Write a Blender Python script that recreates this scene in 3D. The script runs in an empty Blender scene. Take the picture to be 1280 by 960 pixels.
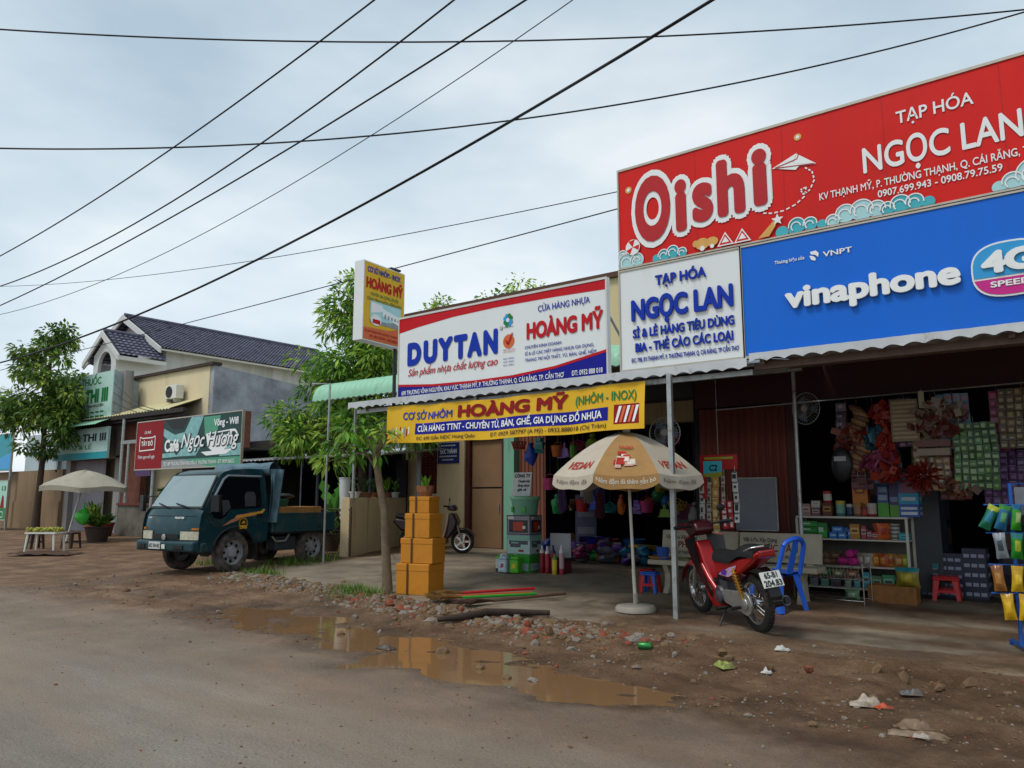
import bpy, bmesh, math, random, unicodedata
from mathutils import Vector, Matrix, Euler, noise
random.seed(7)
S = bpy.context.scene
COL = S.collection
R = math.radians
PI = math.pi

# ------------------------------------------------------------ camera, sky, sun, exposure
cam = bpy.data.cameras.new("camera")
cam.sensor_fit = 'HORIZONTAL'; cam.sensor_width = 36.0; cam.lens = 27.0
cam.clip_start = 0.05; cam.clip_end = 3000
co = bpy.data.objects.new("camera", cam); COL.objects.link(co)
co.location = (0, 0, 1.4); co.rotation_euler = (R(90 + 8.414), 0, R(37.603))
S.camera = co

SUN_EL, SUN_AZ = 58, 200          # azimuth: compass-like angle of the sun measured from +Y clockwise
w = bpy.data.worlds.new("World"); S.world = w; w.use_nodes = True
nt = w.node_tree; nt.nodes.clear()
N = nt.nodes.new; L = nt.links.new
out = N('ShaderNodeOutputWorld'); bg = N('ShaderNodeBackground'); bg.inputs[1].default_value = 0.1
sky = N('ShaderNodeTexSky'); sky.sky_type = 'NISHITA'; sky.sun_disc = False
sky.sun_elevation = R(SUN_EL); sky.sun_rotation = R(SUN_AZ); sky.air_density = 1.2; sky.dust_density = 3.0
tc = N('ShaderNodeTexCoord'); mp = N('ShaderNodeMapping'); mp.inputs['Scale'].default_value = (1.0, 1.0, 2.6)
L(tc.outputs['Generated'], mp.inputs[0])
n1 = N('ShaderNodeTexNoise'); n1.inputs['Scale'].default_value = 1.7; n1.inputs['Detail'].default_value = 6; n1.inputs['Roughness'].default_value = .5
L(mp.outputs[0], n1.inputs[0])
r1 = N('ShaderNodeValToRGB')     # cloud tone: blue grey gaps to bright lumps
e = r1.color_ramp.elements
e[0].position = .36; e[0].color = (4.7, 5.9, 6.9, 1); e[1].position = .64; e[1].color = (8.4, 8.9, 9.2, 1)
x = e.new(.5); x.color = (6.3, 7.35, 8.1, 1)
L(n1.outputs[0], r1.inputs[0])
mx = N('ShaderNodeMixRGB'); mx.inputs[0].default_value = .93
sp = N('ShaderNodeSeparateXYZ'); L(tc.outputs['Generated'], sp.inputs[0])
r2 = N('ShaderNodeValToRGB'); r2.color_ramp.elements[0].position = .22; r2.color_ramp.elements[1].position = .62
r2.color_ramp.elements[0].color = (1, 1, 1, 1); r2.color_ramp.elements[1].color = (.80, .82, .84, 1); L(sp.outputs[2], r2.inputs[0])
ml = N('ShaderNodeMixRGB'); ml.blend_type = 'MULTIPLY'; ml.inputs[0].default_value = 1; L(r1.outputs[0], ml.inputs[1]); L(r2.outputs[0], ml.inputs[2])
L(sky.outputs[0], mx.inputs[1]); L(ml.outputs[0], mx.inputs[2]); L(mx.outputs[0], bg.inputs[0]); L(bg.outputs[0], out.inputs[0])

sl = bpy.data.lights.new("sun", 'SUN'); sl.energy = 1.5; sl.angle = R(16); sl.color = (1, .95, .88)
so = bpy.data.objects.new("sun", sl); COL.objects.link(so)
so.rotation_euler = (R(90 - SUN_EL), 0, R(180 - SUN_AZ))
S.view_settings.view_transform = 'Standard'; S.view_settings.look = 'None'
S.view_settings.exposure = 0.22; S.view_settings.gamma = 1.0; S.view_settings.use_curve_mapping = False
S.cycles.max_bounces = 4; S.cycles.diffuse_bounces = 1; S.cycles.glossy_bounces = 3
S.cycles.use_denoising = True

# ------------------------------------------------------------ helpers
def hx(h, k=1.0):
    h = h.lstrip('#'); c = [int(h[i:i+2], 16)/255 for i in (0, 2, 4)]
    return tuple(k*(v/12.92 if v < .04045 else ((v+.055)/1.055)**2.4) for v in c)
_mats = {}
def M(name, col, rough=.6, metal=0., var=.18, scale=5., bump=0., bscale=60., spec=.4, dirt=None, dscale=2., dpos=(.5, .7), streak=False, rust=0):
    """procedural material: base colour with noise variation, optional dirt colour and bump"""
    if name in _mats: return _mats[name]
    c = hx(col) if isinstance(col, str) else col
    m = bpy.data.materials.new(name); m.use_nodes = True; t = m.node_tree
    b = t.nodes['Principled BSDF']; nn = t.nodes.new; ll = t.links.new
    b.inputs['Roughness'].default_value = rough; b.inputs['Metallic'].default_value = metal
    b.inputs['Specular IOR Level'].default_value = spec
    tcx = nn('ShaderNodeTexCoord'); mpx = nn('ShaderNodeMapping'); ll(tcx.outputs['Object'], mpx.inputs[0])
    if streak: mpx.inputs['Scale'].default_value = (1, 1, .14)
    nz = nn('ShaderNodeTexNoise'); nz.inputs['Scale'].default_value = scale; nz.inputs['Detail'].default_value = 7; nz.inputs['Roughness'].default_value = .62
    ll(mpx.outputs[0], nz.inputs[0])
    rp = nn('ShaderNodeValToRGB'); rp.color_ramp.elements[0].position = .3; rp.color_ramp.elements[1].position = .7
    rp.color_ramp.elements[0].color = tuple(v*(1-var) for v in c)+(1,); rp.color_ramp.elements[1].color = tuple(min(.95, v*(1+var)) for v in c)+(1,)
    ll(nz.outputs[0], rp.inputs[0]); src = rp.outputs[0]
    if dirt:
        dc = hx(dirt) if isinstance(dirt, str) else dirt
        n2 = nn('ShaderNodeTexNoise'); n2.inputs['Scale'].default_value = dscale; n2.inputs['Detail'].default_value = 8; n2.inputs['Roughness'].default_value = .65
        ll(mpx.outputs[0], n2.inputs[0])
        r2 = nn('ShaderNodeValToRGB'); r2.color_ramp.elements[0].position = dpos[0]; r2.color_ramp.elements[1].position = dpos[1]
        ll(n2.outputs[0], r2.inputs[0])
        mxx = nn('ShaderNodeMixRGB'); mxx.inputs[2].default_value = dc+(1,); ll(r2.outputs[0], mxx.inputs[0]); ll(src, mxx.inputs[1]); src = mxx.outputs[0]
    ll(src, b.inputs['Base Color'])
    if bump:
        n3 = nn('ShaderNodeTexNoise'); n3.inputs['Scale'].default_value = bscale; n3.inputs['Detail'].default_value = 5
        ll(tcx.outputs['Object'], n3.inputs[0]); bp = nn('ShaderNodeBump'); bp.inputs['Strength'].default_value = bump; bp.inputs['Distance'].default_value = .02
        ll(n3.outputs[0], bp.inputs['Height']); ll(bp.outputs[0], b.inputs['Normal'])
    _mats[name] = m
    return m

_tc = {}
def text_geo(s, bold=.0, shear=0., ext=0.):
    k = (s, bold, shear, ext)
    if k in _tc: return _tc[k]
    s2 = unicodedata.normalize('NFC', unicodedata.normalize('NFD', s).replace('\u031b', '')).replace('Đ', 'D').replace('đ', 'd')
    if s2 != s:       # horned vowels: the plain letter plus a small hook at its upper right
        vs, fs = text_geo(s2, bold, shear, ext); vs = list(vs); fs = list(fs)
        for i, c in enumerate(s):
            if c in 'Đđ':
                me_ = [v.x-shear*v.y for v in text_geo(s2[:i+1], bold, shear, ext)[0]]; one = [v.x-shear*v.y for v in text_geo(s2[i], bold, shear, ext)[0]]; b1 = max(me_); b0 = b1-(max(one)-min(one))
                xa, xb, y0, y1 = (b0-.07, b0+.27, .33, .40) if c == 'Đ' else (b1-.24, b1+.07, .575, .64)
                o = len(vs); vs += [Vector((x_+shear*y_, y_, 0)) for x_, y_ in ((xa,y0),(xb,y0),(xb,y1),(xa,y1))]; fs.append((o, o+1, o+2, o+3)); continue
            if '\u031b' not in unicodedata.normalize('NFD', c): continue
            h = .50 if c.islower() else .66; x1 = max(v.x-shear*v.y for v in text_geo(s2[:i+1], bold, shear, ext)[0]); x1 -= .03
            pts = [(x1-.04,h-.10),(x1+.05,h-.09),(x1+.11,h-.03),(x1+.13,h+.08),(x1+.06,h+.08),(x1+.05,h+.0),(x1-.02,h-.03)]
            o = len(vs); vs += [Vector((x_+shear*y_, y_, 0)) for x_, y_ in pts]; fs.append(tuple(range(o, o+len(pts))))
        _tc[k] = (vs, fs); return _tc[k]
    cu = bpy.data.curves.new('lettering_source', 'FONT'); cu.body = s; cu.offset = bold; cu.shear = shear; cu.extrude = ext; cu.resolution_u = 5
    o = bpy.data.objects.new('lettering_source', cu)
    me = bpy.data.meshes.new_from_object(o)
    vs = [v.co.copy() for v in me.vertices]; fs = [tuple(p.vertices) for p in me.polygons]
    bpy.data.objects.remove(o); bpy.data.curves.remove(cu); bpy.data.meshes.remove(me)
    _tc[k] = (vs, fs); return _tc[k]
CAP = max(v.y for v in text_geo('H')[0])

class MB:
    def __init__(s): s.v = []; s.f = []; s.m = []; s.T = None
    def add(s, vs, fs, mi=0):
        o = len(s.v)
        s.v += [(s.T @ Vector(v)) if s.T is not None else Vector(v) for v in vs]
        s.f += [tuple(i+o for i in f) for f in fs]; s.m += [mi]*len(fs); return s
    def box(s, x0, x1, y0, y1, z0, z1, mi=0):
        return s.add([(x0,y0,z0),(x1,y0,z0),(x1,y1,z0),(x0,y1,z0),(x0,y0,z1),(x1,y0,z1),(x1,y1,z1),(x0,y1,z1)],
                     [(0,3,2,1),(4,5,6,7),(0,1,5,4),(1,2,6,5),(2,3,7,6),(3,0,4,7)], mi)
    def bx(s, c, d, rot=(0,0,0), mi=0):
        m = Matrix.Translation(c) @ Euler(rot).to_matrix().to_4x4(); h = [q/2 for q in d]
        vs = [m @ Vector((a*h[0], b*h[1], e_*h[2])) for e_ in (-1,1) for a,b in ((-1,-1),(1,-1),(1,1),(-1,1))]
        return s.add(vs, [(0,3,2,1),(4,5,6,7),(0,1,5,4),(1,2,6,5),(2,3,7,6),(3,0,4,7)], mi)
    def tube(s, pts, r, n=8, mi=0, cap=True):
        pts = [Vector(p) for p in pts]; k = len(pts); rs = r if isinstance(r, (list, tuple)) else [r]*k
        vs = []; ref = None
        for i, p in enumerate(pts):
            d = (pts[min(i+1, k-1)]-pts[max(i-1, 0)])
            d = d.normalized() if d.length > 1e-9 else Vector((0,0,1))
            if ref is None: ref = Vector((0,0,1)) if abs(d.z) < .9 else Vector((1,0,0))
            a = d.cross(ref)
            if a.length < 1e-4: a = d.orthogonal()
            a.normalize(); b = a.cross(d).normalized(); ref = b
            for j in range(n):
                t = 2*PI*j/n; vs.append(p + (a*math.cos(t)+b*math.sin(t))*rs[i])
        fs = [(i*n+j, i*n+(j+1)%n, (i+1)*n+(j+1)%n, (i+1)*n+j) for i in range(k-1) for j in range(n)]
        if cap: fs += [tuple(range(n-1,-1,-1)), tuple((k-1)*n+j for j in range(n))]
        return s.add(vs, fs, mi)
    def lathe(s, prof, c=(0,0,0), n=24, rot=(0,0,0), mi=0, cap=True):
        m = Matrix.Translation(c) @ Euler(rot).to_matrix().to_4x4(); vs = []
        for r, z in prof:
            for j in range(n): vs.append(m @ Vector((r*math.cos(2*PI*j/n), r*math.sin(2*PI*j/n), z)))
        k = len(prof)
        fs = [(i*n+j, i*n+(j+1)%n, (i+1)*n+(j+1)%n, (i+1)*n+j) for i in range(k-1) for j in range(n)]
        if cap:
            if prof[0][0] > 1e-5: fs.append(tuple(range(n-1,-1,-1)))
            if prof[-1][0] > 1e-5: fs.append(tuple((k-1)*n+j for j in range(n)))
        return s.add(vs, fs, mi)
    def prism(s, poly, a, b, ax='y', mi=0):
        """polygon extruded from a to b along ax (y: poly is x,z; z: poly is x,y; x: poly is y,z)"""
        f = {'y': lambda p, t: (p[0], t, p[1]), 'z': lambda p, t: (p[0], p[1], t), 'x': lambda p, t: (t, p[0], p[1])}[ax]
        n = len(poly); vs = [f(p, a) for p in poly]+[f(p, b) for p in poly]
        fs = [tuple(range(n-1,-1,-1)), tuple(range(n, 2*n))]+[(i, (i+1)%n, n+(i+1)%n, n+i) for i in range(n)]
        return s.add(vs, fs, mi)
    def ell(s, c, r, nu=12, nv=8, rot=(0,0,0), mi=0, lump=0., seed=0):
        m = Matrix.Translation(c) @ Euler(rot).to_matrix().to_4x4(); vs = [m @ Vector((0,0,-r[2]))]
        for i in range(1, nv):
            p = -PI/2+PI*i/nv
            for j in range(nu):
                t = 2*PI*j/nu; q = Vector((math.cos(p)*math.cos(t), math.cos(p)*math.sin(t), math.sin(p)))
                k = 1+lump*noise.noise(q*1.7+Vector((seed*3.1, seed, 0)))
                vs.append(m @ Vector((q.x*r[0]*k, q.y*r[1]*k, q.z*r[2]*k)))
        vs.append(m @ Vector((0,0,r[2]))); e_ = len(vs)-1
        fs = [(0, 1+(j+1)%nu, 1+j) for j in range(nu)]
        for i in range(nv-2):
            for j in range(nu): fs.append((1+i*nu+j, 1+i*nu+(j+1)%nu, 1+(i+1)*nu+(j+1)%nu, 1+(i+1)*nu+j))
        fs += [(e_, 1+(nv-2)*nu+j, 1+(nv-2)*nu+(j+1)%nu) for j in range(nu)]
        return s.add(vs, fs, mi)
    def grid(s, fn, nu, nv, mi=0):
        vs = [fn(i/nu, j/nv) for j in range(nv+1) for i in range(nu+1)]
        fs = [(j*(nu+1)+i, j*(nu+1)+i+1, (j+1)*(nu+1)+i+1, (j+1)*(nu+1)+i) for j in range(nv) for i in range(nu)]
        return s.add(vs, fs, mi)
    def poly(s, pts, mi=0): return s.add(pts, [tuple(range(len(pts)))], mi)
    def text(s, txt, o, u, v, cap, width=None, mi=0, bold=.0, shear=0., ext=0., align='l', off=.004, curve=None):
        """lettering with its baseline start at o, running along u, upright along v; cap = capital height, width = total width"""
        vs, fs = text_geo(txt, 0., shear, 0.)
        u = Vector(u); v = Vector(v); w_ = u.cross(v).normalized(); o = Vector(o)
        rb = bold if cap > .03 else 0.
        if rb > .004:     # heavier strokes: overlapping shifted copies, each a hair above the last
            nb = 4 if rb < .022 else 8 if rb < .05 else 16; a0 = min(p.x for p in vs)-rb; a1 = max(p.x for p in vs)+rb; ky = cap/CAP; kx = (width/(a1-a0)) if width else ky
            wd = (a1-a0)*kx; sx = {'l': 0, 'c': -wd/2, 'r': -wd}[align]
            for i in range(nb):
                dx, dy = rb*math.cos(2*PI*i/nb), rb*math.sin(2*PI*i/nb)
                flat = [o+u*(sx+(p.x+dx-a0)*kx)+v*((p.y+dy)*ky) for p in vs]
                if curve: flat = [curve(p) for p in flat]
                s._glyphs(flat, fs, w_, off+.0002*i, ext, mi)
            return s
        x0 = min(p.x for p in vs); x1 = max(p.x for p in vs); ky = cap/CAP; kx = (width/(x1-x0)) if width else ky
        wd = (x1-x0)*kx; sx = {'l': 0, 'c': -wd/2, 'r': -wd}[align]
        flat = [o+u*(sx+(p.x-x0)*kx)+v*(p.y*ky) for p in vs]
        if curve: flat = [curve(p) for p in flat]
        return s._glyphs(flat, fs, w_, off, ext, mi)
    def _glyphs(s, flat, fs, w_, off, ext, mi):
        if ext <= 0: return s.add([p+w_*off for p in flat], fs, mi)
        n = len(flat); ed = {}
        for f in fs:
            for i in range(len(f)):
                a, b = f[i], f[(i+1)%len(f)]
                if (b, a) in ed: del ed[(b, a)]
                else: ed[(a, b)] = 1
        return s.add([p+w_*(off+ext) for p in flat]+[p+w_*off for p in flat], list(fs)+[(b, a, a+n, b+n) for a, b in ed], mi)
    def build(s, name, mats, parent=None, smooth=None, bevel=0., loc=None, rz=0., seg=2):
        me = bpy.data.meshes.new(name); me.from_pydata([tuple(q) for q in s.v], [], s.f)
        for m in (mats if isinstance(mats, (list, tuple)) else [mats]): me.materials.append(m)
        me.polygons.foreach_set('material_index', s.m)
        if smooth is not None:
            me.shade_smooth(); me.set_sharp_from_angle(angle=R(smooth))
        me.update()
        o = bpy.data.objects.new(name, me); COL.objects.link(o)
        if parent is not None: o.parent = parent
        if loc is not None: o.location = loc
        if rz: o.rotation_euler = (0,0,rz)
        if bevel:
            b = o.modifiers.new('bevel', 'BEVEL'); b.width = bevel; b.segments = seg; b.limit_method = 'ANGLE'; b.angle_limit = R(40)
        return o
def tag(o, label=None, cat=None, group=None, kind=None):
    if label: o['label'] = label
    if cat: o['category'] = cat
    if group: o['group'] = group
    if kind: o['kind'] = kind
    return o
def thing(name, label, cat, loc=(0,0,0), rz=0., group=None):
    o = bpy.data.objects.new(name, None); COL.objects.link(o); o.location = loc; o.rotation_euler = (0,0,rz); o.empty_display_size = .1
    return tag(o, label, cat, group)
KIDS = {}
def copy_thing(r, loc, rz=0., label=None, scale=1.):
    """copy of a thing with copies of its parts and sub-parts"""
    n = r.copy(); COL.objects.link(n); n.location = loc; n.rotation_euler = (0,0,rz); n.scale = (scale,)*3
    if label: n['label'] = label
    for a in list(r.children):
        c = a.copy(); COL.objects.link(c); c.parent = n
        for b in list(a.children):
            d = b.copy(); COL.objects.link(d); d.parent = c
    return n
def ss(a, b, x):
    t = min(1., max(0., (x-a)/(b-a))); return t*t*(3-2*t)
def base_z(Y): return .06*ss(6.6, 8.6, Y)+.10*ss(8.2, 12.5, Y)

# shared materials
STEEL = M('galvanised_steel', '#a7aaa8', .45, .7, .15, 12, dirt='#6b5a48', dscale=9, dpos=(.55, .75))
DKSTEEL = M('dark_steel', '#3b3a3b', .5, .5)
CHROME = M('chrome', '#c8c8c8', .18, 1., .05)
BLACKP = M('black_plastic', '#141416', .45, 0, .2, 20)
RUBBER = M('tyre_rubber', '#1c1b1a', .85, 0, .2, 14, dirt='#5f5042', dscale=6, dpos=(.5, .75))
WHITEP = M('white_paint', '#d8d8d2', .5, 0, .04, 3, dirt='#9a9488', dscale=4, dpos=(.62, .85))
WOOD = M('pale_wood', '#a9763f', .7, 0, .25, 9, dirt='#6d4525', dscale=12, dpos=(.5, .8))
X_, Y_, Z_ = Vector((1,0,0)), Vector((0,1,0)), Vector((0,0,1))
# ------------------------------------------------------------ ground: road, dirt verge, concrete apron, puddle
PUD = [(-8.8,5.12),(-9.16,6.05),(-8.78,6.34),(-7.14,6.09),(-6.05,5.92),(-5.34,5.89),(-4.32,5.6),(-3.35,5.38),(-2.4,5.08),(-2.67,4.79),(-3.35,4.73),(-4.09,4.89),(-4.69,4.79),(-5.18,4.61),(-5.4,4.94),(-5.39,5.18),(-5.96,4.99),(-7.31,5.14),(-8.09,5.15)]
RIDGE = [(-12.3,7.9),(-10.6,7.62),(-9.1,7.5),(-7.9,7.2),(-6.7,7.0),(-5.5,6.9),(-4.4,6.85),(-3.3,6.7)]
def seg_d(p, a, b):
    ax, ay = a; bx, by = b; dx, dy = bx-ax, by-ay
    t = max(0, min(1, ((p[0]-ax)*dx+(p[1]-ay)*dy)/(dx*dx+dy*dy)))
    return math.hypot(p[0]-ax-t*dx, p[1]-ay-t*dy)
def sdf(p, P):
    d = min(seg_d(p, P[i], P[(i+1) % len(P)]) for i in range(len(P))); ins = False
    for i in range(len(P)):
        (x1, y1), (x2, y2) = P[i], P[(i+1) % len(P)]
        if (y1 > p[1]) != (y2 > p[1]) and p[0] < (x2-x1)*(p[1]-y1)/(y2-y1)+x1: ins = not ins
    return d if ins else -d
def nz(x, y, s, z=0.): return noise.noise(Vector((x*s, y*s, z)))
def mud_edge(X):      # where the asphalt disappears under mud
    e_ = 5.0 - .9*ss(-3.5, .5, X)
    return e_+.18*nz(X, 0, .9)+.08*nz(X, 3, 3)
def conc_edge(X):     # front edge of the broken concrete apron
    return 7.55+.12*nz(X, 1, 1.3)+.07*nz(X, 7, 5) - .35*ss(-5, -2, X) + .5*ss(-9, -12, X)
WATER_Z = -.016
def ground(X, Y):
    """height, mud, concrete, wet"""
    z = base_z(Y); near = -14 < X < 3 and 2.5 < Y < 11
    mud = .45*ss(-2.4, 0, Y-mud_edge(X)+.5*nz(X*.4, Y, 1.2))+.55*ss(-.45, .5, Y-mud_edge(X)+.25*nz(X, Y, 2.1)+.12*nz(X, Y, 7))
    cx = ss(-12.9, -12.4, X+.2*nz(X, Y, 2))
    conc = ss(-.06, .06, Y-conc_edge(X)+.05*nz(X, Y, 9))*cx
    conc *= 1-.8*ss(-5.6, -4.2, X+.9*nz(X, Y, .9)-(Y-8)*.25)*ss(13, 10.2, Y)*ss(-.25, .15, nz(X*.6, Y*1.5, 1.3, 4)+.10)
    wet = 0.
    if near:
        s_ = sdf((X, Y), PUD)+.22*nz(X, Y, 1.6)+.10*nz(X, Y, 5)-.06*ss(-5.5,-7,X)
        z += .012*ss(.45, .95, mud)*(1-conc)
        z -= .042*ss(-.4, .3, s_)
        wet = ss(-.6, .05, s_)
        rd = min(seg_d((X, Y), RIDGE[i], RIDGE[i+1]) for i in range(len(RIDGE)-1))
        z += .075*ss(.55, .0, rd+.15*nz(X, Y, 3))*(.65+.6*nz(X, Y, 1.1))
        rough = mud*(1-conc)
        rough = ss(.45, .9, mud)*(1-conc); z += rough*(.026*nz(X, Y, 1.7)+.020*nz(X*.22, Y, 3.3, 9)+.020*nz(X, Y, 5)+.015*nz(X, Y, 12)+.012*max(0, nz(X, Y, 9, 5))*ss(5.8, 6.6, Y))
        # tyre ruts running along the road and out from the lorry
        z -= .02*rough*ss(.14, .0, abs(Y-4.75-.15*math.sin(X*.4+1)+.05*nz(X,Y,2)))*ss(-9, -7, X)*.6; z -= .016*rough*ss(.12, .0, abs(Y-5.55-.2*math.sin(X*.5)+.05*nz(X,Y,2)))*ss(-5, -3, X)
        rt = seg_d((X, Y), (-10.3,5.5), (-11.5,6.8)); rt = min(rt, seg_d((X, Y), (-11.5,6.8), (-12.9,8.3))); z -= .022*rough*ss(.16, .03, rt)
        rt2 = min(seg_d((X, Y), (-11.6,5.6), (-13.0,7.0)), seg_d((X, Y), (-13.0,7.0), (-14.3,8.3))); z -= .016*rough*ss(.16, .03, rt2)
        if X > -5: # crust step at the right where the soil has washed off
            z += .028*ss(-.05, .03, Y-conc_edge(X)+.25+.12*nz(X, Y, 3))*(1-ss(.3, 1.2, Y-conc_edge(X)))*ss(-5, -3.4, X)
        wet = max(wet, .9*ss(.75, .3, seg_d((X, Y), (-6.3,9.0), (-4.1,8.1))+.5*nz(X, Y, 1.4, 6))*ss(-.1, .25, .3-nz(X, Y, 2.2, 8)))
        wet = max(wet, .7*ss(.4, .9, mud)*(1-conc)*ss(-.1, .3, nz(X*.6, Y, .9, 11)+.3*nz(X, Y, 4, 3)))
        wet = max(wet, .75*ss(-5.2, -3.4, X)*ss(6.9, 8.2, Y)*ss(-.35, .25, nz(X, Y, .8, 2)+.25*nz(X, Y, 4)), .55*ss(.35, .0, abs(Y-5.3))*ss(-5.5, -3, X))
        z += conc*.006*nz(X, Y, 1.2)
    else:
        z += mud*.02*nz(X, Y, 1.3)*(1-conc)
    z += .006*nz(X, Y, .5)
    return z, mud, conc, wet
def G(X, Y): return ground(X, Y)[0]

gm = bpy.data.materials.new('street_ground'); gm.use_nodes = True; t = gm.node_tree; b = t.nodes['Principled BSDF']
def nd(k, **kw):
    n_ = t.nodes.new(k)
    for a, v in kw.items(): setattr(n_, a, v)
    return n_
def lk(a, b_): t.links.new(a, b_)
def attr(nm):
    a = nd('ShaderNodeAttribute'); a.attribute_name = nm; return a.outputs['Fac']
geo = nd('ShaderNodeNewGeometry')
def nzn(sc, det=8, rg=.62, stretch=None):
    n_ = nd('ShaderNodeTexNoise'); n_.inputs['Scale'].default_value = sc; n_.inputs['Detail'].default_value = det; n_.inputs['Roughness'].default_value = rg
    if stretch:
        m_ = nd('ShaderNodeMapping'); m_.inputs['Scale'].default_value = stretch; lk(geo.outputs['Position'], m_.inputs[0]); lk(m_.outputs[0], n_.inputs[0])
    else: lk(geo.outputs['Position'], n_.inputs[0])
    return n_.outputs[0]
def ramp(src, *st):
    r_ = nd('ShaderNodeValToRGB'); e_ = r_.color_ramp.elements
    e_[0].position, e_[0].color = st[0][0], hx(st[0][1])+(1,); e_[1].position, e_[1].color = st[-1][0], hx(st[-1][1])+(1,)
    for p_, c_ in st[1:-1]: q = e_.new(p_); q.color = hx(c_)+(1,)
    lk(src, r_.inputs[0]); return r_.outputs[0]
def mix(f, a, b_, mode='MIX'):
    m_ = nd('ShaderNodeMixRGB', blend_type=mode)
    for i, s_ in enumerate((f, a, b_)):
        if isinstance(s_, (float, int)): m_.inputs[i].default_value = s_
        elif isinstance(s_, str): m_.inputs[i].default_value = hx(s_)+(1,)
        else: lk(s_, m_.inputs[i])
    return m_.outputs[0]
def mth(op, a, b_=0., cl=False):
    m_ = nd('ShaderNodeMath', operation=op, use_clamp=cl)
    for i, s_ in enumerate((a, b_)):
        if isinstance(s_, (float, int)): m_.inputs[i].default_value = s_
        else: lk(s_, m_.inputs[i])
    return m_.outputs[0]
asph = ramp(nzn(.9, 10, .68, (.35, 1.2, 1)), (.3, '#756d63'), (.5, '#8a8175'), (.7, '#a0978a'))
asph = mix(ramp(nzn(48, 5, .8), (.40, '#000000'), (.68, '#cccccc')), asph, '#4c453d')
asph = mix(ramp(nzn(70, 2, .6), (.60, '#000000'), (.72, '#bbbbbb')), asph, '#a39c90')
asph = mix(ramp(nzn(4.5, 9, .75, (.3, 1, 1)), (.5, '#000000'), (.68, '#777777')), asph, '#57504a')
asph = mix(ramp(nzn(.55, 7, .6, (.5, 1.2, 1)), (.40, '#000000'), (.68, '#bbbbbb')), asph, '#9a8067')
mudc = ramp(nzn(1.7, 10, .66), (.3, '#604630'), (.5, '#846448'), (.72, '#ad8c6c'))
mudc = mix(ramp(nzn(17, 8, .75), (.5, '#000000'), (.66, '#999999')), mudc, '#412d1e')
mudc = mix(ramp(nzn(45, 5, .7), (.6, '#000000'), (.72, '#888888')), mudc, '#a38c6e')
conc_c = ramp(nzn(1.3, 10, .64), (.28, '#665b4d'), (.48, '#857867'), (.72, '#a0927e'))
conc_c = mix(ramp(nzn(3.1, 8, .7), (.52, '#000000'), (.72, '#bbbbbb')), conc_c, '#5c4a38')
crk = nd('ShaderNodeTexVoronoi', feature='DISTANCE_TO_EDGE'); crk.inputs['Scale'].default_value = .42
cw = nd('ShaderNodeMixRGB'); cw.inputs[0].default_value = .12
nv = nd('ShaderNodeTexNoise'); nv.inputs['Scale'].default_value = 2.; nv.inputs['Detail'].default_value = 6; lk(geo.outputs['Position'], nv.inputs[0])
lk(geo.outputs['Position'], cw.inputs[1]); lk(nv.outputs['Color'], cw.inputs[2]); lk(cw.outputs[0], crk.inputs[0])
conc_c = mix(ramp(crk.outputs[0], (.003, '#999999'), (.012, '#000000')), conc_c, '#3b2f24')
sepx = nd('ShaderNodeSeparateXYZ'); lk(geo.outputs['Position'], sepx.inputs[0])
wob = mth('ADD', sepx.outputs[1], mth('MULTIPLY', nzn(.35, 3), .8))
bandn = mth('SINE', mth('MULTIPLY', wob, 7.5))
trk = mth('MULTIPLY', ramp(bandn, (.55, '#000000'), (.95, '#ffffff')), ramp(nzn(2.2, 7, .7, (.25, 1.5, 1)), (.42, '#000000'), (.65, '#dddddd')))
asph = mix(mth('MULTIPLY', trk, .55), asph, '#90795f')
mudc = mix(mth('MULTIPLY', trk, .45), mudc, '#4d3a29')
am, ac, aw = attr('mud'), attr('concrete'), attr('wet')
dust = mth('MULTIPLY', mth('SUBTRACT', 1., mth('MULTIPLY', nzn(2.4, 8, .7), 1.3), True), .8)
col = mix(mth('MULTIPLY', am, 1., True), asph, mudc)
col = mix(ac, col, conc_c)
wn = mth('MULTIPLY', aw, ramp(nzn(3.3, 8, .65), (.3, '#555555'), (.6, '#ffffff')), True)
col = mix(wn, col, mix(.62, col, '#3a291c', 'MIX'))
lk(col, b.inputs['Base Color'])
rgh = mth('SUBTRACT', mth('ADD', .74, mth('MULTIPLY', nzn(6, 6), .2)), mth('MULTIPLY', wn, .42))
rgh = mth('SUBTRACT', rgh, mth('MULTIPLY', mth('SUBTRACT', 1., am), .12))
rgh = mth('SUBTRACT', rgh, mth('MULTIPLY', mth('MULTIPLY', am, mth('SUBTRACT', 1., ac)), mth('MULTIPLY', nzn(1.3, 6), .3)))
lk(rgh, b.inputs['Roughness'])
b.inputs['Specular IOR Level'].default_value = .35
bp = nd('ShaderNodeBump'); bp.inputs['Strength'].default_value = 1.; bp.inputs['Distance'].default_value = .03
hh = mth('ADD', mth('MULTIPLY', nzn(60, 6, .7), mth('ADD', .45, mth('MULTIPLY', mth('MULTIPLY', am, mth('SUBTRACT', 1., ac)), .75))), mth('MULTIPLY', nzn(11, 9, .72), mth('MULTIPLY', mth('MULTIPLY', am, mth('SUBTRACT', 1., ac)), 2.2)))
lk(hh, bp.inputs['Height']); lk(bp.outputs[0], b.inputs['Normal'])

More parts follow.
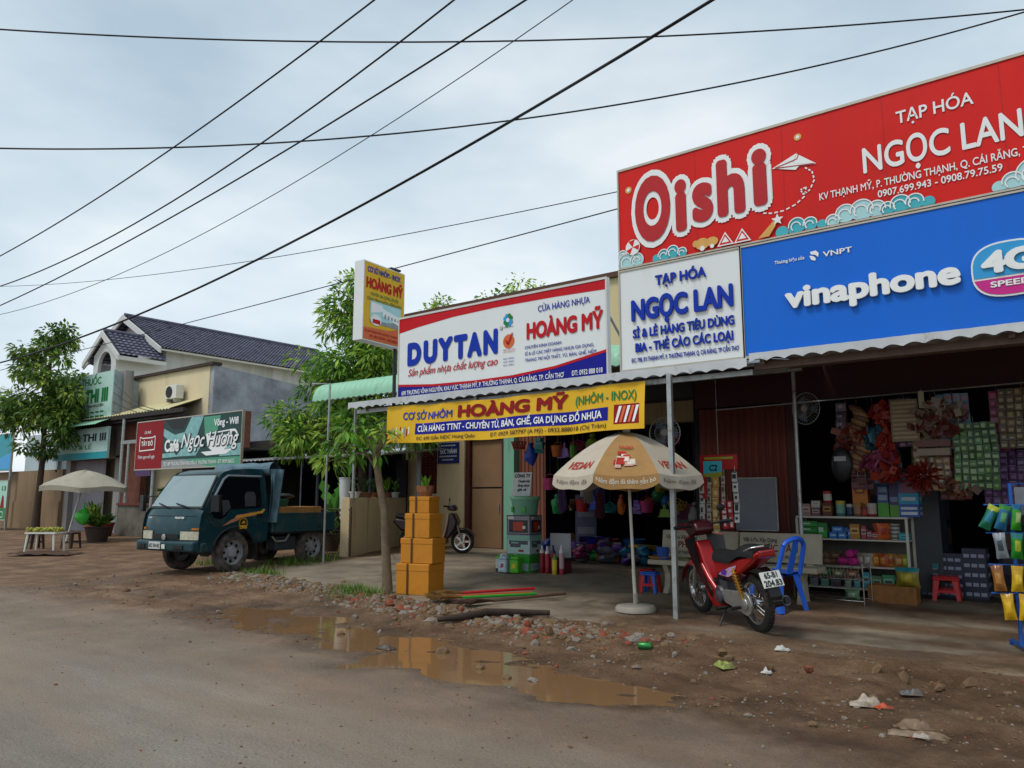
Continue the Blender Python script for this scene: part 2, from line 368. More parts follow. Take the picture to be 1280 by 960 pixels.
def axis(fine0, fine1, st, lo, hi, grow):
    a = []; x_ = fine0
    while x_ < fine1: a.append(x_); x_ += st
    d = st; x_ = a[-1]
    while x_ < hi: d *= grow; x_ += d; a.append(x_)
    d = st; x_ = a[0]; pre = []
    while x_ > lo: d *= grow; x_ -= d; pre.append(x_)
    return pre[::-1]+a
XS = axis(-10.5, .3, .055, -150, 60, 1.07); YS = axis(4.0, 8.2, .05, -60, 30, 1.09)
gv = []; ga = []
for Y in YS:
    for X in XS:
        z, m1, c1, w1 = ground(X, Y); gv.append((X, Y, z)); ga.append((m1, c1, w1))
nX = len(XS)
def ground_piece(name, test):
    idx = {}; vs = []; fs = []; at = []
    for j in range(len(YS)-1):
        for i in range(nX-1):
            q = (j*nX+i, j*nX+i+1, (j+1)*nX+i+1, (j+1)*nX+i)
            if not test((XS[i]+XS[i+1])/2, (YS[j]+YS[j+1])/2): continue
            for k in q:
                if k not in idx: idx[k] = len(vs); vs.append(gv[k]); at.append(ga[k])
            fs.append(tuple(idx[k] for k in q))
    me = bpy.data.meshes.new(name); me.from_pydata(vs, [], fs); me.materials.append(gm); me.shade_smooth()
    for k, nm in enumerate(('mud', 'concrete', 'wet')):
        a = me.attributes.new(nm, 'FLOAT', 'POINT'); a.data.foreach_set('value', [q[k] for q in at])
    o = bpy.data.objects.new(name, me); COL.objects.link(o); o['kind'] = 'structure'; return o
ground_piece('road', lambda X, Y: Y < mud_edge(X))
ground_piece('dirt_verge', lambda X, Y: Y >= mud_edge(X) and not (X > -12.7 and Y > conc_edge(X)))
ground_piece('concrete_apron', lambda X, Y: X > -12.7 and Y > conc_edge(X) and Y >= mud_edge(X))
far = MB(); far.poly([(-900,-900,-.35),(900,-900,-.35),(900,900,-.35),(-900,900,-.35)])
tag(far.build('ground', M('far_soil', '#5d5340', .9, 0, .2, .05)), kind='structure')

wm = bpy.data.materials.new('muddy_water'); wm.use_nodes = True; wb = wm.node_tree.nodes['Principled BSDF']
wb.inputs['Base Color'].default_value = hx('#7d5f42')+(1,); wb.inputs['Roughness'].default_value = .05; wb.inputs['Specular IOR Level'].default_value = .5; wb.inputs['IOR'].default_value = 1.33
q = wm.node_tree.nodes.new('ShaderNodeTexNoise'); q.inputs['Scale'].default_value = 3; q.inputs['Detail'].default_value = 3
q2 = wm.node_tree.nodes.new('ShaderNodeNewGeometry'); wm.node_tree.links.new(q2.outputs['Position'], q.inputs[0])
q3 = wm.node_tree.nodes.new('ShaderNodeBump'); q3.inputs['Strength'].default_value = .03; q3.inputs['Distance'].default_value = .02
wm.node_tree.links.new(q.outputs[0], q3.inputs['Height']); wm.node_tree.links.new(q3.outputs[0], wb.inputs['Normal'])
wa = MB(); wa.poly([(-9.7,4.3,WATER_Z),(-1.9,4.3,WATER_Z),(-1.9,6.75,WATER_Z),(-9.7,6.75,WATER_Z)])
tag(wa.build('puddle_water', wm), kind='structure')
# ------------------------------------------------------------ buildings: grocery at the right
WALLDK = M('dark_interior_wall', '#1c1722', .8, 0, .25, 3)  # interior shade put into the wall colour
FLOORDK = M('shop_floor', '#3a2f28', .6, 0, .2, 4)  # floor colour darkened likewise for the shade indoors
CREAM = M('cream_render', '#d0b78e', .8, 0, .09, 2.5, bump=.15, bscale=90, dirt='#7d6a50', dscale=1.6, dpos=(.56, .85), streak=True)
BROWNSH = M('brown_shutter', '#612619', .55, .1, .22, 4, dirt='#4a1d16', dscale=3, dpos=(.5, .8), streak=True)
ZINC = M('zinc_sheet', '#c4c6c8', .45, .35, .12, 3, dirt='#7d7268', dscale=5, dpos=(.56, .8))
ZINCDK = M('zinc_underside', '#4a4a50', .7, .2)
BEAM = M('painted_beam', '#3c2430', .6)
def corrugated(mb, x0, x1, y0, y1, z0, z1, pitch=.11, amp=.016, mi=0, per=6, th=.004, y_steps=1):
    n = max(2, int((x1-x0)/pitch*per))
    for dz in (0., -th):
        mb.grid(lambda u, v: (x0+(x1-x0)*u, y0+(y1-y0)*v, z0+(z1-z0)*v+amp*math.cos(2*PI*(x1-x0)*u/pitch)+dz), n, y_steps, mi)
    return mb
def fascia(mb, x0, x1, y, z0, z1, pitch=.19):
    """upright end strip of the roof sheet with a scalloped lower edge"""
    n = int((x1-x0)/pitch*8)
    f = lambda u, v: (x0+(x1-x0)*u, y+.006*math.sin(u*31)+.004*math.cos(2*PI*(x1-x0)*u/pitch), (z0+.03*abs(math.sin(PI*(x1-x0)*u/pitch))+.006*math.sin(u*17))*(1-v)+z1*v)
    mb.grid(f, n, 1); mb.grid(lambda u, v: (lambda p: (p[0], p[1]+.004, p[2]))(f(u, v)), n, 1)
def ribbed(mb, x0, x1, y, z0, z1, pitch=.09, dep=.02, mi=0):
    """vertical folding shutter leaf seen from -Y: ridged sheet"""
    n = int((x1-x0)/pitch)
    for i in range(n):
        a = x0+(x1-x0)*i/n; c = x0+(x1-x0)*(i+1)/n; k = (c-a)
        mb.prism([(a, y), (a, y-dep*.3), (a+k*.18, y-dep), (a+k*.62, y-dep), (a+k*.8, y-dep*.3), (c, y-dep*.3), (c, y)], z0, z1, 'z', mi)
    return mb
FZ = .13
gs = thing('grocery_shop', 'open fronted grocery shop with dark interior and red brown folding shutters under a zinc awning', 'shop', (-1.6, 10.9, 0))
def local(o): return (-o.location.x, -o.location.y, -o.location.z)
def part(name, mb, mats, parent, **kw):
    o = mb.build(name, mats, parent, **kw); p = parent
    off = Vector((0,0,0))
    while p is not None: off += p.location; p = p.parent
    o.location = -off
    return o
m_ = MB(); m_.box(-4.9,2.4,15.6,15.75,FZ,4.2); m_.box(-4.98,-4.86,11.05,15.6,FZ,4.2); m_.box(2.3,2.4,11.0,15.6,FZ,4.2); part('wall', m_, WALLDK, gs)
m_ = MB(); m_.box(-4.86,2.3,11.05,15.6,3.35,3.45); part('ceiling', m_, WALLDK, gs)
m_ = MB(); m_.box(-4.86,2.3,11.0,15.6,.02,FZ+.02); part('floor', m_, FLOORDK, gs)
m_ = MB(); ribbed(m_, -4.86, -3.52, 11.0, FZ, 2.72, .10, .025); part('folding_shutter', m_, BROWNSH, gs)
m_ = MB(); m_.box(-4.9,2.4,10.94,11.06,2.74,3.34); m_.box(-3.54,-3.40,10.95,11.05,FZ,2.74); part('shutter_housing', m_, M('maroon_paint','#3a1a1c',.6,0,.2,3), gs)
# awning
m_ = MB(); corrugated(m_, -3.0, 1.6, 8.12, 11.0, 2.93, 3.30, .19, .022); fascia(m_, -2.98, 1.6, 8.10, 2.855, 2.955); part('awning_sheet', m_, ZINC, gs)
m_ = MB(); m_.box(-3.0,1.6,8.30,8.36,2.80,2.88); m_.box(-3.0,1.6,9.5,9.56,2.98,3.06)
for x_ in (-2.9,-.6,1.4): m_.prism([(8.2,2.84),(10.94,3.2),(10.94,3.26),(8.2,2.9)], x_, x_+.05, 'x')
part('awning_frame', m_, M('awning_frame_paint','#6e5a52',.6,.2,.2,6), gs)
m_ = MB(); m_.tube([(-3.17,10.2,.1),(-3.17,10.2,3.1)], .025, 8); m_.tube([(-4.3,10.3,2.62),(1.5,10.3,2.72)], .008, 6); part('hanging_rail', m_, STEEL, gs)

# ------------------------------------------------------------ household goods shop with the cream house front
hs = thing('household_shop', 'cream fronted house and household goods shop with deep zinc awning and dark open front', 'shop', (-10, 15, 0))
m_ = MB()
m_.box(-15.2,-14.78,14.95,15.25,.05,3.3); m_.box(-14.02,-13.15,14.95,15.25,.05,3.3); m_.box(-14.78,-14.02,14.95,15.25,.05,1.50); m_.box(-14.78,-14.02,14.95,15.25,3.05,3.3)
m_.box(-13.15,-12.98,14.85,15.25,.05,3.3); m_.box(-15.2,-15.0,15.25,20,.05,3.3); m_.box(-12.98,-4.6,14.95,15.25,2.98,3.82)
part('wall', m_, CREAM, hs, bevel=.01)
m_ = MB(); m_.box(-15.2,-4.6,15.0,15.3,3.8,6.4); part('upper_wall', m_, M('upper_cream','#cbb58e',.8,0,.1,1.5,dirt='#8a7658',dscale=1.2,dpos=(.5,.8),streak=True), hs)
m_ = MB(); m_.box(-15.4,-4.4,14.9,15.4,6.402,6.52); part('coping', m_, M('coping_brown','#54382a',.7), hs)
# red pierced vent
m_ = MB(); m_.box(-14.78,-14.02,15.12,15.2,1.5,3.05,1)
for i in range(5):
    for j in range(10):
        cx_ = -14.70+i*.15; cz_ = 1.58+j*.155
        m_.bx((cx_, 15.03, cz_), (.11,.09,.022), (0, R(45), 0)); m_.bx((cx_, 15.03, cz_), (.11,.09,.022), (0, R(-45), 0))
for i in range(6): m_.box(-14.785+i*.151, -14.765+i*.151, 14.99,15.08,1.5,3.05)
for j in range(11): m_.box(-14.78,-14.02,14.995,15.075,1.495+j*.155,1.512+j*.155)
part('pierced_vent', m_, [M('red_terracotta','#6e2a20',.7), M('vent_dark','#1a1110',.8)], hs)
# door: steel leaf with a mullion frame
m_ = MB(); m_.box(-12.98,-12.84,14.9,15.1,.15,2.98); m_.box(-11.80,-11.66,14.9,15.1,.15,2.98); m_.box(-12.84,-11.8,14.92,15.1,2.85,2.98)
part('door_frame', m_, M('door_frame_red','#4a1d14',.6), hs)
m_ = MB(); m_.box(-12.84,-11.8,15.0,15.05,.17,1.62); m_.box(-12.84,-11.8,15.0,15.05,1.66,2.85); dr = part('door', m_, M('door_tan','#8a6a4c',.65,0,.1,2), hs, bevel=.008)
m_ = MB(); m_.tube([(-11.95,14.97,1.05),(-11.95,14.97,1.25)], .012, 6); o = m_.build('handle', STEEL, dr)
m_ = MB(); m_.box(-11.66,-11.34,14.8,15.1,.15,2.98); part('post', m_, M('pale_green_paint','#7fb59c',.6,0,.12,3,dirt='#4d6658',dscale=3,dpos=(.55,.8),streak=True), hs, bevel=.01)
m_ = MB(); ribbed(m_, -11.33, -10.55, 15.0, .15, 2.98, .1, .035); part('folding_shutter', m_, M('rust_brown_shutter','#7a4a38',.6,.1,.2,3,streak=True), hs)
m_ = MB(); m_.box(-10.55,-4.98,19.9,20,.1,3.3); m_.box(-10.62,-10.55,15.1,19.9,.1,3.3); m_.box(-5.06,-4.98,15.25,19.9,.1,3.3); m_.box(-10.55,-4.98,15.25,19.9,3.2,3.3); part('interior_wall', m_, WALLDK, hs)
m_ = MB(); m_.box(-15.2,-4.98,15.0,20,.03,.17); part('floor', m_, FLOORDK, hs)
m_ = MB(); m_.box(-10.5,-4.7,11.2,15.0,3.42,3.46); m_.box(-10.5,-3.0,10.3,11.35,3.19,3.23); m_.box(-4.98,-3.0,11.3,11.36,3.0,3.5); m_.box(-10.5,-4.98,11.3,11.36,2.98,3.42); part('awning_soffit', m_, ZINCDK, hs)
# zinc sheet at the street edge, holding the signs
m_ = MB(); corrugated(m_, -9.55, -3.02, 8.10, 10.2, 2.86, 3.22, .19, .022); fascia(m_, -9.55, -3.0, 8.085, 2.79, 2.905); part('awning_sheet', m_, ZINC, hs)
m_ = MB(); m_.box(-9.5,-3.0,8.24,8.29,2.74,2.80); m_.box(-9.5,-3.0,10.0,10.05,3.02,3.09)
for x_ in (-9.3,-7,-4.8): m_.prism([(8.2,2.76),(10.4,3.11),(10.4,3.17),(8.2,2.82)], x_, x_+.05, 'x')
part('awning_frame', m_, STEEL, hs)
m_ = MB(); m_.tube([(-14.04,14.3,.1),(-14.04,14.3,3.4)], .06, 10); part('drain_pipe', m_, M('grey_pvc','#9aa0a2',.5,0,.05), hs, smooth=40)
# green curved roof sheet higher up
GREENR = M('pale_green_sheet', '#8fc3a4', .5, .1, .08, 3, dirt='#5d7d69', dscale=3, dpos=(.55,.8))
m_ = MB()
def grf(u, v):
    x_ = -13.9+9.4*u; a = v*PI*.5
    z_ = 3.52+.42*math.sin(a)+(.0 if v < 1 else 0); y_ = 10.75+.42*(1-math.cos(a))
    return (x_, y_, z_+.012*math.cos(2*PI*(x_+20)/.17))
m_.grid(grf, 330, 8)
m_.grid(lambda u, v: (-10.6+6.1*u, 11.17+3.8*v, 3.94+.5*v+.012*math.cos(2*PI*(9.4+6.1*u)/.17)), 220, 1); m_.grid(lambda u, v: (-13.9+3.3*u, 11.17+.5*v, 3.94+.06*v+.012*math.cos(2*PI*(6.1+3.3*u)/.17)), 110, 1)  # left stretch cut short so sky light reaches the cream wall
m_.grid(lambda u, v: (lambda p: (p[0], p[1]+.006, p[2]-.008))(grf(u, v)), 330, 8)
part('curved_roof_sheet', m_, GREENR, hs, smooth=60)
m_ = MB(); m_.tube([(-13.08,11.3,1.3),(-13.08,11.3,3.6)], .035, 8); m_.tube([(-13.9,11.3,3.62),(-4.6,11.3,3.62)], .025, 6); part('roof_post', m_, STEEL, hs)

# planter wall of the house with plants behind
pw = thing('planter_wall', 'low cream garden wall with stained foot, potted plants along its top', 'wall', (-13.2, 11.3, 0))
m_ = MB(); A = Vector((-12.97, 11.12, 0)); d_ = Vector((-.474, .88, 0)); nrm = Vector((-.88, -.474, 0))
m_.prism([(p.x, p.y) for p in [A, A+d_*4.35, A+d_*4.35+nrm*.2, A+nrm*.2]], .03, 1.40, 'z')
part('wall', m_, M('stained_cream','#d2bd95',.85,0,.1,2,bump=.2,bscale=60,dirt='#4c4433',dscale=1.3,dpos=(.55,.75),streak=True), pw, bevel=.012)
# ------------------------------------------------------------ signs
RED = M('sign_red', '#d41f1a', .5, 0, .07, 1.2, spec=.2, bump=.12, bscale=2.5, dirt='#b4281f', dscale=1.3, dpos=(.5,.85), streak=True); WHT = M('sign_white', '#e2e6e6', .4, 0, .02, 2, bump=.06, bscale=2, dirt='#b9b8b0', dscale=2.5, dpos=(.6,.9), streak=True)
LWHT = M('letter_white', '#eceeee', .4, 0, .01); BLU = M('sign_blue', '#0a68d6', .42, 0, .06, 1.2, spec=.25, bump=.10, bscale=2, dirt='#1a62bc', dscale=1.2, dpos=(.5,.9), streak=True); LBLU = M('letter_blue', '#0c34a8', .5, 0, .03, spec=.2)
NAVY = M('sign_navy', '#12188c', .5, 0, .04, spec=.2); LRED = M('letter_red', '#c01420', .5, 0, .04, spec=.2); LGRN = M('letter_green', '#0f7a3a', .5, 0, .03); LBLK = M('letter_black', '#16181c', .5, 0, .03)
TURQ = M('print_turquoise', '#3fb0bd', .4, 0, .08, 4); PALE = M('print_pale_blue', '#a9d6da', .4, 0, .08, 4); GOLD = M('print_gold', '#d9a656', .4, 0, .12, 8)
YEL = M('sign_yellow', '#e0b010', .55, 0, .06, 3, dirt='#a87c18', dscale=1.5, dpos=(.55,.8)); MAG = M('print_magenta', '#c81c86', .35, 0, .03); SKYB = M('print_sky', '#2a9ad8', .35, 0, .05)
ORNG = M('print_orange', '#d8642c', .4, 0, .05); GREY = M('print_grey', '#8d9494', .5, 0, .2, 10); DKRED = M('oishi_red', '#b5161a', .35, 0, .05)
MAR = M('letter_maroon', '#8a1018', .55, 0, .03, spec=.2); PGRN = M('print_pale_green', '#4a9878', .45, 0, .06); DGRN = M('print_dark_green', '#0b3a36', .45, 0, .25, 3); TEAL = M('sign_teal', '#1f93a0', .45, 0, .06)
MIST = M('print_mist', '#7fb2b2', .45, 0, .25, 5)
SM = [MIST, RED, WHT, LWHT, BLU, LBLU, NAVY, LRED, LGRN, LBLK, TURQ, PALE, GOLD, YEL, MAG, SKYB, ORNG, GREY, DKRED, MAR, PGRN, DGRN, TEAL]
IX = {m.name: i for i, m in enumerate(SM)}
K = lambda m: IX[m.name]
class Art:
    """flat print on a board in the plane through o spanned by u (right) and v (up)"""
    def __init__(s, o, u=(1,0,0), v=(0,0,1), lift=.003, curve=None):
        s.o = Vector(o); s.u = Vector(u); s.v = Vector(v); s.w = s.u.cross(s.v).normalized(); s.mb = MB(); s.lift = lift; s.curve = curve; s.n = 0; s.lines = []
    def P(s, x, z, l):
        p = s.o+s.u*x+s.v*z
        if s.curve: p = s.curve(p)
        return p+s.w*s.lift*l
    def poly(s, pts, m, l=1): s.mb.poly([s.P(x, z, l) for x, z in pts], K(m)); return s
    def rect(s, x0, x1, z0, z1, m, l=1):
        n = max(1, int(abs(x1-x0)/.03)) if s.curve else 1
        for i in range(n):
            a = x0+(x1-x0)*i/n; b_ = x0+(x1-x0)*(i+1)/n; s.poly([(a,z0),(b_,z0),(b_,z1),(a,z1)], m, l)
        return s
    def disc(s, x, z, r, m, l=1, rz=None, n=20): return s.poly([(x+r*math.cos(2*PI*i/n), z+(rz or r)*math.sin(2*PI*i/n)) for i in range(n)], m, l)
    def arc(s, x, z, r, a0, a1, wd, m, l=2, n=14):
        for i in range(n):
            a = R(a0+(a1-a0)*i/n); b_ = R(a0+(a1-a0)*(i+1)/n)
            s.poly([(x+(r-wd/2)*math.cos(a), z+(r-wd/2)*math.sin(a)),(x+(r+wd/2)*math.cos(a), z+(r+wd/2)*math.sin(a)),(x+(r+wd/2)*math.cos(b_), z+(r+wd/2)*math.sin(b_)),(x+(r-wd/2)*math.cos(b_), z+(r-wd/2)*math.sin(b_))], m, l)
        return s
    def line(s, pts, wd, m, l=2):
        for (x0,z0),(x1,z1) in zip(pts, pts[1:]):
            d = math.hypot(x1-x0, z1-z0); nx, nz_ = -(z1-z0)/d*wd/2, (x1-x0)/d*wd/2
            s.poly([(x0-nx,z0-nz_),(x1-nx,z1-nz_),(x1+nx,z1+nz_),(x0+nx,z0+nz_)], m, l)
        return s
    def text(s, t_, x0, x1, z, cap, m, l=3, bold=.012, shear=0., ext=0.):
        b_ = MB(); s.lines.append(b_)
        b_.text(t_, s.P(x0, z, 0) if not s.curve else s.o+s.u*x0+s.v*z, s.u, s.v, cap, x1-x0, K(m), bold, shear, ext, 'l', s.lift*l, s.curve); return s
    def build(s, name, parent):
        for b_ in s.lines: part('lettering', b_, SM, parent)
        if s.mb.f: return part('printed_art' if name == 'lettering' else name, s.mb, SM, parent)
def board(x0, x1, z0, z1, y, th, m, parent, frame=None, name='panel'):
    mb = MB(); mb.box(x0, x1, y, y+th, z0, z1)
    o = part(name, mb, m, parent)
    if frame:
        f = MB(); e_ = .02
        f.box(x0-e_,x1+e_,y-.012,y+th+.01,z1,z1+.03); f.box(x0-e_,x1+e_,y-.012,y+th+.01,z0-.03,z0); f.box(x0-e_,x0,y-.012,y+th+.01,z0,z1); f.box(x1,x1+e_,y-.012,y+th+.01,z0,z1)
        part('frame', f, frame, parent)
    return o
SIGNFR = M('sign_frame', '#b7b0a2', .5, .4, .1, 6)
Y0 = 8.2
# red billboard of the grocery
rb = thing('red_billboard', 'large red billboard with white bubble lettering, clouds and paper plane above the blue sign', 'billboard', (-1.5, Y0, 4.23))
board(-4.6, 1.6, 4.235, 5.5, Y0, .06, RED, rb, SIGNFR)
a = Art((0, Y0, 0))
for i in range(1, 6): a.rect(-4.6+i*1.03, -4.594+i*1.03, 4.235, 5.5, DKRED, 1)
for cx_, cz_, r_, m__ in [(-4.5,4.30,.12,PALE),(-4.36,4.30,.09,PALE),(-4.56,4.40,.06,PALE),(-2.45,4.27,.06,TURQ),(-4.0,4.29,.075,TURQ),(-3.88,4.31,.08,TURQ),(-3.76,4.28,.06,TURQ),(-4.1,4.27,.05,TURQ),
    (-2.58,4.27,.07,TURQ),(-2.42,4.31,.09,TURQ),(-2.28,4.30,.075,TURQ),(-2.16,4.27,.05,TURQ),(-2.05,4.28,.07,PALE),(-1.92,4.33,.10,PALE),(-1.76,4.33,.115,PALE),(-1.62,4.31,.09,PALE),(-1.52,4.29,.07,TURQ),(-1.40,4.31,.095,TURQ),(-1.27,4.30,.085,TURQ),(-1.15,4.27,.06,TURQ),
    (-.56,4.27,.06,PALE),(-.45,4.30,.09,PALE),(-.28,4.34,.15,PALE),(-.05,4.33,.13,PALE),(.2,4.3,.1,TURQ)]:
    cz_ = max(cz_, 4.238+r_*.0); n_ = 18
    pts = [(cx_+r_*math.cos(2*PI*i/n_), max(4.238, cz_+r_*math.sin(2*PI*i/n_))) for i in range(n_)]
    a.n += 1; l_ = 2+.12*a.n; a.poly(pts, m__, l_)
    if cz_ > 4.275: a.arc(cx_, cz_, r_*.96, -10, 190, .012, LWHT, 5+.1*a.n); a.arc(cx_-r_*.1, cz_-.01, r_*.55, 0, 230, .012, LWHT, 5+.1*a.n)
for t_, x0, x1, z, cap in [('O',-4.37,-3.89,4.55,.72),('i',-3.83,-3.68,4.58,.60),('s',-3.61,-3.35,4.64,.58),('h',-3.30,-2.97,4.64,.60),('i',-2.88,-2.71,4.67,.62)]:
    a.text(t_, x0-.055, x1+.055, z, cap, LWHT, 1.5+.05*a.n, .125); a.text(t_, x0, x1, z, cap, DKRED, 6, .05)
a.poly([(-2.66,5.02),(-2.38,5.13),(-2.42,5.03)], LWHT, 3).poly([(-2.66,5.02),(-2.42,5.03),(-2.18,4.95)], LWHT, 3.3).poly([(-2.42,5.02),(-2.38,5.12),(-2.18,4.955)], LWHT, 3.6).poly([(-2.60,5.005),(-2.40,4.94),(-2.36,4.975)], LWHT, 3.4)
a.line([(-2.62,5.02),(-2.38,5.06),(-2.36,5.11)], .010, DKRED, 4.2).line([(-2.6,5.015),(-2.2,4.96)], .008, DKRED, 4.3)
dsh = [(-2.30,4.94),(-2.23,4.88),(-2.21,4.78),(-2.26,4.68),(-2.33,4.64),(-2.36,4.70),(-2.30,4.72),(-2.32,4.62),(-2.42,4.55),(-2.55,4.51),(-2.68,4.51),(-2.8,4.54)]
for (p, q_) in zip(dsh, dsh[1:]):
    for f in (0., .5): a.line([(p[0]+(q_[0]-p[0])*f, p[1]+(q_[1]-p[1])*f), (p[0]+(q_[0]-p[0])*(f+.3), p[1]+(q_[1]-p[1])*(f+.3))], .016, LWHT, 3)
a.disc(-2.36,5.31,.04,GOLD,2).disc(-2.36,5.31,.02,LWHT,3).disc(-4.46,5.23,.045,GOLD,2).disc(-4.46,5.23,.022,LWHT,3)
a.disc(-4.41,4.47,.10,LWHT,7); a.poly([(-4.41,4.47),(-4.47,4.55),(-4.38,4.565)], RED, 7.6).poly([(-4.41,4.47),(-4.32,4.49),(-4.33,4.42)], RED, 7.6).poly([(-4.41,4.47),(-4.50,4.44),(-4.45,4.38)], RED, 7.6)
a.disc(-3.50,4.325,.085,GOLD,8.2,.07).disc(-3.38,4.33,.075,GOLD,8.4,.055).disc(-3.58,4.34,.04,GOLD,8.5).disc(-3.50,4.27,.03,LWHT,8.8).disc(-3.38,4.275,.025,LWHT,8.8)
for tx_ in (-3.22,-3.02): a.poly([(tx_-.10,4.25),(tx_+.10,4.25),(tx_,4.41)], LWHT, 8.2).poly([(tx_-.075,4.265),(tx_+.075,4.265),(tx_,4.385)], RED, 8.6).poly([(tx_-.045,4.285),(tx_+.045,4.285),(tx_,4.355)], LWHT, 9)
a.poly([(-2.84,4.25),(-2.72,4.25),(-2.64,4.36),(-2.66,4.42)], GOLD, 8.2)
st = [(-2.62+.07*(1 if i % 2 == 0 else .42)*math.sin(2*PI*i/10), 4.42+.07*(1 if i % 2 == 0 else .42)*math.cos(2*PI*i/10)) for i in range(10)]; a.poly(st, LWHT, 8.4)
a.build('printed_art', rb)
a = Art((0, Y0, 0))
a.text('TẠP HÓA', -1.38, -.70, 5.155, .125, LWHT, 3, .015).text('NGỌC LAN', -1.72, -.33, 4.72, .26, LWHT, 3, .02).text('KV THẠNH MỸ, P. THƯỜNG THẠNH, Q. CÁI RĂNG, TP CẦN THƠ', -2.17, .12, 4.535, .075, LWHT, 3, .015).text('0907.699.943 - 0908.79.75.59', -1.6, -.52, 4.425, .07, LWHT, 3, .015)
a.build('lettering', rb)
# white and blue sign
ws = thing('white_shop_sign', 'white sign with raised blue letters between the red billboard and the zinc awning', 'sign', (-3.85, Y0, 2.95))
board(-4.61, -3.075, 2.945, 4.185, Y0, .08, WHT, ws, SIGNFR)
a = Art((0, Y0, 0))
a.text('TẠP HÓA', -4.12, -3.47, 3.935, .115, LBLU, 3, .03, 0, .012).text('NGỌC LAN', -4.45, -3.16, 3.545, .235, LBLU, 3, .045, 0, .02).text('SỈ & LẺ HÀNG TIÊU DÙNG', -4.44, -3.16, 3.325, .10, LBLU, 3, .035, 0, .01).text('BIA - THẺ CÀO CÁC LOẠI', -4.41, -3.18, 3.15, .10, LBLU, 3, .035, 0, .01).text('ĐC: 79B, KV.THẠNH MỸ, P. THƯỜNG THẠNH, Q. CÁI RĂNG, TP CẦN THƠ', -4.47, -3.12, 3.025, .05, LBLU, 3, .03)
a.build('lettering', ws)
bs = thing('blue_shop_sign', 'wide blue telecom sign with raised white lettering and a round badge', 'sign', (-.8, Y0, 2.95))
board(-3.05, 1.6, 2.945, 4.185, Y0, .08, BLU, bs, SIGNFR)
a = Art((0, Y0, 0))
a.text('Thương hiệu của', -2.68, -2.36, 3.925, .035, LWHT, 3, .02).text('VNPT', -2.17, -1.88, 3.91, .055, LWHT, 3, .02)
a.poly([(-2.30,3.99),(-2.24,3.995),(-2.21,3.96),(-2.22,3.92),(-2.25,3.95),(-2.29,3.96)], LWHT, 3).poly([(-2.31,3.95),(-2.27,3.94),(-2.245,3.91),(-2.25,3.885),(-2.29,3.90)], LWHT, 3)
a.text('vinaphone', -2.58, -.93, 3.415, .215, LWHT, 5, .045, 0, .03)
a.build('lettering', bs)
a = Art((0, Y0-.03, 0))
n_ = 36; bad = [(-.53+.30*math.copysign(abs(math.cos(2*PI*i/n_))**.75, math.cos(2*PI*i/n_)), 3.485+.245*math.copysign(abs(math.sin(2*PI*i/n_))**.75, math.sin(2*PI*i/n_))) for i in range(n_)]
mbb = MB(); mbb.prism([(-.53+(x_+.53)*1.05, 3.485+(z_-3.485)*1.07) for x_, z_ in bad], Y0-.028, Y0-.003, 'y'); part('badge', mbb, LWHT, bs)
a.poly([(x_, max(z_, 3.42)) for x_, z_ in bad], SKYB, 1).poly([(x_, min(z_, 3.40)) for x_, z_ in bad], MAG, 1)
a.text('4G', -.76, -.32, 3.465, .18, LWHT, 3, .06, 0, .012).text('SPEED', -.70, -.38, 3.32, .052, LWHT, 3, .03)
a.build('badge_print', bs)
# household shop billboard
db = thing('plastics_billboard', 'white billboard with red top band, navy foot band and heavy blue lettering over the awning', 'billboard', (-6.65, Y0, 2.9))
board(-8.52, -4.82, 2.90, 4.14, Y0, .06, WHT, db, M('sign_frame_pale','#cfcfca',.4,.3,.05))
a = Art((0, Y0, 0))
top = [(-8.52,3.92),(-8.1,3.97),(-7.4,4.025),(-6.6,4.045),(-5.6,4.035),(-4.82,4.01)]
a.poly(top+[(-4.82,4.14),(-8.52,4.14)], LRED, 1)
foot = [(-8.52,3.10),(-7.8,3.045),(-7.0,3.025),(-6.3,3.035),(-5.6,3.09),(-4.82,3.22)]
a.poly([(-8.52,2.90),(-4.82,2.90)]+foot[::-1], NAVY, 1); a.line(foot, .035, LRED, 2)
for i in range(4):
    an = i*90+45
    for k in (-1, 1):
        cx_, cz_ = -6.38+.055*math.cos(R(an+k*22)), 3.83+.065*math.sin(R(an+k*22)); a.disc(cx_, cz_, .033, (LGRN if (i+k) % 2 else SKYB), 1.5+.2*i+.4*(k+1), n=10)
a.disc(-6.38,3.83,.03,WHT,4); a.text('Sống khỏe', -6.46, -6.29, 3.725, .02, LGRN, 2, .01)
a.arc(-6.37,3.53,.085,70,400,.03,ORNG,1.5).disc(-6.37,3.53,.068,ORNG,1.4); a.line([(-6.42,3.55),(-6.38,3.49),(-6.30,3.64)], .025, LRED, 4)
a.build('printed_art', db)
a = Art((0, Y0, 0))
for t_, x0, x1 in [('D',-8.33,-8.03),('U',-7.97,-7.69),('Y',-7.66,-7.34),('T',-7.33,-7.02),('A',-7.03,-6.74),('N',-6.88+.18,-6.42+.02)]:
    x0_, x1_ = {'D':(-8.33,-8.04),'U':(-7.99,-7.71),'Y':(-7.69,-7.40),'T':(-7.38,-7.12),'A':(-7.12,-6.85),'N':(-6.82,-6.56)}[t_]
    a.text(t_, x0_, x1_, 3.41, .30, LBLU, 3, .07)
a.disc(-6.5,3.73,.028,LBLK,2,n=14).disc(-6.5,3.73,.022,WHT,3,n=14).text('R', -6.508, -6.49, 3.72, .022, LBLK, 4)
a.text('Sản phẩm nhựa chất lượng cao', -8.31, -6.56, 3.225, .105, LRED, 3, .008, .32)
a.text('CỬA HÀNG NHỰA', -5.87, -5.05, 3.87, .082, LBLU, 3, .012).text('HOÀNG MỸ', -6.06, -4.86, 3.525, .20, LRED, 3, .05)
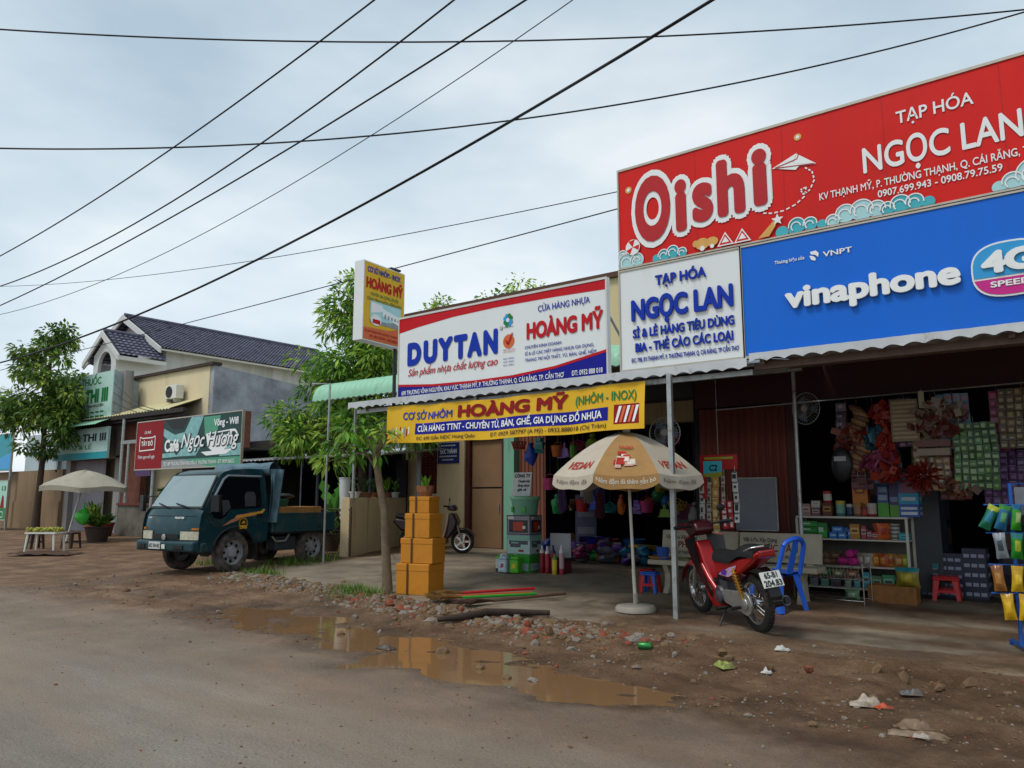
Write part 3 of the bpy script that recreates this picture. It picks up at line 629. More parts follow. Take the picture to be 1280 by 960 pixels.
a.text('CHUYÊN KINH DOANH:', -6.09, -5.49, 3.385, .042, LBLU, 3, .012).text('SỈ & LẺ CÁC MẶT HÀNG NHỰA GIA DỤNG,', -6.09, -5.0, 3.298, .042, LBLU, 3, .012).text('TRANG TRÍ NỘI THẤT, TỦ, BÀN, GHẾ, NỆM', -6.09, -4.97, 3.21, .042, LBLU, 3, .012)
a.text('HÀNG VIỆT NAM', -6.47, -6.26, 3.405, .018, LRED, 3).text('CHẤT LƯỢNG CAO', -6.47, -6.26, 3.375, .018, LRED, 3)
for i in range(3): a.text('ISO 9001', -6.46, -6.28, 3.28-.045*i, .02, LBLU, 3)
a.text('690 TRƯƠNG VĨNH NGUYÊN, KHU VỰC THẠNH MỸ, P. THƯỜNG THẠNH, Q. CÁI RĂNG, TP. CẦN THƠ', -8.44, -5.46, 2.945, .062, LWHT, 3, .015).text('ĐT: 0932 888 018', -5.34, -4.88, 2.95, .062, LWHT, 3, .015)
a.build('lettering', db)
m_ = MB()
for x_ in (-8.3,-6.7,-5.0): m_.tube([(x_, Y0+.09, 2.9),(x_, Y0+.09, 4.12)], .02, 6); m_.tube([(x_, Y0+.1, 4.0),(x_, Y0+1.2, 3.1)], .018, 6)
part('support_frame', m_, STEEL, db)
# yellow banner hanging under the awning
yb = thing('yellow_banner', 'sagging yellow vinyl banner with maroon and navy lettering hung under the awning edge', 'banner', (-6.45, 8.14, 2.5))
def bcurve(p):
    u = (p.x+8.68)/4.42; k = (2.78-p.z)/.57
    return Vector((p.x, 8.13-.035*k+.018*math.sin(u*17+k*1.5)*k+.010*math.sin(u*41+2*k)-.02*math.sin(PI*u)*k, p.z-.035*math.sin(PI*u)*(1-k*.3)+.006*math.sin(u*23)))
m_ = MB(); m_.grid(lambda u, v: bcurve(Vector((-8.68+4.42*u, 0, 2.21+.57*v))), 90, 10); m_.grid(lambda u, v: bcurve(Vector((-8.68+4.42*u, 0, 2.21+.57*v)))+Vector((0,.004,0)), 90, 10)
part('sheet', m_, YEL, yb, smooth=60)
a = Art((0, 0, 0), curve=bcurve)
a.rect(-8.05,-4.76,2.335,2.50,NAVY,1)
a.text('CƠ SỞ NHÔM', -8.31, -7.32, 2.56, .105, LBLU, 3, .02).text('HOÀNG MỸ', -7.22, -5.34, 2.555, .155, MAR, 3, .05).text('(NHÔM - INOX)', -5.24, -4.37, 2.575, .11, LGRN, 3, .02)
a.text('CỬA HÀNG TTNT - CHUYÊN TỦ, BÀN, GHẾ, GIA DỤNG ĐỒ NHỰA', -7.99, -4.84, 2.375, .085, LWHT, 3, .025)
a.text('ĐC: 690 Gần NDC Hoàng Quân', -8.0, -6.88, 2.25, .05, LBLK, 3, .005).text('ĐT: 0929 587797 (A Mỹ) - 0932.888018 (Chị Trâm)', -6.6, -4.78, 2.25, .055, LBLK, 3, .005)
a.build('lettering', yb)
a = Art((0, 0, 0), curve=bcurve)
for i in range(9): a.rect(-8.55+.046*i, -8.53+.046*i, 2.28+.03*(i % 3), 2.45-.03*(i % 2), (GREY, MAR, LWHT)[i % 3], 1+.1*i)
a.rect(-4.68,-4.33,2.28,2.52,MAR,1)
for i in range(5): a.poly([(-4.66+.06*i,2.30),(-4.63+.06*i,2.30),(-4.57+.06*i,2.50),(-4.61+.06*i,2.50)], (LWHT, ORNG)[i % 2], 2)
a.build('printed_pictures', yb)
# projecting light box
lb = thing('light_box_sign', 'tall yellow light box sign jutting over the awning with pale side face', 'sign', (-9.0, 8.3, 3.8))
lo = Vector((-9.0, 7.86, 0)); lu = Vector((-.10, .995, 0)).normalized(); ln = lu.cross(Z_)
m_ = MB(); c_ = [lo, lo+lu*1.0, lo+lu*1.0-ln*.2, lo-ln*.2]; m_.prism([(p.x, p.y) for p in c_], 3.84, 5.13, 'z'); part('case', m_, WHT, lb, bevel=.006)
a = Art(lo, lu, (0,0,1))
a.rect(.02,.98,3.86,5.11,YEL,1).poly([(.02,3.86),(.98,3.86),(.98,4.17),(.60,4.08),(.02,4.05)], ORNG, 2)
a.rect(.16,.9,4.14,4.5,PALE,2.2).poly([(.16,4.14),(.9,4.14),(.9,4.26),(.55,4.2),(.16,4.2)], GREY, 2.5).poly([(.18,4.3),(.45,4.36),(.45,4.46),(.18,4.48)], LWHT, 2.7).poly([(.45,4.3),(.88,4.2),(.88,4.34),(.45,4.42)], LWHT, 2.8)
for i in range(5): a.rect(.5+.08*i,.54+.08*i,4.26,4.33-.008*i,GREY,3.1)
a.disc(.30,4.2,.13,LWHT,3.3,.09).rect(.22,.40,4.14,4.21,LRED,3.6).build('printed_pictures', lb)
a = Art(lo, lu, (0,0,1))
a.text('CƠ SỞ NHÔM - INOX', .08, .88, 4.955, .085, LBLU, 3, .03).text('HOÀNG MỸ', .06, .94, 4.70, .155, LRED, 3, .05).text('CHUYÊN GIA CÔNG LẮP ĐẶT', .16, .84, 4.585, .05, LGRN, 3, .015).text('CÔNG TRÌNH NHÔM, KIẾNG, INOX', .08, .92, 4.50, .048, LGRN, 3.5, .015)
a.text('ĐC: 690 TRƯƠNG VĨNH NGUYÊN, P. THƯỜNG THẠNH', .05,.95,3.98,.035,LRED,4).text('ĐT: 0929.587797 - 0932.888018', .16,.86,3.90,.045,LRED,4,.01).build('lettering', lb)
m_ = MB(); m_.tube([tuple(lo+lu*.9-ln*.1+Z_*3.84), tuple(lo+lu*.9-ln*.1+Z_*2.9)], .03, 8); m_.tube([tuple(lo+lu*.97-ln*.1+Z_*4.6), tuple(lo+lu*1.7+Z_*3.4)], .02, 6); m_.box(-9.14,-9.06,8.5,8.72,5.135,5.165); part('bracket', m_, DKSTEEL, lb)
# blue enamel plate on the cream house
bp_ = thing('blue_plate', 'small blue name plate on the cream wall beside the pierced vent', 'sign', (-13.4, 14.92, 2.65))
board(-13.98, -13.2, 2.28, 2.82, 14.93, .015, M('enamel_blue','#1b2a6e',.4,0,.04), bp_)
a = Art((0, 14.93, 0)); a.text('ĐỨC THÀNH', -13.88,-13.3,2.54,.11,LWHT,3,.03)
for x0,x1,z in [(-13.85,-13.33,2.73),(-13.9,-13.28,2.45),(-13.8,-13.4,2.36)]:
    for i in range(9): a.rect(x0+(x1-x0)*i/9, x0+(x1-x0)*(i+.6)/9, z, z+.035, LWHT, 3)
a.build('lettering', bp_)
# ------------------------------------------------------------ left side of the street: house, cafe, pharmacy, shed
TILE = bpy.data.materials.new('violet_roof_tile'); TILE.use_nodes = True
def tile_mat():
    t = TILE.node_tree; b = t.nodes['Principled BSDF']; b.inputs['Roughness'].default_value = .5
    n_ = t.nodes.new('ShaderNodeTexNoise'); n_.inputs['Scale'].default_value = 3; n_.inputs['Detail'].default_value = 6
    r_ = t.nodes.new('ShaderNodeValToRGB'); r_.color_ramp.elements[0].position = .35; r_.color_ramp.elements[1].position = .7
    r_.color_ramp.elements[0].color = hx('#464658')+(1,); r_.color_ramp.elements[1].color = hx('#65657a')+(1,)
    g_ = t.nodes.new('ShaderNodeNewGeometry'); t.links.new(g_.outputs['Position'], n_.inputs[0]); t.links.new(n_.outputs[0], r_.inputs[0]); t.links.new(r_.outputs[0], b.inputs['Base Color'])
tile_mat()
def tiled(mb, ridge0, ridge1, eave0, eave1, rows, cols, mi=0):
    """real stepped, waved tile surface between a ridge and an eave"""
    r0, r1, e0, e1 = map(Vector, (ridge0, ridge1, eave0, eave1)); nrm_ = (r1-r0).cross(e0-r0).normalized()
    if nrm_.z < 0: nrm_ = -nrm_
    per = 4; nu = cols*per; vs = []; fs = []
    for j in range(rows):
        for k, v in enumerate((j/rows, (j+1)/rows)):
            for i in range(nu+1):
                u = i/nu; p = (r0.lerp(r1, u)).lerp(e0.lerp(e1, u), v)
                vs.append(p+nrm_*(.025*math.cos(2*PI*i/per)+(.0 if k == 0 else .055)))
        o = j*2*(nu+1); fs += [(o+i, o+i+1, o+nu+1+i+1, o+nu+1+i) for i in range(nu)]
        if j: fs += [(o-(nu+1)+i, o-(nu+1)+i+1, o+i+1, o+i) for i in range(nu)]
    mb.add(vs, fs, mi); return mb
HW = M('house_white', '#b9bbb8', .8, 0, .06, 1.5, dirt='#8d8a80', dscale=1.2, dpos=(.5, .8), streak=True)
TRIM = M('house_trim', '#c9cbc9', .7, 0, .04)
vh = thing('tiled_house', 'white two storey house with violet tiled gable roof behind the cream annexe', 'house', (-38, 18, 0))
RX, RZ, EZ, Yf, Yb = -38.5, 10.45, 8.35, 18., 30.
m_ = MB(); m_.prism([(-41.9,.1),(-35.1,.1),(-35.1,8.45),(-38.5,10.25),(-41.9,8.45)], Yf+.5, Yb, 'y'); part('wall', m_, HW, vh)
m_ = MB(); tiled(m_, (RX,Yf,RZ), (RX,Yb,RZ), (-34.6,Yf,EZ), (-34.6,Yb,EZ), 21, 64); tiled(m_, (RX,Yf,RZ), (RX,Yb,RZ), (-42.4,Yf,EZ), (-42.4,Yb,EZ), 15, 46)
m_.tube([(RX,Yf,RZ+.06),(RX,Yb,RZ+.06)], .1, 8); rf = part('roof', m_, TILE, vh)
m_ = MB()
for sx in (-1, 1): m_.prism([(RX,RZ-.28),(RX,RZ+.02),(RX+sx*3.95,EZ+.02),(RX+sx*3.95,EZ-.25)], Yf-.12, Yf-.03, 'y')
m_.box(-34.72,-34.64,Yf,Yb,EZ-.10,EZ-.03); part('barge_board', m_, TRIM, vh)
m_ = MB(); tiled(m_, (-36.1,16,9.0), (-36.1,18.2,9.0), (-34.4,16,7.72), (-34.4,18.2,7.72), 8, 9); tiled(m_, (-36.1,16,9.0), (-36.1,18.2,9.0), (-37.8,16,7.72), (-37.8,18.2,7.72), 8, 9); m_.tube([(-36.1,16,9.05),(-36.1,18.2,9.05)], .09, 8); part('porch_roof', m_, TILE, vh)
m_ = MB()
for sx in (-1, 1): m_.prism([(-36.1,8.72),(-36.1,9.0),(-36.1+sx*1.75,7.70),(-36.1+sx*1.75,7.44)], 15.9, 15.98, 'y')
m_.box(-34.55,-34.43,16,18.2,7.5,7.68)
# arched porch front
ar = [(-35.0,6.6),(-35.0,7.95),(-36.1,8.75),(-37.2,7.95),(-37.2,6.6),(-36.75,6.6)]+[(-36.1-.65*math.cos(PI*i/10), 7.35+.72*math.sin(PI*i/10)) for i in range(11)]+[(-35.45,6.6)]
m_.prism(ar, 16.15, 16.3, 'y'); m_.box(-35.12,-35.0,16.3,18.5,5,7.6); m_.box(-37.2,-37.08,16.3,18.5,5,7.6); m_.box(-37.3,-34.9,16.1,18.5,6.35,6.55); part('porch_front', m_, TRIM, vh)
m_ = MB(); m_.box(-37.3,-34.9,16.2,18.4,3,6.3); part('lower_wall', m_, HW, vh)
# grey and cream annexe
an = thing('cream_annexe', 'flat roofed annexe with cream front and bare grey cement side wall', 'building', (-26.5, 14, 0))
CEM = M('bare_cement', '#a3a6ab', .85, 0, .2, 2.2, bump=.3, bscale=30, dirt='#6f7278', dscale=.9, dpos=(.42,.72))
m_ = MB(); m_.prism([(14.02,.05),(30,.05),(30,4.45),(14.02,5.80)], -23.6, -23.38, 'x'); m_.box(-30,-23.6,29.8,30,.05,4.2); part('cement_wall', m_, CEM, an)
m_ = MB(); m_.box(-34.2,-23.6,14.0,14.2,.05,5.8); m_.box(-34.2,-23.6,14.2,29.8,4.1,4.2); part('wall', m_, M('annexe_cream','#d8caa6',.8,0,.07,1.5,dirt='#93815c',dscale=1.5,dpos=(.55,.85),streak=True), an)
m_ = MB(); m_.box(-34.3,-23.3,13.9,14.25,5.802,5.9); part('coping', m_, M('coping_dark','#3d302a',.8), an)
m_ = MB(); corrugated(m_, -30.6, -24.0, 12.9, 14.0, 4.28, 4.72, .2, .02); part('awning_sheet', m_, M('yellow_sheet','#cdc494',.5,.1,.1,3), an, smooth=60)
m_ = MB(); m_.box(-30.6,-23.0,12.80,12.92,4.10,4.24); m_.box(-30.0,-23.4,12.9,13.9,4.0,4.06); part('fascia', m_, M('fascia_dark','#2e2a29',.7), an)
BRK = M('raw_brick', '#6b3f31', .85, 0, .3, 7, bump=.4, bscale=25, dirt='#4a2c24', dscale=3, dpos=(.5,.75))
m_ = MB(); m_.box(-30,-20.5,13.4,13.6,2.9,4.0); m_.box(-28.0,-26.6,13.4,13.6,.1,2.9); part('brick_wall', m_, BRK, an)
m_ = MB(); m_.box(-26.6,-20.5,15.4,15.5,.1,3.3); m_.box(-26.6,-20.5,13.6,15.5,2.86,2.9); part('cafe_interior', m_, M('cafe_dark','#3a3530',.85), an)
part('front_post', MB().tube([(-26.9,12.85,.1),(-26.9,12.85,4.1)], .06, 8), STEEL, an); part('front_post', MB().tube([(-26.45,12.85,.1),(-26.45,12.85,3.22)], .05, 8), STEEL, an); part('front_beam', MB().box(-26.95,-21.9,12.8,12.9,3.22,3.34), STEEL, an)
ac = thing('air_conditioner', 'white air conditioner unit perched on the yellow awning of the annexe', 'air conditioner', (-25.3, 13.75, 4.72))
m_ = MB(); m_.box(-.40,.32,-.15,.14,.05,.52); m_.build('case', WHITEP, ac, bevel=.02); m_ = MB(); m_.lathe([(.19,0),(.20,.02),(.18,.03),(.05,.02),(0,.03)], (-.12,-.155,.285), 20, (R(90),0,0)); m_.build('fan_guard', DKSTEEL, ac); m_ = MB(); m_.box(-.3,-.24,-.14,.13,-.06,.05); m_.box(.16,.22,-.14,.13,-.06,.05); m_.build('bracket', STEEL, ac)
# low wall below the cafe front and brick counter
cw_ = thing('cafe_counter', 'mossy grey low wall in front of the cafe with plants on it', 'wall', (-24, 12.6, 0)); m_ = MB(); m_.box(-26.2,-19.5,12.5,12.65,.05,1.15); part('wall', m_, M('mossy_cement','#6b665c',.9,0,.2,2,bump=.3,bscale=20,dirt='#35382a',dscale=1.5,dpos=(.5,.75)), cw_); m_ = MB(); m_.box(-26.2,-19.5,12.45,12.7,1.152,1.22); part('coping', m_, M('coping_red','#6a2f2a',.8), cw_)
# pharmacy
ph = thing('pharmacy_building', 'narrow pharmacy building with pale green sign boards and grey shutter front', 'building', (-31, 13.4, 0))
m_ = MB(); m_.box(-32.3,-31.9,13.3,13.6,.1,2.9); m_.box(-28.3,-28.0,13.3,13.6,.1,2.9); m_.box(-32.3,-28.0,13.3,13.6,2.82,6.0); part('wall', m_, M('pharmacy_wall','#8f8b88',.8,0,.1,2,streak=True,dirt='#5d5854'), ph)
m_ = MB(); ribbed(m_, -31.9, -29.4, 13.5, .1, 2.8, .12, .03); part('shutter', m_, M('grey_shutter','#8e8a92',.6,.1,.1,3,streak=True), ph)
m_ = MB(); m_.box(-29.4,-28.3,13.6,14.9,.1,.12); m_.box(-29.4,-28.3,14.9,15,.1,2.8); part('doorway', m_, M('doorway_dark','#221d1c',.8), ph)
m_ = MB(); m_.grid(lambda u, v: (-33.6+5.8*u, 12.3+.9*v, 3.95+.28*math.sin(v*PI*.5)+.012*math.cos(2*PI*5.8*u/.2)), 120, 6); part('awning_sheet', m_, GREENR, ph, smooth=60)
ps = thing('pharmacy_sign', 'tall pale mint pharmacy sign with green serif lettering behind the street tree', 'sign', (-31, 13, 4))
PM = M('mint_board','#b8dad0',.5,0,.08,1.5,dirt='#7da79c',dscale=1.5,dpos=(.5,.8))
board(-33.8,-28.25,4.2,6.0,13.0,.1,PM,ps)
m_ = MB(); m_.prism([(13.0,4.1),(13.9,4.1),(13.9,5.6),(13.0,6.0)], -28.24,-28.16,'x'); part('side_panel', m_, M('side_zinc','#8f9ba0',.5,.3,.2,3), ps)
a = Art((0,13.0,0)); a.text('NHÀ THUỐC', -31.9,-29.2,5.58,.26,LGRN,3,.02).text('BẢO THI III', -32.0,-28.6,4.92,.46,LGRN,3,.05).text('ĐC: TRƯƠNG VĨNH NGUYÊN', -31.6,-28.9,4.72,.10,LBLK,3,.01)
for i in range(7): a.rect(-31.4+.38*i,-31.12+.38*i,4.5,4.56,LGRN,3).rect(-31.4+.38*i,-31.1+.38*i,4.34,4.40,LGRN,3)
a.build('lettering', ps)
p2_ = thing('pharmacy_fascia_sign', 'pale fascia sign with dark lettering and teal foot band above the pharmacy shutter', 'sign', (-30.2, 12.7, 2.8))
board(-32.2,-27.8,2.78,3.9,12.75,.08,M('fascia_board','#a9c7c1',.5,0,.06),p2_)
a = Art((0,12.75,0)); a.rect(-32.2,-27.8,2.78,3.02,TEAL,1).text('BẢO THI III', -31.4,-27.95,3.42,.26,LBLK,3,.03).text('SỈ & LẺ', -30.6,-29.0,3.14,.15,LGRN,3,.01); a.build('lettering', p2_)
# far left wall, blue sheet and small signs
lw = thing('boundary_wall', 'long weathered tan wall behind the street tree', 'wall', (-38, 13.2, 0)); m_ = MB(); m_.box(-52,-32.3,13.2,13.4,.05,2.5); m_.box(-52,-32.3,13.14,13.2,.05,1.25); part('wall', m_, M('tan_wall','#8a7358',.85,0,.12,1.2,bump=.2,bscale=20,dirt='#5b4a38',dscale=1,dpos=(.5,.8),streak=True), lw)
bl = thing('sheet_fence', 'pale blue and white sheet metal fence above the tan wall', 'fence', (-38, 13.3, 2.5)); m_ = MB(); ribbed(m_, -36.4,-32.4,13.35,2.5,4.0,.25,.02); part('sheet', m_, M('white_sheet','#b7c6cc',.5,.1,.06), bl); m_ = MB(); m_.box(-36.5,-32.4,13.28,13.33,3.2,3.26); m_.box(-33.0,-32.85,13.2,13.3,2.4,4.0); part('rail', m_, STEEL, bl)
ts = thing('teal_billboard', 'teal banner board on posts at the far left edge', 'sign', (-38, 12.9, 2.5)); board(-42,-36.7,2.55,4.1,12.9,.06,TEAL,ts,SIGNFR); a = Art((0,12.9,0)); a.poly([(-42,2.6),(-36.75,2.6),(-36.75,3.3),(-39,2.9)], SKYB, 1).build('printed_art', ts); [part('post', MB().tube([(x_,12.95,.1),(x_,12.95,2.6)], .06, 6), STEEL, ts) for x_ in (-36.75,-41)]
gs2 = thing('green_notice_board', 'pale green notice board with number and plant print at the left edge', 'sign', (-34.5, 11.9, 0)); board(-36.2,-33.9,.55,2.05,11.9,.05,M('notice_mint','#a5d2c4',.5,0,.06),gs2,SIGNFR); a = Art((0,11.9,0)); a.rect(-36.2,-33.9,.56,1.0,LGRN,1).text('13', -34.45,-34.05,1.68,.16,LGRN,3,.03).poly([(-34.5,1.0),(-34.1,1.0),(-34.2,1.45),(-34.35,1.5)], MAR, 2); a.line([(-34.4,.65),(-34.15,.65),(-34.15,.85),(-34.4,.85)], .03, LWHT, 3).build('printed_art', gs2); [part('post', MB().tube([(x_,11.95,0),(x_,11.95,.55)], .03, 6), STEEL, gs2) for x_ in (-33.95,-36.1)]
# cafe sign on posts
cs = thing('cafe_sign', 'cafe banner sign on posts, dark red end panel and teal coffee cup picture', 'sign', (-19.6, 11, 2.2))
board(-22.2,-16.95,2.2,3.54,11.0,.05,DGRN,cs,SIGNFR)
a = Art((0,11.0,0))
a.rect(-22.2,-20.72,2.2,3.54,MAR,1); a.rect(-20.72,-16.95,2.2,2.42,PGRN,1).poly([(-20.72,2.2),(-18.4,2.2),(-19.6,2.42),(-20.72,2.42)], GREY, 1.5)
a.poly([(-20.7,3.3),(-20.1,3.1),(-19.6,3.15),(-19.3,3.54),(-18.7,3.54),(-19.0,3.0),(-19.6,2.85),(-20.4,2.95),(-20.7,3.1)], MIST, 1.5).poly([(-20.7,2.6),(-20.1,2.62),(-19.9,2.5),(-20.7,2.48)], MIST, 1.6).poly([(-18.7,3.5),(-17.9,3.5),(-18.1,2.9),(-18.6,3.0)], PGRN, 1.4).poly([(-20.0,2.5),(-19.0,2.5),(-18.7,2.8),(-19.5,2.85)], MIST, 1.7).poly([(-20.65,3.52),(-19.45,3.52),(-19.7,3.22),(-20.3,3.28)], LBLK, 1.2).poly([(-17.9,2.45),(-16.97,2.45),(-16.97,2.75),(-17.5,2.72)], MIST, 1.6)
a.poly([(-18.55,3.05),(-17.35,3.12),(-17.45,2.75),(-17.7,2.6),(-18.2,2.58),(-18.45,2.7)], LWHT, 1.8).poly([(-18.45,3.03),(-17.45,3.08),(-17.5,3.0),(-18.4,2.97)], DGRN, 2).arc(-17.3,2.92,.17,-110,110,.06,LWHT,1.9).poly([(-18.75,2.58),(-17.3,2.62),(-17.6,2.5),(-18.5,2.48)], LWHT, 2.1)
a.line([(-22.0,2.72),(-21.15,2.74),(-21.15,3.12),(-21.3,3.08),(-21.85,3.08),(-22.0,3.12),(-22.0,2.72)], .03, LWHT, 2)
a.build('printed_art', cs)
a = Art((0,11.0,0))
a.text('Café', -20.6,-19.85,2.66,.30,LWHT,3,.045).text('Ngọc Hương', -19.72,-17.03,2.72,.36,LBLK,3,.05,.30).text('Ngọc Hương', -19.74,-17.05,2.73,.36,LWHT,4,.012,.30).text('Võng - Wifi', -18.2,-17.1,3.24,.17,LWHT,3,.03)
a.text('TÂY ĐÔ', -21.9,-21.25,2.86,.12,LWHT,3,.03).text('CÀ PHÊ', -21.75,-21.4,3.2,.07,LWHT,3,.02).text('Thơm ngon mỗi ngày', -22.05,-21.1,2.5,.09,LWHT,3,.005,.3).text('ĐC: 689 TRƯƠNG VĨNH NGUYÊN, P. THƯỜNG THẠNH - ĐT: 0939 566221', -20.6,-17.2,2.27,.09,LWHT,3,.01)
a.build('lettering', cs)
[part('post', MB().tube([(x_,11.08,.1),(x_,11.08,3.5)], .05, 8), STEEL, cs) for x_ in (-21.3,-17.2)]
# dark shed with a zinc roof behind the lorry
sh = thing('zinc_shed', 'dark open shed with white edged corrugated zinc roof behind the blue lorry', 'shed', (-16.5, 14, 0))
m_ = MB(); corrugated(m_, -23.2, -15.3, 12.6, 18, 2.42, 3.0, .2, .02); corrugated(m_, -15.3, -13.5, 12.6, 14.8, 2.42, 2.65, .2, .02); fascia(m_, -23.2, -13.5, 12.58, 2.40, 2.47, .2); part('roof_sheet', m_, ZINC, sh)
m_ = MB(); m_.box(-23.2,-13.3,17.6,17.7,.05,2.9); m_.box(-15.34,-15.28,15.3,17.6,.05,2.6); m_.box(-15.3,-14.9,14.7,14.76,.1,2.4); m_.box(-23.2,-19.0,13.0,13.1,.05,2.4); part('wall', m_, M('tarred_sheet','#20222e',.8,0,.2,2,streak=True), sh)
for x_ in (-18.9,-16.2,-14.2): part('post', MB().tube([(x_,12.8,.05),(x_,12.8,2.42)], .045, 8), M('shed_post','#3a3a44',.7), sh)
# ------------------------------------------------------------ trees and plants
BARK = M('pale_bark', '#6f604c', .9, 0, .3, 9, bump=.5, bscale=40, dirt='#5a4c3b', dscale=6, dpos=(.5,.75)); BARKD = M('dark_bark', '#4a3c30', .9, 0, .3, 9, bump=.5, bscale=40)
def leafmat(nm, c, tr=.25):
    if nm in _mats: return _mats[nm]
    m = bpy.data.materials.new(nm); m.use_nodes = True; t = m.node_tree; b = t.nodes['Principled BSDF']
    b.inputs['Roughness'].default_value = .5; b.inputs['Specular IOR Level'].default_value = .35
    g_ = t.nodes.new('ShaderNodeNewGeometry'); r_ = t.nodes.new('ShaderNodeValToRGB'); e_ = r_.color_ramp.elements
    c0 = hx(c); e_[0].color = tuple(v*.55 for v in c0)+(1,); e_[1].color = tuple(v*1.5 for v in c0)+(1,)
    t.links.new(g_.outputs['Random Per Island'], r_.inputs[0]); t.links.new(r_.outputs[0], b.inputs['Base Color'])
    tr_ = t.nodes.new('ShaderNodeBsdfTranslucent'); t.links.new(r_.outputs[0], tr_.inputs[0]); mx_ = t.nodes.new('ShaderNodeMixShader'); mx_.inputs[0].default_value = tr
    t.links.new(b.outputs[0], mx_.inputs[1]); t.links.new(tr_.outputs[0], mx_.inputs[2]); t.links.new(mx_.outputs[0], t.nodes['Material Output'].inputs[0]); _mats[nm] = m; return m
def leaf(mb, p, d, ln, wd, rnd, mi=0, bend=.25):
    d = d.normalized(); s_ = d.cross(Z_); s_ = s_.normalized() if s_.length > .05 else Vector((1,0,0)); up = s_.cross(d)
    tw = rnd.uniform(-.9, .9); s_ = (s_*math.cos(tw)+up*math.sin(tw)); up = s_.cross(d)
    q1 = p+d*ln*.45-Z_*ln*bend*.25; q2 = p+d*ln*.95-Z_*ln*bend
    mb.add([p, q1+s_*wd/2+up*wd*.12, q2, q1-s_*wd/2+up*wd*.12, q1-up*wd*.05], [(0,4,1),(0,3,4),(4,2,1),(4,3,2)], mi)
def crown(mb, clumps, n, ln, wd, seed, nm=3, whorl=True, droop=.35):
    rnd = random.Random(seed)
    for c, r in clumps:
        c = Vector(c); mi = rnd.randrange(nm)
        for k in range(n):
            v = Vector((rnd.gauss(0,1), rnd.gauss(0,1), rnd.gauss(0,.8))).normalized(); rad = r*rnd.uniform(.3, 1)**.6
            p = c+Vector((v.x*rad, v.y*rad, v.z*rad*.75)); d = (v+Vector((0,0,-droop))+Vector((rnd.uniform(-.5,.5), rnd.uniform(-.5,.5), rnd.uniform(-.4,.4)))).normalized()
            leaf(mb, p, d, ln*rnd.uniform(.6,1.15), wd*rnd.uniform(.7,1.1), rnd, mi if rnd.random() < .7 else rnd.randrange(nm))
def tree(name, label, base, trunk, clumps, n, ln, wd, mats, bark, r0, seed, group=None, droop=.35, cat='tree'):
    """trunk: points from the base up; every clump gets its own limb from the nearest trunk point"""
    bv = Vector(base); t_ = thing(name, label, cat, base, 0, group)
    tp = [Vector(p) for p in trunk]; k = len(tp); mb = MB()
    mb.tube(tp, [r0*(1-.72*i/(k-1))*(1.25 if i == 0 else 1) for i in range(k)], 10)
    rnd = random.Random(seed+1)
    for c, r in clumps:
        c = Vector(c); cand = [p for p in tp if p.z < c.z-.15] or [tp[0]]; s_ = min(cand[len(cand)//3:], key=lambda p: (p-c).length) if len(cand) > 2 else cand[-1]
        mid = s_.lerp(c, .5)+Vector((rnd.uniform(-.12,.12), rnd.uniform(-.12,.12), rnd.uniform(-.05,.2)))*(c-s_).length*.5
        rr = max(.012, r0*.32*min(1, .3+.12*(c-s_).length)); mb.tube([s_, mid, c], [rr, rr*.65, rr*.25], 6)
        for j in range(3): mb.tube([c, c+Vector((rnd.uniform(-1,1), rnd.uniform(-1,1), rnd.uniform(-.5,.8)))*r*.7], [rr*.28, .004], 4)
    tr = mb.build('trunk', bark, t_, smooth=50)
    cb = MB(); crown(cb, clumps, n, ln, wd, seed, len(mats), droop=droop); cr = cb.build('crown', mats, t_)
    return t_
def clumps_in(ells, n, seed, rr=(.35,.6)):
    rnd = random.Random(seed); o = []
    for (c, r), k in zip(ells, n):
        for i in range(k):
            v = Vector((rnd.gauss(0,1), rnd.gauss(0,1), rnd.gauss(0,1))).normalized()*rnd.uniform(.45,1)
            o.append(((c[0]+v.x*r[0], c[1]+v.y*r[1], c[2]+v.z*r[2]), rnd.uniform(*rr)))
    return o
LG = [leafmat('leaf_green','#5f8030',.35), leafmat('leaf_deep','#426428',.35), leafmat('leaf_light','#8ea648',.35)]
LB = [leafmat('leaf_bright','#6c9c34',.35), leafmat('leaf_mid','#4d7e2c',.35), leafmat('leaf_lime','#9cba48',.35)]
LD = [leafmat('leaf_dark_green','#27431f'), leafmat('leaf_mid2','#35562a')]  # darker leaf greens for the potted plants and the shrub
# street tree at the left edge
cl = clumps_in([((.0,0,5.6),(1.5,1.5,2.0)),((-.3,0,4.2),(1.9,1.7,1.0)),((.1,0,7.2),(.7,.7,.6))], (40,26,8), 3, (.34,.56))
cl += [((1.5,0,4.0),.45),((1.35,.2,3.4),.4),((1.9,.1,5.0),.4),((1.7,0,5.6),.45),((-1.6,0,3.2),.4),((-.4,.2,3.0),.4),((.7,-.2,3.0),.35)]
tree('street_tree', 'tall slender street tree with open crown beside the pharmacy sign', (-31.3,12.0,.15), [(0,0,0),(.05,0,1.3),(.12,0,2.6),(.05,0,3.9),(-.15,.1,5.2),(.05,0,6.5),(.1,0,7.3)], cl, 95, .27, .11, LG, BARKD, .13, 21)
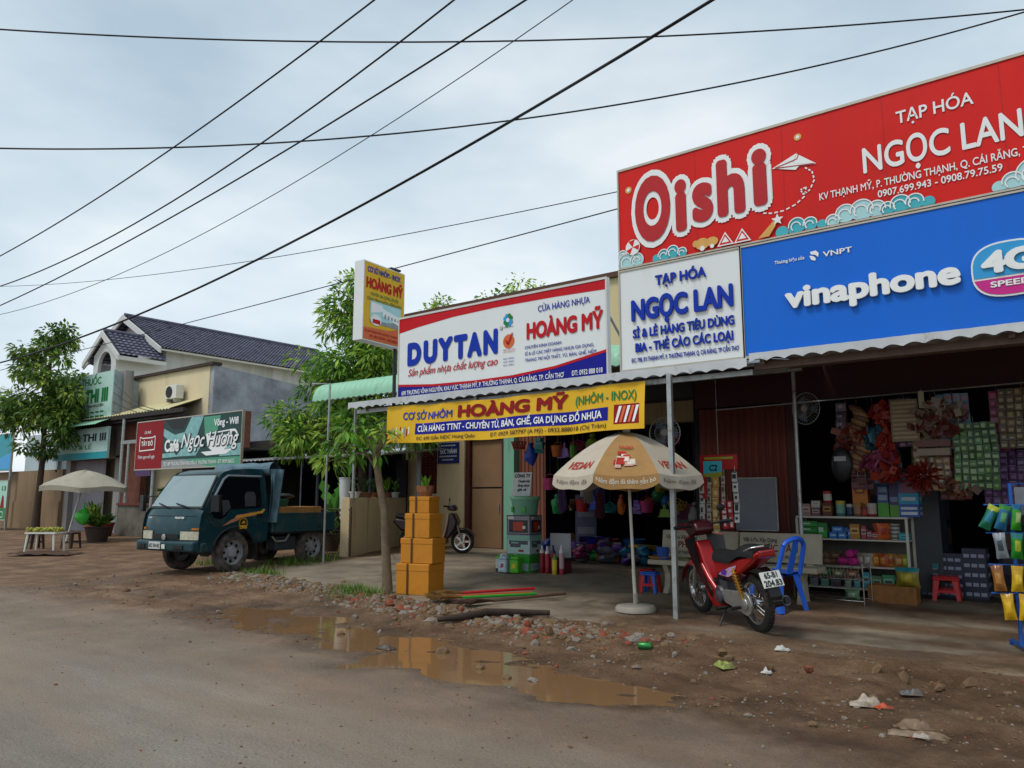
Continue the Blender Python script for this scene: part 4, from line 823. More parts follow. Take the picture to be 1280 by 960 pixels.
# mango like tree behind the light box sign
cl = clumps_in([((-.5,0,4.5),(1.6,1.2,.9)),((-1.3,-.2,3.3),(1.7,1.0,.8)),((.6,0,3.2),(1.2,1.0,.9)),((-.5,.2,6.2),(.75,.6,.75)),((-1.9,-.2,3.0),(.9,.6,.3)),((.3,.1,5.2),(.9,.8,.6))], (26,22,12,12,7,10), 5, (.4,.65))
cl += [((.9,.2,4.9),.5),((1.3,0,4.1),.5),((.2,-.6,2.5),.4),((-.5,.1,5.4),.45),((-.3,.1,7.0),.4),((-1.3,0,6.4),.45),((-1.5,.1,5.9),.4),((-.9,-.3,2.3),.4),((-2.7,-.4,2.6),.3),((-2.6,-.3,3.6),.45),((-2.9,-.2,3.1),.35)]
tree('mango_tree', 'bushy fruit tree rising behind the projecting light box sign', (-14.95,13.2,.1), [(0,0,0),(.05,0,1.2),(.0,0,2.4),(-.1,0,3.5),(-.15,.05,4.6),(-.3,.1,5.6),(-.45,.1,6.8)], cl, 120, .27, .075, LB, BARKD, .15, 33, droop=.28)
# trees showing over the billboard
for i, (p, s_) in enumerate([((-20.0,22.0,.1),1.16),((-18.1,22.6,.1),1.22),((-16.5,22.3,.1),1.18)]):
    cl = clumps_in([((0,0,7.2*s_),(.9,.9,.7)),((0,0,5.8*s_),(1.2,1.1,.9))], (12,12), 50+i, (.35,.55))
    tree('garden_tree', ['round topped tree showing over the left half of the white billboard', 'highest tree crown peeking over the middle of the white billboard', 'small tree crown peeking over the right half of the white billboard'][i], p, [(0,0,0),(.1,0,2.5),(0,.1,4.5),(.05,0,6.6*s_)], cl, 70, .25, .10, LB, BARKD, .12, 60+i, 'trees behind the billboard')
# pollarded street trunk beside the boxes
zz = G(-8.29, 7.88)
tp = thing('pollarded_tree', 'thin pollarded street tree trunk beside the stacked cartons', 'tree', (-8.32, 7.88, zz-.03))
m_ = MB(); m_.tube([(0,0,0),(-.02,.0,.3),(-.05,-.02,.8),(-.05,-.05,1.2),(-.15,-.07,1.6),(-.19,-.11,1.95),(-.19,-.11,2.1)], [.085,.07,.062,.058,.055,.052,.06], 12)
m_.tube([(-.19,-.11,2.05),(-.27,-.16,2.2),(-.30,-.16,2.28)], [.052,.046,.04], 8); m_.tube([(-.19,-.11,2.05),(-.10,-.07,2.2),(-.06,-.05,2.32)], [.052,.046,.04], 8); m_.tube([(-.19,-.1,1.95),(-.07,-.14,2.05)], [.03,.025], 6); m_.tube([(-.17,-.08,1.75),(-.35,-.22,2.1),(-.7,-.45,2.2)], [.022,.014,.006], 6); m_.tube([(-.3,-.18,2.06),(-.6,-.38,1.98),(-.85,-.52,1.9)], [.014,.01,.005], 5); m_.build('trunk', BARK, tp, smooth=50)
m_ = MB(); crown(m_, [((-.30,-.2,2.36),.24),((-.08,-.06,2.36),.13),((-.62,-.42,2.2),.28),((-.14,-.1,2.1),.18),((-.8,-.5,1.9),.24),((-.45,-.3,2.05),.22),((-.5,-.35,2.4),.22)], 26, .2, .075, 8, 3); m_.build('crown', LB, tp)
# grass tuft round its foot
rnd = random.Random(4); m_ = MB()
for i in range(900):
    x_ = -8.45+rnd.gauss(0,.22); y_ = 7.42+rnd.gauss(0,.16); h_ = rnd.uniform(.05,.17); a_ = rnd.uniform(0,6.28); p = Vector((x_, y_, G(x_, y_)-.01)); q_ = p+Vector((math.cos(a_)*h_*.6, math.sin(a_)*h_*.6, h_)); s_ = Vector((-math.sin(a_), math.cos(a_), 0))*.006
    m_.add([p-s_, p+s_, q_], [(0,1,2)])
for cx_, cy_, n_, sp in [(-11.9,8.25,300,.2),(-14.6,8.9,160,.25),(-12.95,9.7,260,.25),(-13.2,10.4,360,.25)]:
    for i in range(n_):
        x_ = cx_+rnd.gauss(0,sp); y_ = cy_+rnd.gauss(0,sp); h_ = rnd.uniform(.05,.2); a_ = rnd.uniform(0,6.28); p = Vector((x_, y_, G(x_, y_)-.01)); q_ = p+Vector((math.cos(a_)*h_*.6, math.sin(a_)*h_*.6, h_)); s_ = Vector((-math.sin(a_), math.cos(a_), 0))*.008
        m_.add([p-s_, p+s_, q_], [(0,1,2)])
tag(m_.build('grass', leafmat('grass_green','#5f7d2c',.2)), kind='stuff')
# plants on and behind the planter wall
POTW = M('white_pot','#c9ccca',.5,0,.05); POTC = M('clay_pot','#8b5a44',.8,0,.15)
def potted(name, label, loc, pot, h, r, leaves, mats, seed, ln=.2, wd=.06, spread=.2, up=1.0, grp=None):
    t_ = thing(name, label, 'potted plant', loc, 0, grp); m = MB(); m.lathe([(r*.7,0),(r,h),(r*1.08,h),(r*1.08,h-.02),(r*.9,h-.02),(0,h-.03)], (0,0,0), 16); m.build('pot', pot, t_, smooth=40)
    rnd = random.Random(seed); m = MB()
    for i in range(leaves):
        a_ = rnd.uniform(0,6.28); d = Vector((math.cos(a_)*spread*rnd.uniform(.3,1.6), math.sin(a_)*spread*rnd.uniform(.3,1.6), up*rnd.uniform(.4,1))); k = rnd.uniform(.0,.6)
        leaf(m, Vector((0,0,h-.02))+d*k*.5, d, ln*rnd.uniform(.6,1.2), wd, rnd, rnd.randrange(len(mats)))
    m.build('foliage', mats, t_); return t_
def along(t, off=.1, z=1.402): return (-12.97-.474*t-.88*off, 11.12+.88*t-.474*off, z)
potted('potted_plant', 'white shallow pot at the near end of the planter wall', along(.55), POTW, .13, .13, 14, LD, 1, .12)
potted('potted_plant', 'clay bowl with dark seedlings in the middle of the planter wall', along(1.25), POTC, .12, .16, 40, LD, 2, .18)
potted('potted_plant', 'clay bowl with leafy herbs next to the middle of the planter wall', along(1.75), POTC, .12, .15, 40, LD, 3, .22)
potted('potted_plant', 'clay pot with grassy green herbs towards the house end of the wall', along(2.75), POTC, .13, .13, 70, LB, 4, .32, .03, .15)
potted('potted_plant', 'small white pot by the drain pipe at the house end of the wall', along(3.45), POTW, .14, .11, 20, LB, 5, .2)
potted('tall_planter', 'tall tapered white planter holding a shrub behind the wall', along(.75,.42,.9), POTW, .95, .13, 120, LD, 6, .25, .09, .45)
potted('shrub', 'dark leafy shrub growing behind the planter wall', along(2.0,.7,.2), BARKD, .4, .25, 420, LD, 7, .4, .12, .55, 2.6)
potted('papaya_plant', 'young plant with large bright green lobed leaves behind the wall', along(.9,.75,.2), BARKD, .4, .2, 36, [leafmat('papaya_leaf','#5c9a3c',.3)], 9, .45, .26, .5, 3.9)
# ------------------------------------------------------------ poles, chain link, wires
fp = tag(MB().tube([(-12.46,10.05,.05),(-12.48,10.07,2.0),(-12.50,10.1,3.72),(-12.95,10.0,3.74)], .022, 8).build('metal_pole', STEEL, smooth=40), 'thin bent metal pole between the lorry bed and the planter wall', 'pole')
cf = thing('chain_link_fence', 'rusty chain link panel between the lorry and the planter wall', 'fence', (-13, 10.4, 0)); m_ = MB()
A = Vector((-14.0,10.9,.1)); U = Vector((1.02,.22,0)); Ht = 1.05
for i in range(-14, 20):
    for s_ in (1, -1):
        x0 = i*.075; pts = []
        for k in range(2):
            z_ = k*Ht; x_ = x0+s_*z_*.75 if s_ > 0 else x0+1.0*.0+(Ht-z_)*.75
            pts.append((x_, z_))
        (xa, za), (xb, zb) = pts
        def cl_(xa, za, xb, zb):
            if xa == xb: return None
            t0 = 0.; t1 = 1.
            for lim, sg in ((0, 1), (1.05, -1)):
                da = sg*(xa-lim); db = sg*(xb-lim)
                if da < 0 and db < 0: return None
                if da < 0: t0 = max(t0, da/(da-db))
                if db < 0: t1 = min(t1, da/(da-db))
            return (t0, t1) if t1-t0 > .02 else None
        c_ = cl_(xa, za, xb, zb)
        if c_: m_.tube([A+U*(xa+(xb-xa)*t_)+Z_*(za+(zb-za)*t_) for t_ in c_], .0065, 4, cap=False)
part('mesh', m_, M('rusty_wire','#3a2d26',.7,.5), cf)
m_ = MB()
for t_ in (0., 1.05): m_.tube([A+U*t_, A+U*t_+Z_*1.1], .02, 6)
m_.tube([A+Z_*1.05, A+U*1.05+Z_*1.05], .012, 6); m_.tube([A+Z_*.6, A+U*1.05+Z_*.6], .008, 6); part('frame', m_, M('rusty_frame','#54433a',.7,.4), cf)
pp = tag(MB().box(-3.915,-3.86,7.98,8.035,.0,2.80).build('awning_post', STEEL, bevel=.004), 'square galvanised post at the kerb holding the awning corner beside the parasol', 'post')
WIRE = M('wire_black', '#17181c', .6)
def wire(name, label, pts, r, grp, ext=(0, 0)):
    """quadratic sag through three points"""
    P0, P1, P2 = map(Vector, pts); L1 = (P1-P0).length; L2 = L1+(P2-P1).length; o = []
    for i in range(61):
        s_ = -ext[0]+(L2+ext[0]+ext[1])*i/60
        a0 = (s_-L1)*(s_-L2)/(L1*L2); a1 = s_*(s_-L2)/(L1*(L1-L2)); a2 = s_*(s_-L1)/(L2*(L2-L1)); o.append(P0*a0+P1*a1+P2*a2)
    return tag(MB().tube(o, r, 6).build(name, WIRE, smooth=60), label, 'power line', grp)
def sc(pts, k): return [((x_*k), y_*k, (z_-1.4)*k+1.4) for x_, y_, z_ in pts]
ws_ = 'overhead wires along the street'
wire('overhead_wire', 'uppermost of the slanting wires, nearest the upper left corner', sc([(-3.41,3,4.52),(-5.64,3,4.24),(-9.37,3,4.01)], 1.8), .011, ws_, (8, 14))
wire('overhead_wire', 'second slanting wire from the upper left, above the middle of the sky', sc([(-3.19,3.5,4.7),(-5.87,3.5,4.24),(-10.83,3.5,4.03)], 1.6), .011, ws_, (8, 14))
wire('overhead_wire', 'third slanting wire from the upper left, just above a faint thin one', sc([(-2.96,4,4.88),(-6.03,4,4.51),(-12.3,4,4.11)], 1.45), .011, ws_, (8, 14))
wire('overhead_wire', 'faint thin slanting wire, fourth from the upper left', sc([(-3.21,5,5.54),(-6.89,5,4.90),(-15.38,5,4.62)], 1.3), .006, ws_, (8, 14))
wire('overhead_wire', 'thickest black slanting wire running down to the tiled house', sc([(-2.79,7,6.47),(-7.33,7,5.65),(-17.04,7,4.72)], 1.0), .018, ws_, (8, 14))
for i in range(5):
    A_ = Vector((-28.2,13.0,5.5-.34*i)); B_ = Vector((-23.9+.25*i,12.85,4.15)); pts = [A_.lerp(B_, t_/10)-Z_*.25*math.sin(PI*t_/10) for t_ in range(11)]
    tag(MB().tube(pts, .012, 4).build('service_wire', WIRE), '%s of five slack wires from the mint sign to the annexe awning' % ['topmost','second','middle','fourth','lowest'][i], 'power line', 'slack wires by the pharmacy')
wc = 'wires crossing the street'
def sh3(p): return (p[0], p[1], p[2]+1.4)
wire('crossing_wire', 'topmost wire crossing the whole sky nearly level', [sh3(p) for p in [(-14.18,4.2,7.84),(-7.76,9.19,7.64),(-.42,14.74,8.17)]], .014, wc, (6, 6))
wire('crossing_wire', 'lower sky crossing wire that climbs to the upper right corner', [sh3(p) for p in [(-14.36,4.44,5.85),(-8.32,9.03,6.19),(-.42,14.75,8.13)]], .014, wc, (6, 6))
wire('service_wire', 'thin service wire from the red billboard, passing above the light box', sc([(-5.09,9,5.63),(-13.67,9,6.3),(-27.84,9,8.16)], 1.0), .007, wc, (.35, 6))
wire('service_wire', 'service wire from the red billboard down behind the light box to the left', sc([(-5.04,9,5.38),(-10.85,9,5.34),(-17.07,9,5.32)], 1.0), .009, wc, (.35, 14))
# ------------------------------------------------------------ blue lorry
TB = M('lorry_blue', '#0f3a42', .28, .15, .06, 3, spec=.5, dirt='#5a564c', dscale=3.5, dpos=(.52,.85)); TRUB = M('lorry_trim', '#202428', .6); GLASS = M('windscreen_glass', '#82979a', .06, 0, .05, 2, spec=1.0); GLASSD = M('side_glass', '#0d1216', .05, 0, .1, 3, spec=.8)  # windscreen pane has a pale grey base colour
TARP = M('blue_tarpaulin', '#54707c', .65, 0, .2, 5, bump=.6, bscale=8)
DUSTYR = M('dusty_tyre', '#2c2a28', .9, 0, .25, 10, dirt='#6b6058', dscale=5, dpos=(.38, .62))
def wheel(parent, name, c, r, w_, rim_m, holes=6, ax='y', side=1):
    """tyre and rim with its axis along y"""
    t_ = MB(); h = w_/2
    t_.lathe([(r*.62,-h*.8),(r*.80,-h),(r*.94,-h*.9),(r,-h*.6),(r,h*.6),(r*.94,h*.9),(r*.80,h),(r*.62,h*.8)], c, 36, (R(90),0,0), cap=False)
    for i in range(36):
        a = 2*PI*i/36; p = (c[0]+r*math.cos(a), c[1], c[2]+r*math.sin(a)); t_.bx(p, (.016, w_*.6, .05*r/.36), (0, -a, 0))
    ty = t_.build('tyre', DUSTYR, parent, smooth=35)
    m_ = MB(); s_ = side
    m_.lathe([(r*.66,h*.75),(r*.62,h*.2),(r*.56,h*.05),(r*.30,h*.15),(r*.26,h*.55),(r*.20,h*.6),(0,h*.6)], c, 36, (R(-90) if s_ > 0 else R(90),0,0), cap=False)
    for i in range(holes):
        a = 2*PI*i/holes; m_.lathe([(r*.085,h*.22),(0,h*.22)], (c[0]+r*.44*math.cos(a), c[1]+s_*.004, c[2]+r*.44*math.sin(a)), 10, (R(-90) if s_ > 0 else R(90),0,0), 1)
    for i in range(5):
        a = 2*PI*i/5+.3; m_.lathe([(r*.03,h*.5),(r*.03,h*.75),(0,h*.75)], (c[0]+r*.23*math.cos(a), c[1], c[2]+r*.23*math.sin(a)), 6, (R(-90) if s_ > 0 else R(90),0,0))
    m_.build('rim', [rim_m, TRUB], ty, smooth=35)
    return ty
HEAD = R(-82); LS = .97
lx, ly = -12.84, 8.22
fw = Vector((math.cos(HEAD), math.sin(HEAD), 0)); lf = Vector((-fw.y, fw.x, 0))
org = Vector((lx, ly, 0)) - lf*.70*LS
lo_ = thing('lorry', 'dark blue small flatbed lorry with pale windscreen parked nose to the road', 'lorry', (org.x, org.y, .055), HEAD); lo_.scale = (LS,)*3
def on_lorry(o): o.location = lo_.location; o.rotation_euler = (0,0,HEAD); o.scale = (LS,)*3; return o
sil_f = [(.74,.42),(.80,.50),(.81,.66),(.80,.90),(.77,1.06),(.69,1.20),(.50,1.52),(.31,1.80),(.21,1.87),(.02,1.92),(-.45,1.95),(-.72,1.94),(-.78,1.88)]
def hw(z): return .80 if z < 1.08 else .80-.145*((z-1.08)/.86)**1.2
sil_b = [(-.80,1.4),(-.80,1.08),(-.80,.55),(-.52,.52)]
arch = [(.47*math.cos(a)*1.02, .40+.44*math.sin(a)) for a in [R(q_) for q_ in range(165, 14, -15)]]
low = [(.74,.42),(.80,.50),(.81,.66),(.80,.90),(.77,1.08),(-.80,1.08),(-.80,.55),(-.50,.52)]+arch+[(.50,.42)]
upr = [(.77,1.08),(.69,1.20),(.50,1.52),(.31,1.80),(.21,1.87),(.02,1.92),(-.45,1.95),(-.72,1.94),(-.78,1.88),(-.80,1.4),(-.80,1.08)]
m_ = MB()
for s_ in (1, -1):
    m_.poly([(x_, s_*hw(z_), z_) for x_, z_ in low][::s_]); m_.poly([(x_, s_*hw(z_), z_) for x_, z_ in upr][::s_])
nc = 10
def front_pt(k, u, off=0.):
    x_, z_ = sil_f[k] if isinstance(k, int) else k
    y_ = (2*u-1)*hw(z_); bul = .07*(1-(2*u-1)**2)*(1 if z_ < 1.9 else .3); crn = -.05*max(0, (abs(2*u-1)-.86)/.14)**2
    return Vector((x_+bul+crn+off, y_, z_+off*.4))
m_.add([front_pt(k, i/nc) if k < 10 else Vector((sil_f[k][0], (2*i/nc-1)*hw(sil_f[k][1]), sil_f[k][1])) for k in range(len(sil_f)) for i in range(nc+1)], [(k*(nc+1)+i, k*(nc+1)+i+1, (k+1)*(nc+1)+i+1, (k+1)*(nc+1)+i) for k in range(len(sil_f)-1) for i in range(nc)])
m_.poly([(-.78,-.66,1.88),(-.78,.66,1.88),(-.80,.8,1.08),(-.80,.8,.55),(-.80,-.8,.55),(-.80,-.8,1.08)])
bmx = m_.build('cab', TB, lo_)
bme = bmesh.new(); bme.from_mesh(bmx.data); bmesh.ops.remove_doubles(bme, verts=bme.verts, dist=.012); bme.to_mesh(bmx.data); bme.free()
bmx.data.shade_smooth(); bmx.data.set_sharp_from_angle(angle=R(38))
md = bmx.modifiers.new('bevel','BEVEL'); md.width = .03; md.segments = 3; md.limit_method = 'ANGLE'; md.angle_limit = R(35)
m_ = MB(); nn_ = 12
def ws_pt(u, v, e_, off): # windscreen between bottom and top lines
    zb, zt = 1.215-e_, 1.79+e_; z_ = zb+(zt-zb)*v; x_ = .69+(z_-1.20)*(.31-.69)/.60; y_ = (2*u-1)*(hw(z_)-.075+e_); bul = .07*(1-((2*u-1)*.9)**2)
    return Vector((x_+bul+off, y_, z_+off*.8))
m_.grid(lambda u, v: ws_pt(u, v, .03, .008), nn_, 6); wsl = m_.build('windscreen_seal', BLACKP, lo_, smooth=60)
m_ = MB(); m_.grid(lambda u, v: ws_pt(u, v, 0., .014), nn_, 6); m_.build('windscreen', GLASS, lo_, smooth=60)
m_ = MB()
for y_ in (.42,-.1): m_.tube([ws_pt(.5+y_/1.4,0,.03,.03), ws_pt(.5+y_/1.4-.25,.07,0,.03)], .012, 5)
m_.build('wiper', BLACKP, lo_)
SWM = M('seat_cloth','#35373c',.8)
for s_ in (1, -1):
    fp_ = lambda x_, z_, o_: Vector((x_, s_*(hw(z_)+o_), z_))
    dp = [(.66,1.06),(.60,.95),(.52,.86),(-.50,.86),(-.72,.92),(-.73,1.20),(-.73,1.84),(.12,1.84),(.28,1.72),(.47,1.44),(.66,1.17)]
    m_ = MB(); o_ = .006
    def strip(a, b_, wd_, off_):
        m_.tube([fp_(a[0],a[1],off_), fp_(b_[0],b_[1],off_)], wd_, 4)
    # side window: dark pane slightly proud of the cab, framed by a pale rain visor
    wp_ = [(.50,1.02),(.34,.99),(.26,1.03),(.12,1.17),(-.60,1.19),(-.64,1.24),(-.64,1.72),(-.58,1.78),(.12,1.78),(.21,1.72),(.42,1.43),(.57,1.16)]
    # triangulate in two belts so the pane follows the leaning cab side
    m_.poly([fp_(x_, z_, o_) for x_, z_ in wp_][::s_]); dr_ = MB(); 
    dr = m_.build('side_window', GLASSD, lo_)
    m_ = MB()
    if s_ > 0:
        m_.poly([fp_(x_, z_, .012) for x_, z_ in [(-.22,1.22),(-.48,1.22),(-.50,1.42),(-.46,1.50),(-.28,1.50),(-.22,1.42)]]); m_.poly([fp_(x_, z_, .012) for x_, z_ in [(.3,1.05),(.12,1.2),(.16,1.34),(.32,1.34)]])
        m_.build('seat_back', SWM, dr)
    m_ = MB(); m_.tube([fp_(x_, z_, .018) for x_, z_ in [(-.66,1.80),(.14,1.80),(.25,1.73),(.47,1.42)]], .022, 6); m_.build('rain_visor', M('visor_smoke','#77808a',.3,0,.1), lo_, smooth=50)
    m_ = MB()
    for p, q_ in zip(dp[:6], dp[1:6]): strip(p, q_, .006, .002)
    strip(dp[5], dp[6], .006, .002); strip((-.73,1.0),(-.73,.9),.006,.002)
    m_.build('door_seam', BLACKP, lo_); m_ = MB(); m_.bx((-.58, s_*.812, 1.05), (.16,.03,.05)); m_.build('door_handle', BLACKP, lo_, bevel=.01)
    m_ = MB(); m_.tube([Vector((.66,s_*.78,1.08)), Vector((.70,s_*1.02,1.14)), Vector((.66,s_*1.02,1.40)), Vector((.50,s_*.74,1.42))], .013, 6); m_.bx((.66, s_*1.04, 1.28), (.07,.17,.30), (0,0,s_*.25)); m_.build('mirror', BLACKP, lo_, bevel=.012)
    m_ = MB(); m_.grid(lambda u, v: front_pt((.805,.62+.15*v), .5+s_*(.245+.245*u)-(0), .022), 8, 3); m_.grid(lambda u, v: front_pt((.795,.60+.19*v), .5+s_*(.225+.265*u), .012), 8, 3, 1)
    m_.build('headlight', [M('lamp_lens','#c5c3ae',.12,.2,.25,18,spec=.8), M('lamp_rim','#30353a',.4)], lo_, smooth=60)
    # arch lip and mud flap
    m_ = MB(); m_.tube([(x_*1.03, s_*.80, z_) for x_, z_ in arch], .022, 6); m_.build('wheel_arch', TRUB, lo_, smooth=60)
    m_ = MB(); m_.box(-.56,-.53, s_*.80-(.24 if s_ > 0 else 0), s_*.80+(0 if s_ > 0 else .24), .2, .55); m_.build('mud_flap', RUBBER, lo_)
# side decals on the near door
m_ = MB(); zp = lambda x_, z_, o_: Vector((x_, hw(z_)+o_, z_))
m_.poly([zp(x_, z_, .006) for x_, z_ in [(.30,.86),(.10,.98),(-.62,1.06),(-.70,1.14),(-.02,1.06),(.06,.97)]], 0); m_.poly([zp(x_, z_, .009) for x_, z_ in [(-.0,1.00),(-.66,1.09),(-.72,1.16),(-.68,1.17),(-.60,1.12),(.02,1.03)]], 1)
m_.lathe([(.11,0),(0,0)], (-.18,.813,.90), 20, (R(-90),0,0), 2); m_.lathe([(.08,.003),(0,.003)], (-.18,.813,.90), 20, (R(-90),0,0), 3); m_.poly([zp(x_, z_, .020) for x_, z_ in [(-.09,.87),(-.27,.87),(-.27,.80),(-.09,.80)]], 2); m_.poly([zp(x_, z_, .022) for x_, z_ in [(-.12,.90),(-.24,.90),(-.18,.96)]], 2)
m_.build('door_decal', [M('decal_salmon','#c07a60',.4), M('decal_yellow','#d9a22c',.4), M('decal_gold','#c79a2e',.4), BLACKP], lo_)
m_ = MB(); m_.prism([(.72,.40),(.92,.42),(.93,.60),(.72,.62)], -.80, .80, 'y'); m_.prism([(.55,.40),(.76,.40),(.76,.58),(.62,.58)], .70, .82, 'y'); m_.prism([(.55,.40),(.76,.40),(.76,.58),(.62,.58)], -.82, -.70, 'y'); bu = m_.build('bumper', M('bumper_blue','#153c43',.45,0,.1,4,dirt='#5a564c',dscale=3,dpos=(.5,.8)), lo_, bevel=.04, seg=3)
m_ = MB(); m_.box(.925,.94,-.40,-.08,.455,.585); plt = m_.build('licence_plate', M('plate_white','#c6cac6',.5,0,.05), lo_); m_ = MB(); m_.text('65C 014.42', (.944,-.385,.485), (0,1,0), (0,0,1), .065, .29, 0, .02, off=0); m_.build('lettering', LBLK, plt)
m_ = MB(); m_.bx((.935,.42,.50),(.02,.26,.08)); m_.bx((.935,-.60,.50),(.02,.18,.08)); m_.build('fog_lamp_recess', BLACKP, lo_, bevel=.008); m_ = MB(); m_.bx((.94,.02,.50),(.02,.09,.08)); m_.build('fog_lamp', M('fog_lens','#cfcfc0',.2), lo_, bevel=.006)
m_ = MB(); m_.grid(lambda u, v: front_pt((.81,.635+.075*v), .5+(.22*(2*u-1)), .034), 8, 2); gr_ = m_.build('grille', BLACKP, lo_); m_ = MB(); m_.lathe([(.055,0),(.055,.012),(0,.014)], (.92,0,.675), 20, (0,R(90),0)); m_.build('badge', CHROME, gr_)
m_ = MB(); m_.grid(lambda u, v: front_pt((.772,1.045+.008*v), .06+.88*u, .010), 12, 1); m_.grid(lambda u, v: front_pt((.803,.605+.012*v), .03+.94*u, .012), 12, 1); m_.build('panel_gap', BLACKP, lo_)
for s_ in (1, -1): m_ = MB(); m_.grid(lambda u, v: front_pt((.80,.80+.035*v), .5+s_*(.40+.085*u), .014), 4, 1); m_.build('indicator', M('indicator_amber','#b8701c',.3), lo_)
m_ = MB(); m_.text('FRONTIER', front_pt((.79,.995), .64, .02), (-.12,1,0), (-.15,0,1), .035, .22, 0, .03, off=.01); m_.text('K2700', front_pt((.79,.995), .14, .02), (.12,1,0), (-.15,0,1), .03, .13, 0, .03, off=.01); m_.build('lettering', LWHT, lo_)
GRIM = M('lorry_rim','#a2a3a6',.6,.2,.2,8,dirt='#51473d',dscale=5,dpos=(.5,.8))
wheel(lo_, 'wheel', (0,.70,.37), .37, .20, GRIM, 8, side=1); wheel(lo_, 'wheel', (0,-.70,.37), .37, .20, GRIM, 8, side=-1); wheel(lo_, 'wheel', (-2.1,.68,.37), .37, .22, GRIM, 8, side=1); wheel(lo_, 'wheel', (-2.1,-.68,.37), .37, .22, GRIM, 8, side=-1)
m_ = MB()
for s_ in (1, -1): m_.box(-2.6,-.7,s_*.36-.04,s_*.36+.04,.50,.64)
m_.box(-2.2,-2.0,-.6,.6,.32,.42); m_.box(-.1,.1,-.6,.6,.30,.40); m_.box(-.7,.6,-.5,.5,.42,.56); m_.build('chassis', TRUB, lo_)
m_ = MB(); m_.box(-1.65,-1.1,.45,.74,.33,.62); m_.build('fuel_tank', M('tank_grey','#3c444c',.5,.3), lo_, bevel=.04)
m_ = MB(); m_.tube([(-.95,.78,.62),(-1.05,.78,.52),(-1.3,.78,.52),(-1.42,.78,.68)], .02, 6); m_.build('side_guard', STEEL, lo_, smooth=50)
m_ = MB(); m_.box(-2.65,-.98,-.82,.82,.66,.72); m_.build('bed_floor', TRUB, lo_)
TB2 = M('bed_blue','#1a434a',.45,.1,.12,4,dirt='#5a5348',dscale=3,dpos=(.5,.78))
for s_ in (1, -1):
    m_ = MB(); m_.box(-2.65,-.98,s_*.84-.02,s_*.84+.02,.70,1.06); m_.box(-2.67,-.96,s_*.84-.03,s_*.84+.03,1.045,1.08); m_.box(-2.67,-.96,s_*.84-.03,s_*.84+.03,.70,.735)
    for x_ in (-1.0,-1.62,-2.25,-2.6): m_.box(x_-.025,x_+.025,s_*.84-.034,s_*.84+.034,.70,1.08)
    m_.build('side_board', TB2, lo_, bevel=.005)
m_ = MB(); m_.box(-2.67,-2.63,-.82,.82,.70,1.06); m_.box(-.98,-.94,-.82,.82,.70,1.45)
for y_ in (-.78,0,.78): m_.tube([(-.94,y_,.7),(-.94,y_,1.95)], .025, 6)
m_.tube([(-.94,-.78,1.93),(-.94,.78,1.93)], .025, 6); m_.build('head_board', TB2, lo_)
tg = MB()
def tarpf(u, v):
    y_ = .80-1.6*v; a = u*2*PI; k = 1+.22*noise.noise(Vector((math.cos(a)*1.5, math.sin(a)*1.5, v*5)))
    return Vector((-.92+.16*math.cos(a)*k, y_, 1.95+.13*math.sin(a)*k))
tg.grid(tarpf, 20, 24)
def tarpd(u, v):
    z_ = 1.95-1.05*v; k = noise.noise(Vector((u*3, v*5, 2)))
    return Vector((-.80-.30*u*(1-.2*v)+.04*k, .86+.05*math.sin(u*9+v*3)+.04*k, z_))
tg.grid(tarpd, 14, 16); tg.grid(lambda u, v: tarpd(u, v)+Vector((0,-.05,0)), 14, 16)
on_lorry(tg.build('tarpaulin', TARP, smooth=60)); tag(bpy.data.objects['tarpaulin'], 'folded blue grey tarpaulin draped over the frame behind the lorry cab', 'tarpaulin')
m_ = MB(); m_.box(-2.35,-1.15,.1,.74,.722,1.20); on_lorry(tag(m_.build('wooden_crate', WOOD, bevel=.008), 'long plain wooden crate lying on the bed of the blue lorry', 'crate'))
m_ = MB(); m_.prism([(-1.5,1.202),(-1.25,1.202),(-1.2,1.36),(-1.55,1.36)], .2, .6, 'y'); on_lorry(tag(m_.build('green_basin', M('basin_green','#1f4f36',.5), bevel=.02), 'dark green basin standing on the wooden crate of the lorry', 'basin'))
m_ = MB(); m_.ell((-1.55,.42,1.42), (.26,.2,.055), 18, 8); m_.tube([(-1.28,.42,1.42),(-.98,.60,1.56)], .012, 6); on_lorry(tag(m_.build('frying_pan', BLACKP, smooth=50), 'black pan like lid with a long handle lying on the green basin in the lorry', 'pan'))
